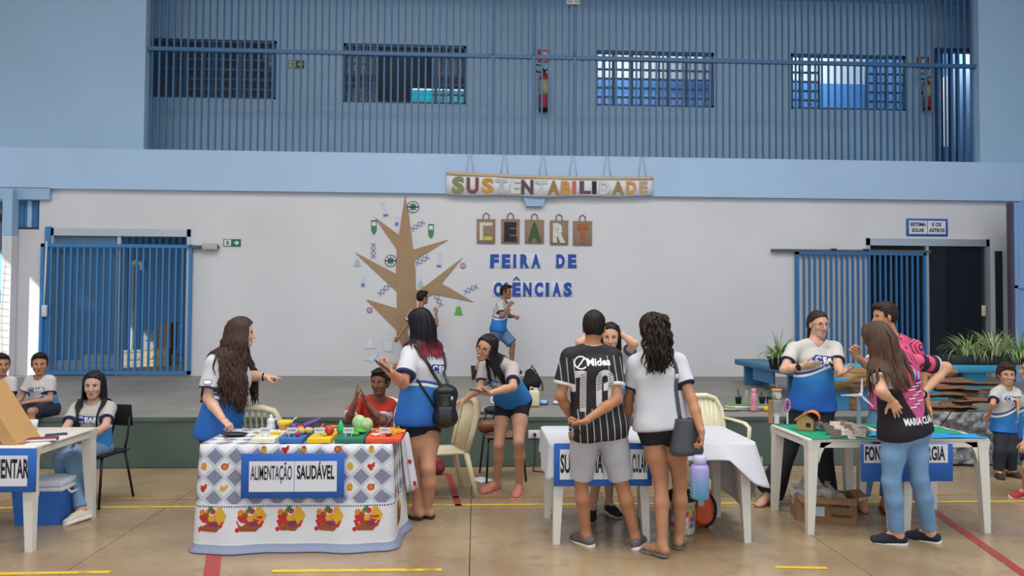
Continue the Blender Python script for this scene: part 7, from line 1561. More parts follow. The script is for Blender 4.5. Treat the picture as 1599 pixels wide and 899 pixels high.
obj('trim', MB().tube([(cx+.10*math.cos(a), cy-.055, .14+.135*math.sin(a)) for a in np.linspace(-1.4, 1.8, 12)], .012, 6), m_blk, t); obj('patch', MB().rbox((cx-.03, cy-.088, .2), (.05, .008, .05), .003, 1), MATS['dial_grey'], t)
p = atz(940, 804, 0); obj('clear_bottle', MB().lathe((p[0], p[1]+.04, 0), [(.03, 0), (.034, .01), (.034, .10), (.03, .12), (.012, .16), (.012, .18)], 16), mat('clear_bottle_plastic', '#b9c9c0', .1, alpha=.4), loc=(p[0], p[1]+.04, 0), label='clear plastic bottle on the floor between the people at the middle table', cat='bottle')
a, b, c, d = atz(735, 748, 0), atz(752, 754.5, 0), atz(772, 750, 0), atz(752, 744.5, 0); g = MB(); g.prism([(q[0], q[1]) for q in (b, c, d, a)], (0, 0, .004), (1, 0, 0), (0, 1, 0), .003); obj('floor_paper', g, m_paper, loc=((a[0]+c[0])/2, (b[1]+d[1])/2, 0), label='white sheet of paper on the floor beside the wooden seat chair', cat='paper')
p = atz(684, 744, 0); cx, cy = p[0], p[1]+.1; t = empty('red_bag', (cx, cy, 0), 'small dark red bag on the floor behind the beige chair', 'bag'); pr = [rc(A3(cx, cy, .07), A3(cx-.01, cy, .13), .065, .05, .02)]; V, Q = Field(pr, .008, [(A3(0, 0, .002), A3(0, 0, -1))]).nets(); V = wrinkle(V, Q, .006, 4, 40); obj('bag_body', quadmesh('bag', V, Q, [mat('dark_red_nylon', '#7c2a30', .6)], np.array([cx, cy, 0])), [], t); obj('handle', MB().tube([(cx-.04, cy, .17), (cx-.01, cy, .215), (cx+.02, cy, .17)], .008, 6), mat('pink_red', '#c0504f', .6), t)
# brown purse on the wooden chair
q = at(763, 668, 7.75); t = empty('brown_purse', (q[0], 7.72, .455), 'brown leather purse on the wooden school chair seat', 'bag'); pr = [rc(A3(q[0]-.04, 7.72, .53), A3(q[0]+.05, 7.72, .54), .07, .06, .02)]; V, Q = Field(pr, .008, [(A3(0, 0, .452), A3(0, 0, -1))]).nets(); obj('bag_body', quadmesh('bag', V, Q, [mat('brown_leather', '#6e3f2c', .5)], np.array([q[0], 7.72, .455])), [], t); obj('handle', MB().tube([(q[0]-.05, 7.72, .59), (q[0]-.02, 7.72, .66), (q[0]+.04, 7.72, .65), (q[0]+.06, 7.72, .59)], .008, 6), m_blk, t)
# outlet and cables on the stage front
A = at(825, 671, YS); B = at(843, 684, YS); cx, cz = (A[0]+B[0])/2, (A[2]+B[2])/2; t = empty('wall_outlet', (cx, YS-.02, cz), 'white wall outlet with a black plug on the green stage front', 'outlet'); obj('plate', MB().rbox((cx, YS-.008, cz), (.13, .016, .09), .006, 2), m_paper, t); obj('socket', MB().cyl((cx, YS-.02, cz), (cx, YS-.012, cz), .022, 14), MATS['dial_grey'], t); obj('plug', MB().cyl((cx+.005, YS-.06, cz), (cx+.005, YS-.02, cz), .016, 10), m_blk, t)
z = .012; g = MB().tube([(cx+.005, YS-.06, cz-.01), (cx+.005, YS-.05, .12), (cx+.0, YS-.06, z)]+[tuple(atz(px, py, z)) for px, py in ((832, 735), (850, 737), (845, 731), (870, 734), (858, 730))], .006, 6); obj('power_cable', g, m_blk, loc=(cx, YS-.06, z), label='black cable dropping from the outlet and coiling on the floor', cat='cable')
# ================================================================ ON THE STAGE
def st(px, py): return atz(px, py, HS+.004)
ZS = HS+.004
p = st(835, 636); t = empty('water_jug', (p[0], p[1]+.1, ZS), 'cream plastic jug on the stage behind the laughing girl', 'jug'); obj('jug_body', MB().rbox((p[0], p[1]+.1, ZS+.10), (.13, .12, .20), .03, 3), mat('cream_jug', '#cfc9a8', .4), t); obj('neck', MB().cyl((p[0]+.02, p[1]+.1, ZS+.19), (p[0]+.02, p[1]+.1, ZS+.225), .025, 12), m_paper, t); obj('handle', MB().tube([(p[0]-.05, p[1]+.1, ZS+.19), (p[0]-.045, p[1]+.1, ZS+.235), (p[0]+.0, p[1]+.1, ZS+.22)], .010, 6), MATS['cream_jug'], t)
p = st(830, 610); cx, cy = p[0], p[1]; t = empty('black_backpack', (cx, cy, ZS), 'black backpack standing on the stage behind the cream jug', 'backpack'); pr = [rc(A3(cx, cy, ZS+.13), A3(cx-.02, cy, ZS+.24), .14, .08, .04)]; V, Q = Field(pr, .012, [(A3(0, 0, ZS), A3(0, 0, -1))]).nets(); V = wrinkle(V, Q, .010, 7, 25); obj('bag_body', quadmesh('bag', V, Q, [m_blk], np.array([cx, cy, ZS])), [], t); obj('strap', MB().tube([(cx-.02, cy, ZS+.31), (cx, cy, ZS+.37), (cx+.05, cy, ZS+.30), (cx+.15, cy-.05, ZS+.12), (cx+.16, cy-.05, ZS+.01)], .011, 6), m_blk, t)
p = st(849, 632); g = MB().rbox((p[0], p[1]+.05, ZS+.03), (.13, .09, .06), .02, 2); g.cur = 1; g.rbox((p[0]+.0, p[1]+.004, ZS+.035), (.07, .006, .04), .004, 1); obj('snack_packet', g, [mat('packet_blue', '#3f86b8', .4), m_paper], loc=(p[0], p[1]+.05, ZS), label='blue and white packet on the stage edge beside the jug', cat='packet')
p = st(877, 632); g = MB(); g.rbox((p[0], p[1]+.1, ZS+.02), (.19, .14, .03), .014, 2); obj('white_tray', g, m_paper, loc=(p[0], p[1]+.1, ZS), label='white foam tray on the stage beside the number 10 man\'s arm', cat='tray')
p = st(771, 632); obj('tape_roll', MB().tube([(p[0]+.035*math.cos(a), p[1]+.06, ZS+.05+.035*math.sin(a)) for a in np.linspace(0, 6.283, 15)], .014, 8), m_paper, loc=(p[0], p[1]+.06, ZS), label='small white roll of tape on the stage behind the bending girl', cat='tape')
p = st(768, 648); obj('navy_hat', MB().ell((p[0]+.02, p[1]+.12, ZS+.045), (.11, .09, .045), 16, 8).rbox((p[0]-.09, p[1]+.08, ZS+.018), (.09, .10, .008), .003, 1), mat('navy_cap', '#23242f', .8), loc=(p[0]+.02, p[1]+.12, ZS), label='dark cap lying on the stage edge behind the bending girl', cat='cap')
# ---- blue benches
m_bench = mat('blue_bench_paint', '#3c7aa6', .55, var=.07, vscale=4); m_bench2 = mat('turquoise_bench_paint', '#3b93b4', .55, var=.05, vscale=4)
x0 = at(1150, 566, 12.2)[0]; t = empty('long_bench', (x0+.25, 10.6, ZS), 'long blue bench running along the stage toward the smartwatch girl', 'bench')
zb = .93
obj('seat_plank', MB().rbox((x0+.25, 10.55, zb-.045), (.50, 3.5, .09), .01, 1), m_bench, t)
for yy in (12.0, 10.3, 8.95): obj('leg', MB().b2((x0+.06, yy-.03, ZS), (x0+.46, yy+.03, zb-.09)), m_bench, t)
for yy in (11.2, 9.6): obj('side_panel', MB().b2((x0+.05, yy-.4, ZS+.12), (x0+.08, yy+.4, zb-.09)), m_bench, t)
q0, q1 = at(1302, 598, 9.6), at(1562, 574, 9.9); t = empty('wide_bench', ((q0[0]+q1[0])/2, 9.9, ZS), 'turquoise bench under the spider plants at the right end', 'bench'); zt = at(1500, 569, 9.9)[2]
obj('seat_plank', MB().rbox(((q0[0]+q1[0])/2, 9.95, zt-.05), (q1[0]-q0[0], .42, .10), .01, 1), m_bench2, t)
for px in (1316, 1470, 1525): 
    x = at(px, 590, 9.9)[0]; obj('leg', MB().prism([(-.16, ZS-zt+.1), (.10, ZS-zt+.1), (.16, 0), (-.16, 0)], (x, 9.95, zt-.1), (1, 0, 0), (0, 0, 1), .06), m_bench2, t)
# ---- spider plants
def blades(n_, c, L, r0, seed, spread=1.0, w=.009):
    r = np.random.default_rng(seed); V = []; F = []
    for i in range(n_):
        a = r.uniform(0, 6.283); l = L*r.uniform(.6, 1.1); e = r.uniform(.25, 1.15)*spread; d = A3(math.cos(a), math.sin(a), 0); s = np.cross(d, A3(0, 0, 1)); p = np.array(c)+d*r.uniform(0, r0); b = len(V); el_ = math.pi/2-e*.6; m_ = 7
        for j in range(m_):
            f = j/(m_-1); ww = w*(1-f**2*.9); V += [p-s*ww, p+s*ww]; p = p+(d*math.cos(el_)+A3(0, 0, math.sin(el_)))*l/(m_-1); el_ -= e*.42
        F += [(b+2*j, b+2*j+1, b+2*j+3, b+2*j+2) for j in range(m_-1)]
    return V, F
mg = [mat('spider_leaf_green', '#7f9a58', .6, var=.3, vscale=30), mat('spider_leaf_pale', '#b3b98a', .6, var=.2, vscale=30)]
mpt = mat('black_pot', '#23262b', .6); msoil = mat('soil', '#3a2c22', .95)
def spider(c, L, n_, label, seed, pot=None, group=None):
    t = empty('spider_plant', c, label, 'plant', group)
    if pot:
        r, h = pot; obj('pot', MB().lathe(c, [(r*.75, 0), (r, h), (r*1.06, h), (r*1.06, h-.02), (r*.93, h-.02), (r*.93, h-.005), (.001, h-.02)], 20), mpt, t); zt = h
    else: zt = 0
    rng_ = np.random.default_rng(seed); k = 46
    for i in range(k):      # each leaf is a piece of its own
        V, F = blades(1, A3(c[0], c[1], c[2]+zt-.01), L, pot[0]*.6 if pot else .14, seed*100+i, 1.0, .010); g = MB(); g.add(V, F, True); obj('leaf', g, mg[i % 2], t)
    V, F = blades(n_, A3(c[0], c[1], c[2]+zt-.01), L, pot[0]*.7 if pot else .16, seed*977, 1.1, .008); g = MB(); g.add(V, F, True); o = obj('leaves', g, mg[(seed+1) % 2], t); o['kind'] = 'stuff'
    return t
q = at(1213, 572, 10.1); spider((q[0]+.03, 10.1, zb), .42, 70, 'spider plant in a black pot on the long blue bench', 1, (.15, .17))
q = at(1208, 560, 10.5)
lx0, lx1 = at(1478, 565, 9.95)[0], at(1640, 565, 9.95)[0]; t = empty('plant_trough', ((lx0+lx1)/2, 9.95, zt), 'long dark planter box on the turquoise bench', 'planter'); obj('trough', MB().rbox(((lx0+lx1)/2, 9.95, zt+.065), (lx1-lx0, .22, .13), .012, 1), mpt, t); obj('soil', MB().b2((lx0+.02, 9.87, zt+.12), (lx1-.02, 10.03, zt+.135)), msoil, t)
for i, px in enumerate((1512, 1552, 1592)): q = at(px, 560, 9.95); spider((q[0], 9.95, zt+.13), .46, 60, ('spider plant at the left end of the long planter', 'spider plant in the middle of the long planter', 'spider plant at the border end of the long planter')[i], 3+i, None, 'spider plants in the long planter')
# ---- driftwood, bark, wrap
mbark = NT('driftwood_bark', .85, .2); sc = mbark.n('ShaderNodeVectorMath', operation='MULTIPLY'); mbark.t.links.new(mbark.obj(), sc.inputs[0]); sc.inputs[1].default_value = (5, 26, 26); f = mbark.noise(sc.outputs[0], 1.0, 5); mbark.base(mbark.mix(mbark.rng(f, .3, .7, 0, 1), S('#5b452f'), S('#a5845a'))); mbark.bump(f, .7, .02); m_bark = mbark.m
A = at(1300, 597, 8.9); B = at(1410, 593, 8.9); C = at(1490, 582, 8.9)
P = [A, at(1340, 590, 8.9), at(1385, 588, 8.9), B, at(1455, 582, 8.9), C]; P = [np.array([p[0], p[1], max(p[2], .78)]) for p in P]
t = empty('driftwood_log', (B[0], 8.9, ZS), 'thick brown driftwood log lying behind the pink shirts', 'log'); pr = [rc(a, b, ra, rb, .03) for a, b, ra, rb in zip(P[:-1], P[1:], (.10, .12, .12, .11, .10), (.12, .12, .11, .10, .05))]
pr.append(rc(P[3], A3(P[3][0]+.1, 8.85, ZS+.02), .07, .05, .03)); pr.append(rc(P[1], A3(P[1][0]-.05, 8.95, ZS+.02), .07, .06, .03)); V, Q = Field(pr, .014, [(A3(0, 0, ZS), A3(0, 0, -1))]).nets(); V = wrinkle(V, Q, .012, 21, 20, (.3, 1, 1)); obj('trunk', quadmesh('log', V, Q, [m_bark], np.array([B[0], 8.9, ZS])), [], t)
m_slab = mat('reddish_bark', '#7a5640', .9, var=.35, vscale=18, bump=.8, bscale=30)
rn = random.Random(9)
for i in range(18):
    px = 1462+rn.uniform(0, 70); y = 8.42+.03*(i % 3)+.02*i; p = at(px, 625, y); L = rn.uniform(.35, .62); z = ZS+.02+.021*i; R = rz(rn.uniform(-.25, .25))@np.array([[1, 0, 0], [0, math.cos(.3*(i % 3-1)), -math.sin(.3*(i % 3-1))], [0, math.sin(.3*(i % 3-1)), math.cos(.3*(i % 3-1))]])
    g = MB(); k = 7; Vt = []; Vb = []
    for j in range(k):
        x = -L/2+L*j/(k-1); ww = .045*(1-.5*abs(2*j/(k-1)-1)**3)+rn.uniform(-.008, .008); zz = rn.uniform(-.006, .006); ww *= 1.5; Vt += [(x, -ww, zz), (x, 0, zz+.022), (x, ww, zz)]; Vb += [(x, -ww, zz-.012), (x, 0, zz+.004), (x, ww, zz-.012)]
    V = np.array(Vt+Vb)@R.T+A3(p[0], y, z); F = []
    for j in range(k-1):
        for q in (0, 1): F += [(j*3+q, j*3+3+q, j*3+4+q, j*3+1+q), (k*3+j*3+q, k*3+j*3+1+q, k*3+j*3+4+q, k*3+j*3+3+q)]
        F += [(j*3, k*3+j*3, k*3+j*3+3, j*3+3), (j*3+2, j*3+5, k*3+j*3+5, k*3+j*3+2)]
    F += [(0, 1, k*3+1, k*3), (1, 2, k*3+2, k*3+1)]; e = (k-1)*3; F += [(e+1, e, k*3+e, k*3+e+1), (e+2, e+1, k*3+e+1, k*3+e+2)]
    g.add(V, F, True); obj('bark_slab', g, m_slab, loc=(p[0], y, ZS), label='rough brown bark slab in the pile on the stage near the small boy', cat='bark', group='bark slabs piled on the stage')
A = at(1447, 640, YS-.06); B = at(1567, 726, YS-.06); g = MB(); g.smooth = True; nx, nz = 60, 40; r = np.random.default_rng(3); V = []
ph = r.uniform(0, 6.3, 12)
for j in range(nz):
    for i in range(nx):
        u, v = i/(nx-1), j/(nz-1); x = A[0]+(B[0]-A[0])*u; z = .02+(HS+.06-.02)*(1-v); w = sum(math.sin(u*(9+7*k)+v*(17-6*k)*(1 if k % 2 else -1)+ph[k])*abs(math.sin(v*(5+4*k)+ph[k+6]))/(1+.5*k) for k in range(5)); V.append((x, YS-.05-.022*w-.03*v, z))
V += [(A[0]+(B[0]-A[0])*i/(nx-1), YS+.25, HS+.02) for i in range(nx)]
F = [(j*nx+i, (j+1)*nx+i, (j+1)*nx+i+1, j*nx+i+1) for j in range(nz-1) for i in range(nx-1)]; b0 = nx*nz; F += [(i, i+1, b0+i+1, b0+i) for i in range(nx-1)]
g.add(V, F, True); n = NT('crumpled_grey_wrap', .35, .6); nz_ = n.noise(n.obj(), 16, 5); n.base(n.mix(n.rng(nz_, .35, .65, 0, 1), S('#4f5056'), S('#a3a4a8'))); n.bump(nz_, .8, .03)
o = obj('wrap_sheet', g, n.m, loc=((A[0]+B[0])/2, YS-.05, .02), label='crumpled silver grey sheet covering the stage front behind the right table', cat='sheet'); md = o.modifiers.new('t', 'SOLIDIFY'); md.thickness = .003
for k, (a, b) in enumerate((((1456, 640), (1447, 668)), ((1486, 642), (1470, 664)))): obj('tie_cord', MB().tube([at(*a, YS-.12), at(*b, YS-.13)], .006, 6), m_blk, o)
# ---- plants, bottles and books by the long bench
q = st(1168, 641); sx, sy = q[0], q[1]+.12
t = empty('long_book', (sx+.0, sy, ZS), 'long white book lying on the stage under the small pots', 'book'); g = MB().rbox((sx, sy, ZS+.03), (.42, .22, .055), .006, 1); g.cur = 1; g.box((sx, sy, ZS+.062), (.42, .22, .008)); obj('book_block', g, [m_paper, mat('grass_green_card', '#5f9a4a', .7)], t); obj('spine_strip', MB().box((sx, sy-.112, ZS+.03), (.40, .004, .012)), mat('book_grey', '#9a9a94', .7), t)
TZ2 = ZS+.067
def smallplant(px, y, label, seed, h=.11):
    x = at(px, 612, y)[0]; t = empty('potted_seedling', (x, y, TZ2), label, 'plant', 'seedlings in black pots'); obj('pot', MB().lathe((x, y, TZ2), [(.030, 0), (.040, .075), (.042, .08), (.037, .08), (.03, .07), (.001, .068)], 16), mpt, t); r = random.Random(seed)
    obj('stem', MB().tube([(x, y, TZ2+.065), (x+.005, y, TZ2+.07+h*.8)], .003, 5), ms, t)
    for i in range(11):
        a = r.uniform(0, 6.28); zz = TZ2+.085+h*r.random(); d = A3(math.cos(a), math.sin(a), .35); s = N(np.cross(d, A3(0, 0, 1)))*.016; b = A3(x, y, zz); e = b+d*r.uniform(.035, .06); g = MB(); g.add([b, (b+e)/2-s, e, (b+e)/2+s+A3(0, 0, .004)], [(0, 1, 2, 3)], True); obj('leaf', g, mat('seedling_green', '#4d6b3f', .6), t)
smallplant(1153, sy, 'seedling in a black pot at the left end of the white book', 1, .13); smallplant(1190, sy+.03, 'seedling in a black pot between the pink bottle and cup tower', 2, .10); smallplant(1202, sy+.0, 'seedling in a black pot at the right end of the white book', 3, .06)
x = at(1165, 620, sy-.03)[0]; obj('glass_bottle', MB().lathe((x, sy-.04, TZ2), [(.028, 0), (.031, .01), (.031, .09), (.022, .12), (.015, .14), (.016, .165)], 16), mat('clear_glass', '#a9b8ab', .08, alpha=.4), loc=(x, sy-.04, TZ2), label='clear glass bottle left of the pink bottle', cat='bottle')
q = st(1177, 642); t = empty('pink_bottle', (q[0], q[1]-.0, ZS), 'pink water bottle standing on the stage edge', 'bottle'); mp = mat('pink_plastic', '#d28a9c', .3); c0 = A3(q[0], q[1]-.0, ZS); obj('bottle', MB().lathe(c0, [(.036, 0), (.042, .01), (.042, .05), (.036, .075), (.042, .10), (.042, .16), (.034, .20), (.024, .225)], 20), mp, t); obj('cap', MB().lathe(c0+A3(0, 0, .22), [(.027, 0), (.029, .01), (.028, .045), (.02, .05)], 18), mp, t)
q = st(1197, 642); obj('yellow_cup', MB().lathe((q[0]-.01, q[1]-.0, ZS), [(.028, 0), (.034, .055), (.031, .055), (.026, .006)], 16), m_yelf, loc=(q[0]-.01, q[1], ZS), label='small yellow cup on the stage edge right of the pink bottle', cat='cup')
q = st(1142, 641); g = MB().lathe((q[0], q[1]+.03, ZS), [(.07, 0), (.12, .02), (.115, .024), (.06, .008)], 22, sy=.6); g.cur = 1; g.tube([(q[0]-.08, q[1]+.03, ZS+.03), (q[0], q[1]+.0, ZS+.04), (q[0]+.09, q[1]+.03, ZS+.03)], .012, 6, flat=.5); obj('leaf_plate', g, [mat('pale_plate', '#c4c79c', .5), mat('leaf_olive', '#8b9a4f', .6)], loc=(q[0], q[1]+.03, ZS), label='pale oval plate with a green leaf left of the seedlings', cat='plate')
p = atz(1189, 726, 0); obj('crumpled_cup', MB().lathe((p[0], p[1], 0), [(.03, 0), (.035, .03), (.05, .10), (.046, .10), (.03, .01)], 12, np.array([[.9, 0, -.4], [0, 1, 0], [.4, 0, .9]])), mat('translucent_cup', '#b9beb8', .3, alpha=.5), loc=(p[0], p[1], 0), label='clear plastic cup dropped against the green stage front', cat='cup')
# ================================================================ ON THE WALLS
YF = YW-.10      # front of the beam
Y_ = YF-.03
A = at(697, 268, Y_); B = at(1020, 304, Y_); W, H = B[0]-A[0], A[2]-B[2]; zc = (A[2]+B[2])/2; cx = (A[0]+B[0])/2
t = empty('banner', (cx, Y_, zc), 'white paper banner SUSTENTABILIDADE hanging from the balcony', 'banner')
g = MB(); g.smooth = True; nx = 40; V = []
tl = lambda u: A[2]+(at(1020, 276, Y_)[2]-A[2])*u-.035*math.sin(u*math.pi); bl_ = lambda u: at(697, 303, Y_)[2]+(at(1020, 305, Y_)[2]-at(697, 303, Y_)[2])*u-.03*math.sin(u*math.pi)-.012*math.sin(u*17)
for i in range(nx):
    u = i/(nx-1); x = A[0]+W*u; V += [(x, Y_+.006*math.sin(u*22), tl(u)), (x, Y_-.012+.010*math.sin(u*25), bl_(u))]
g.add(V, [(2*i, 2*i+1, 2*i+3, 2*i+2) for i in range(nx-1)], True); o = obj('paper', g, m_paper, t); md = o.modifiers.new('t', 'SOLIDIFY'); md.thickness = .003
g = MB(); V = []
for i in range(nx):
    u = i/(nx-1); x = A[0]+W*u; V += [(x, Y_-.012, tl(u)+.005), (x, Y_-.012, tl(u)-.055)]
g.add(V, [(2*i, 2*i+1, 2*i+3, 2*i+2) for i in range(nx-1)], True); o = obj('kraft_strip', g, mat('kraft_tan', '#b7a487', .8), t); md = o.modifiers.new('t', 'SOLIDIFY'); md.thickness = .006
lets = [('S', 715.5, '#7d8455', 19), ('U', 738, '#74493e', 19), ('S', 761.5, '#c08a35', 19), ('T', 783, '#b3b4b4', 19), ('E', 805, '#c9c8c6', 16), ('N', 823.5, '#5d4748', 19), ('T', 845, '#bcbdbd', 19), ('A', 864.5, '#94794a', 19), ('B', 883.5, '#c18d3e', 15), ('I', 896.5, '#c65e5c', 6), ('L', 914, '#614448', 18), ('I', 928, '#25252c', 7), ('D', 944, '#c3c4c5', 17), ('A', 965.5, '#957c55', 19), ('D', 986, '#cc8e3f', 16), ('E', 1005, '#b39a70', 13)]
for k, (ch, px, hx, w) in enumerate(lets):
    u = (px-697)/323; zt_, zb_ = tl(u)-.085, bl_(u)+.045; q = at(px, 290, Y_-.022); g = MB(); text(g, ch, (q[0], Y_-.022, zb_), (1, 0, 0), (0, 0, 1), zt_-zb_, w*.0113, .045, .006); obj('letter', g, mat('letter_%s' % hx.strip('#'), hx, .75, var=.3, vscale=45), t, label='%s letter %s' % (('green', 'brown', 'ochre', 'pale grey', 'pale grey', 'dark brown', 'pale grey', 'olive', 'ochre', 'red', 'dark brown', 'black', 'pale grey', 'olive', 'orange', 'tan')[k], ch))
for px in (734, 788, 848, 895, 948, 1003):
    z0 = tl((px-697)/323); 
    for s in (-1, 1): a = at(px+6*s, 268, Y_); obj('cord', MB().tube([(a[0], Y_, z0), (at(px+1.5*s, 248, Y_)[0], YF-.02, ZF1+.01), (at(px, 245, Y_)[0], YW+.02, ZF1+.05)], .006, 5), mat('string_grey', '#b5b6ba', .8), t)
# paper bags with letters
Yb = YW-.02
bg = [(745, 342, 773, 380, 'F', '#c9c3b4', 'pale'), (783, 342, 811, 380, 'E', '#26262b', 'black'), (820, 343, 849, 380, 'A', '#3d5a3c', 'dark green'), (859, 344, 887, 382, 'R', '#c9c6bd', 'white'), (895, 345, 924, 383, 'T', '#a05a3c', 'rust')]
m_kraft = mat('kraft_bag', '#8b7460', .8, var=.06, vscale=10)
for (l, tp_, r, b, ch, hx, nm) in bg:
    A = at(l, tp_, Yb); B = at(r, b, Yb); cx, cz = (A[0]+B[0])/2, (A[2]+B[2])/2; W, H = B[0]-A[0], A[2]-B[2]; t = empty('paper_bag', (cx, Yb, cz), 'brown paper gift bag with the %s letter %s on the white wall' % (nm, ch), 'bag', 'paper bags with letters')
    obj('bag_front', MB().rbox((cx, Yb, cz), (W, .03, H), .004, 1), m_kraft, t); obj('handle', MB().tube([(cx-.055, Yb, cz+H/2-.02), (cx-.05, Yb, cz+H/2+.08), (cx, Yb, cz+H/2+.115), (cx+.05, Yb, cz+H/2+.08), (cx+.055, Yb, cz+H/2-.02)], .008, 6), mat('paper_cord', '#5a4a40', .8), t)
    obj('fold', MB().b2((cx-W/2-.003, Yb-.018, cz+H/2-.03), (cx+W/2+.003, Yb+.016, cz+H/2)), m_kraft, t)
    m = mat('bag_letter_'+hx.strip('#'), hx, .8, var=.25, vscale=40); y = Yb-.022
    if ch == 'F':
        obj('letter_stroke', MB().b2((cx-W*.36, y-.004, cz-H*.38), (cx-W*.16, y+.006, cz+H*.36)), m, t); obj('letter_stroke', MB().b2((cx-W*.16, y-.004, cz+H*.22), (cx+W*.34, y+.006, cz+H*.36)), m, t); obj('letter_stroke', MB().b2((cx-W*.12, y-.004, cz-H*.38), (cx+W*.34, y+.006, cz-H*.22)), mat('bag_letter_yellow', '#c2b45e', .8, var=.3, vscale=50), t)
    else: g = MB(); text(g, ch, (cx, y, cz-H*.36), (1, 0, 0), (0, 0, 1), H*.70, W*(.70 if ch != 'T' else .56), .07, .008); obj('letter', g, m, t)
# blue cut-out letters, each pasted on its own white backing
m_bl = mat('blue_letter_card', '#20489c', .7)
rows = [(416.9, 397.5, [('F', 765.5, 779), ('E', 783.6, 797), ('I', 801.5, 806), ('R', 812.5, 826), ('A', 830, 843.5), ('D', 868.5, 882), ('E', 887, 900)], 'FEIRA DE'), (461.2, 441.6, [('C', 770.8, 783.6), ('I', 788, 793), ('Ê', 800, 813), ('N', 817, 830), ('C', 834.8, 848), ('I', 852, 857.5), ('A', 862.8, 876), ('S', 880, 893)], 'CIÊNCIAS')]
for (yb, yt, ls, word) in rows:
    for k, (ch, l, r) in enumerate(ls):
        A = at(l, yt, YW-.012); B = at(r, yb, YW-.012); cx = (A[0]+B[0])/2; h = A[2]-B[2]; w = B[0]-A[0]; base = 'E' if ch == 'Ê' else ch
        seen = [q[0] for q in ls[:k]].count(ch); tot = [q[0] for q in ls].count(ch); which = '' if tot == 1 else ('first ', 'second ')[seen]
        t = empty('wall_letter', (cx, YW-.012, B[2]+h/2), '%sblue letter %s of the word %s on the wall' % (which, ch, word), 'letter', 'blue letters on the wall'); g = MB(); text(g, base, (cx, YW-.014, B[2]), (1, 0, 0), (0, 0, 1), h, w, .06, .006); obj('glyph', g, m_bl, t)
        obj('backing', MB().rbox((cx, YW-.006, B[2]+h/2), (w+.045, .006, h+.045), .003, 1), m_paper, t)
        if ch == 'Ê': obj('accent', MB().prism([(-.07, 0), (0, .075), (.07, 0), (.035, 0), (0, .04), (-.035, 0)], (cx, YW-.016, B[2]+h+.045), (1, 0, 0), (0, 0, 1), .006), m_bl, t)
# cardboard tree
k2 = K(500, 280, 4.282); YT = YW-.012
def wp(u, v, y=YT): q = at(*k2(u, v), y); return (q[0], q[2])
m_ctree = mat('tree_cardboard', '#9c8062', .85, var=.05, vscale=5)
q = wp(575, 900); t = empty('cardboard_tree', (q[0], YT, HS+.5), 'flat brown cardboard tree with pointed branches on the white wall', 'tree')
obj('trunk', MB().prism([wp(568, 105), wp(595, 250), wp(622, 470), wp(636, 600), wp(642, 760), wp(650, 1000), wp(652, 1180), wp(600, 1250), wp(565, 1150), wp(512, 1040), wp(512, 750), wp(506, 630), wp(513, 460), wp(527, 365)][::-1], (0, YT, 0), (1, 0, 0), (0, 0, 1), .008), m_ctree, t)
for P in ([(362, 250), (527, 372), (516, 470)], [(232, 487), (508, 632), (514, 750)], [(308, 802), (514, 862), (514, 1010)], [(858, 401), (620, 470), (628, 545)], [(636, 745), (690, 722), (955, 520), (812, 695), (1028, 820), (770, 768), (640, 800)]): obj('branch', MB().prism([wp(*p, YT-.003) for p in P], (0, YT-.003, 0), (1, 0, 0), (0, 0, 1), .008), m_ctree, t)
# paper cut-outs around the tree
YO = YW-.008
m_ov = mat('outline_violet', '#5d5f8c', .8); m_tg = mat('tube_green', '#2f8050', .7); m_dk = mat('cutout_dark', '#2b2b36', .8); m_pl = mat('cutout_pale', '#bfc1d4', .8); m_mag = mat('cutout_magenta', '#b0508f', .8); m_lg = mat('cutout_lime', '#5aa343', .7); m_pg = mat('cutout_pale_green', '#9fb8a4', .8); m_cb = mat('cutout_blue', '#4f7cb0', .7)
def cut(name, px, py, label, cat='cutout', group='science cut-outs'):
    q = at(px, py, YO); return empty(name, q, label, cat, group), q
def pz(q, P, m, par, nm, lift=0.0, th=.004): return obj(nm, MB().prism(P, (q[0], YO-lift, q[2]), (1, 0, 0), (0, 0, 1), th), m, par)
def dna(px, py, ang, label, L=.26):
    t, q = cut('dna_cutout', px, py, label); c, s = math.cos(ang), math.sin(ang); f = np.linspace(-.5, .5, 22)
    for ph in (0, math.pi): obj('strand', MB().tube([(q[0]+c*x*L-s*.042*math.sin(x*9+ph), YO-.004, q[2]+s*x*L+c*.042*math.sin(x*9+ph)) for x in f], .0085, 5, flat=.5), m_ov, t)
    g = MB()
    for x in f[1::2]: o_ = .038*math.sin(x*9); g.tube([(q[0]+c*x*L-s*o_, YO-.004, q[2]+s*x*L+c*o_), (q[0]+c*x*L+s*o_, YO-.004, q[2]+s*x*L-c*o_)], .004, 4)
    obj('rungs', g, m_pl, t)
    pz(q, [(c*x*L-s*w, s*x*L+c*w) for x, w in ((-.54, -.05), (.54, -.05), (.54, .05), (-.54, .05))], m_paper, t, 'backing', -.003, .003)
for (px, py, a, lab) in ((652, 352, .6, 'violet DNA strand cut-out right of the tree top'), (583, 391, 1.57, 'upright violet DNA strand left of the trunk'), (659, 406, .5, 'violet DNA strand cut-out right of the trunk middle'), (600, 452, .75, 'violet DNA strand cut-out above the lowest left branch'), (735, 451, .45, 'violet DNA strand beyond the lower right branch'), (684, 467, -1.1, 'violet DNA strand at the reaching boy\'s fingertips')): dna(px, py, a, lab)
def circle(r, n_=24): return [(r*math.cos(a), r*math.sin(a)) for a in np.linspace(0, 6.283, n_, endpoint=False)]
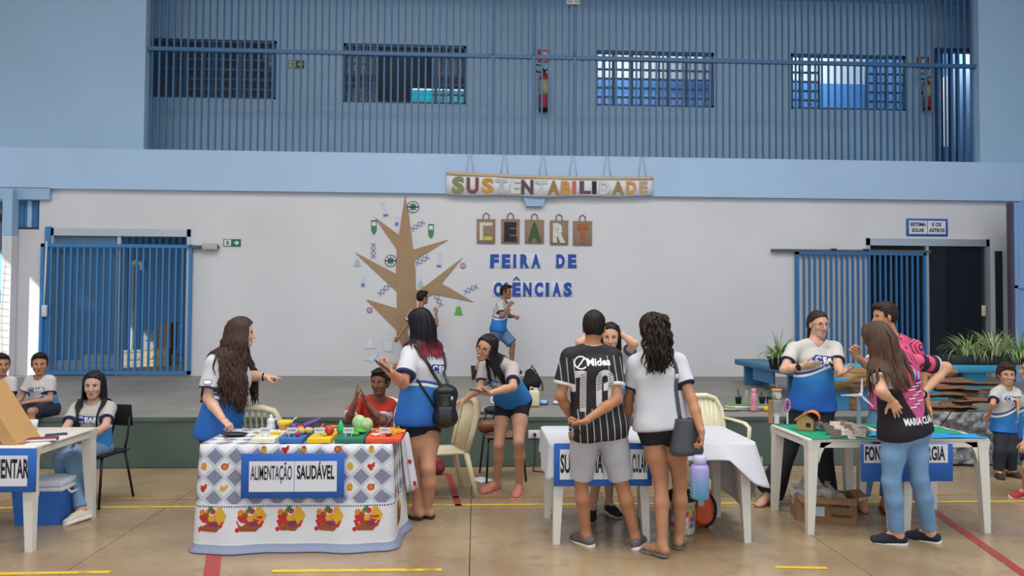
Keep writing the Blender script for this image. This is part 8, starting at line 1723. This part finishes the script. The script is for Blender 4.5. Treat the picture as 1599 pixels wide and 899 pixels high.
for (px, py, lab) in ((645, 323, 'crossed-out virus sign at the tree top'), (610, 407, 'crossed-out virus sign left of the trunk middle')):
    t, q = cut('virus_sign', px, py, lab); pz(q, circle(.115), m_paper, t, 'backing'); obj('ring', MB().tube([(q[0]+.10*math.cos(a), YO-.004, q[2]+.10*math.sin(a)) for a in np.linspace(0, 6.283, 25)], .012, 5, flat=.5), m_dk, t); pz(q, [(x*1, y) for x, y in circle(.05)], m_tg, t, 'virus', .005)
    g = MB()
    for a in np.linspace(0, 6.283, 9)[:-1]: g.tube([(q[0]+.04*math.cos(a), YO-.006, q[2]+.04*math.sin(a)), (q[0]+.075*math.cos(a), YO-.006, q[2]+.075*math.sin(a))], .008, 5)
    obj('spikes', g, m_dk, t); pz(q, [(-.10, -.01), (.10, -.01), (.10, .01), (-.10, .01)], m_dk, t, 'bar', .009)
for (px, py, lab) in ((584, 355, 'green test tube hanging at the upper left branch'), (673, 361, 'green test tube cut-out right of the tree top')):
    t, q = cut('test_tube', px, py, lab); U = lambda w, zt, zb: [(-w, zt), (-w, zb+w)]+[(w*math.cos(a), zb+w+w*math.sin(a)) for a in np.linspace(math.pi, 2*math.pi, 9)]+[(w, zt)]
    pz(q, U(.045, .12, -.13)[::-1], m_paper, t, 'glass'); pz(q, U(.035, .03, -.12)[::-1], m_tg, t, 'liquid', .004); pz(q, [(-.05, .105), (.05, .105), (.05, .125), (-.05, .125)], m_dk, t, 'rim', .004)
    g = MB()
    for s in (-1, 1): g.b2((q[0]+s*.042-.004, YO-.006, q[2]-.07), (q[0]+s*.042+.004, YO, q[2]+.11))
    obj('outline', g, m_dk, t)
for (px, py, sc_, ang, lab) in ((600, 327, 1.1, .25, 'pale tall flask cut-out left of the tree top'), (686, 406, 1.1, -.05, 'pale tall flask cut-out right of the trunk'), (620, 345, .75, -.1, 'small blue bottomed beaker left of the tree top'), (567, 440, .75, -.05, 'small blue bottomed beaker left of the lower branch')):
    t, q = cut('flask_cutout', px, py, lab); c, s = math.cos(ang), math.sin(ang); P = [(-.05, .12), (-.018, .10), (-.022, .02), (-.05, -.12), (.05, -.12), (.022, .02), (.018, .10), (.05, .12)] if sc_ > 1 else [(-.05, .12), (-.045, -.12), (.045, -.12), (.05, .12)]
    pz(q, [((x*c-y*s)*sc_, (x*s+y*c)*sc_) for x, y in P], m_pl, t, 'glass'); pz(q, [((x*c-y*s)*sc_, (x*s+y*c)*sc_) for x, y in ((-.038, -.11), (.038, -.11), (.034, -.03 if sc_ < 1 else -.08), (-.034, -.03 if sc_ < 1 else -.08))], m_cb if sc_ < 1 else m_ov, t, 'liquid', .004)
for (px, py, sc_, m, lab) in ((558, 408, 1.0, m_pg, 'pale green conical flask hanging from the left branch tip'), (657, 441, .9, m_pg, 'pale green conical flask beside the trunk'), (716, 482, 1.25, m_lg, 'bright green conical flask under the lower right branch')):
    t, q = cut('conical_flask', px, py, lab); pz(q, [(x*sc_, y*sc_) for x, y in ((-.06, -.09), (.06, -.09), (.02, .05), (.02, .11), (-.02, .11), (-.02, .05))], m_pl, t, 'glass'); pz(q, [(x*sc_, y*sc_) for x, y in ((-.058, -.088), (.058, -.088), (.028, .03), (-.028, .03))], m, t, 'liquid', .004)
for (px, py, lab) in ((577, 484, 'magenta round cut-out at the lowest left branch tip'), (723, 415, 'magenta round cut-out at the right branch tip')):
    t, q = cut('round_cutout', px, py, lab); pz(q, circle(.052), m_mag, t, 'disc'); pz(q, circle(.032), m_pl, t, 'centre', .004); pz(q, [(-.008, -.028), (.008, -.028), (.008, .028), (-.008, .028)], m_mag, t, 'mark', .007)
for (px, py, P, lab) in ((577, 535, [(-.11, -.10), (.10, -.10), (.02, .12)], 'pale triangle flask paper left of the trunk foot'), (606, 540, [(-.085, -.10), (.085, -.10), (.085, .10), (-.085, .10)], 'pale violet square paper by the pointing hand'), (580, 559, [(-.13, -.02), (.02, -.07), (.13, .09), (.09, .09)], 'pale slanted paper strip low on the wall'), (606, 563, [(-.08, .07), (.10, -.06), (.02, -.05)], 'pale triangular scrap low by the trunk')):
    t, q = cut('pale_paper', px, py, lab); pz(q, P, m_pl, t, 'sheet'); pz(q, [(x*.82, y*.82) for x, y in P], m_paper, t, 'inner', .003)
# exit signs
m_sg = mat('exit_green', '#1d6a44', .6); m_so = mat('exit_olive', '#53622f', .6); m_gl = mat('exit_glow_yellow', '#d3d98a', .6)
def exit_sign(l, t_, r, b, Y, mbase, mic, label):
    A = at(l, t_, Y); B = at(r, b, Y); cx, cz = (A[0]+B[0])/2, (A[2]+B[2])/2; W, H = B[0]-A[0], A[2]-B[2]; t = empty('exit_sign', (cx, Y, cz), label, 'sign'); obj('plate', MB().box((cx, Y, cz), (W, .008, H)), mbase, t); y = Y-.006
    obj('door_panel', MB().b2((cx-W*.45, y-.002, cz-H*.42), (cx-W*.06, y+.001, cz+H*.42)), mic, t)
    g = MB().b2((cx-W*.30, y-.004, cz+H*.12), (cx-W*.22, y-.002, cz+H*.30)); 
    for (a, b_) in (((-.27, .1), (-.24, -.12)), ((-.24, -.12), (-.34, -.32)), ((-.24, -.12), (-.16, -.30)), ((-.27, .06), (-.36, -.04)), ((-.26, .06), (-.15, .0))): g.tube([(cx+W*a[0], y-.003, cz+H*a[1]), (cx+W*b_[0], y-.003, cz+H*b_[1])], H*.05, 4)
    obj('running_figure', g, mbase, t)
    P = [(.10, -.09), (.24, -.09), (.20, -.28), (.28, -.28), (.42, 0), (.28, .28), (.20, .28), (.24, .09), (.10, .09)]
    obj('arrow', MB().prism([(x*W, z*H) for x, z in P], (cx, y-.001, cz), (1, 0, 0), (0, 0, 1), .003), mic, t)
exit_sign(451, 94, 475, 107, YC-.006, m_so, m_gl, 'yellow glowing exit sign on the upper corridor wall'); exit_sign(349, 373, 376, 385, YW-.006, m_sg, m_paper, 'green exit sign with an arrow right of the left gate')
A = at(1415, 341, YW-.012); B = at(1480, 369, YW-.012); cx, cz = (A[0]+B[0])/2, (A[2]+B[2])/2; W, H = B[0]-A[0], A[2]-B[2]; o = obj('sign_board', MB().rbox((cx, YW-.012, cz), (W, .014, H), .004, 1), m_eva, loc=(cx, YW-.012, cz), label='blue framed sign SISTEMA SOLAR E OS ASTROS above the right doorway', cat='sign')
for k, (s1_, s2_) in enumerate((('SISTEMA', 'SOLAR'), ('E OS', 'ASTROS'))):
    x = cx+W*(-.225 if k == 0 else .225); obj('paper_sheet', MB().b2((x-W*.215, YW-.024, cz-H*.38), (x+W*.215, YW-.018, cz+H*.38)), m_paper, o)
    for s, z in ((s1_, .07), (s2_, -.26)): g = MB(); text(g, s, (x, YW-.026, cz+H*z), (1, 0, 0), (0, 0, 1), H*.20, W*(.38 if len(s) > 5 else .30 if len(s) == 5 else .22), .04); obj('lettering', g, m_ink, o)
# fire extinguishers
m_er = mat('extinguisher_red', '#a83034', .4)
def extinguisher(px, pt, pb, Y, label, r=.10):
    A = at(px, pt, Y); B = at(px, pb, Y); x, zb, zt = A[0], B[2], A[2]; h = zt-zb; y = Y-.14; t = empty('fire_extinguisher', (x, y, zb), label, 'extinguisher'); c = A3(x, y, zb)
    obj('cylinder', MB().lathe(c, [(r*.9, 0), (r*.95, .04), (r, .05), (r, h*.82), (r*.8, h*.90), (r*.35, h*.95)], 20), m_er, t); obj('base_ring', MB().lathe(c-A3(0, 0, .004), [(r*.96, 0), (r*.98, .05), (r*.9, .05)], 20), m_blk, t)
    obj('label', MB().lathe(c+A3(0, 0, h*.40), [(r*1.01, 0), (r*1.01, h*.36), (r*.99, h*.36)], 20), mat('extinguisher_label', '#b9b98c', .6, var=.2, vscale=20), t); obj('valve', MB().cyl(c+A3(0, 0, h*.94), c+A3(0, 0, h*1.04), r*.25, 10).tube([c+A3(0, 0, h*1.03), c+A3(.09, 0, h*1.06)], .012, 6), m_blk, t)
    obj('hose', MB().tube([c+A3(0, -.02, h*1.0), c+A3(-.06, -.02, h*1.14), c+A3(-.16, -.02, h*1.16), c+A3(-.20, -.02, h*1.06), c+A3(-.15, -.02, h*.98), c+A3(-.06, -.04, h*.96)], .014, 8), m_blk, t); obj('bracket', MB().b2((x-.03, y+.05, zb+h*.55), (x+.03, Y, zb+h*.65)), m_blk, t)
    A = at(px, pt-28, Y); obj('sign_plate', MB().b2((x-.13, Y-.01, A[2]-.14), (x+.13, Y-.002, A[2]+.12)), m_er, t); obj('sign_picture', MB().b2((x-.03, Y-.014, A[2]-.10), (x+.07, Y-.008, A[2]+.08)), m_paper, t)
extinguisher(849, 115, 176, YC, 'red fire extinguisher on the corridor wall beside the balcony post', .105); extinguisher(1441, 126, 174, YC, 'red fire extinguisher left of the upper right door', .07); extinguisher(1500, 105, 134, 17.36, 'red fire extinguisher on the stair wall beyond the upper door', .10)
A = at(1452, 166, YC-.01); o = obj('notice', MB().box(A, (.20, .01, .22)), mat('pink_notice', '#b58d94', .7), loc=A, label='small pink notice beside the upper right door', cat='notice'); obj('notice_text', MB().box(A-A3(0, .006, 0), (.13, .004, .03)), m_paper, o)
A = at(895, 2, YW-.06); t = empty('emergency_lamp', A, 'white emergency lamp at the top of the balcony grille', 'lamp'); obj('case', MB().rbox(A, (.24, .08, .12), .015, 2), m_paper, t)
for s in (-1, 1): obj('lamp_head', MB().rbox(A+A3(.06*s, -.045, 0), (.09, .03, .08), .01, 2), mat('lamp_grey', '#8a8f94', .4), t)
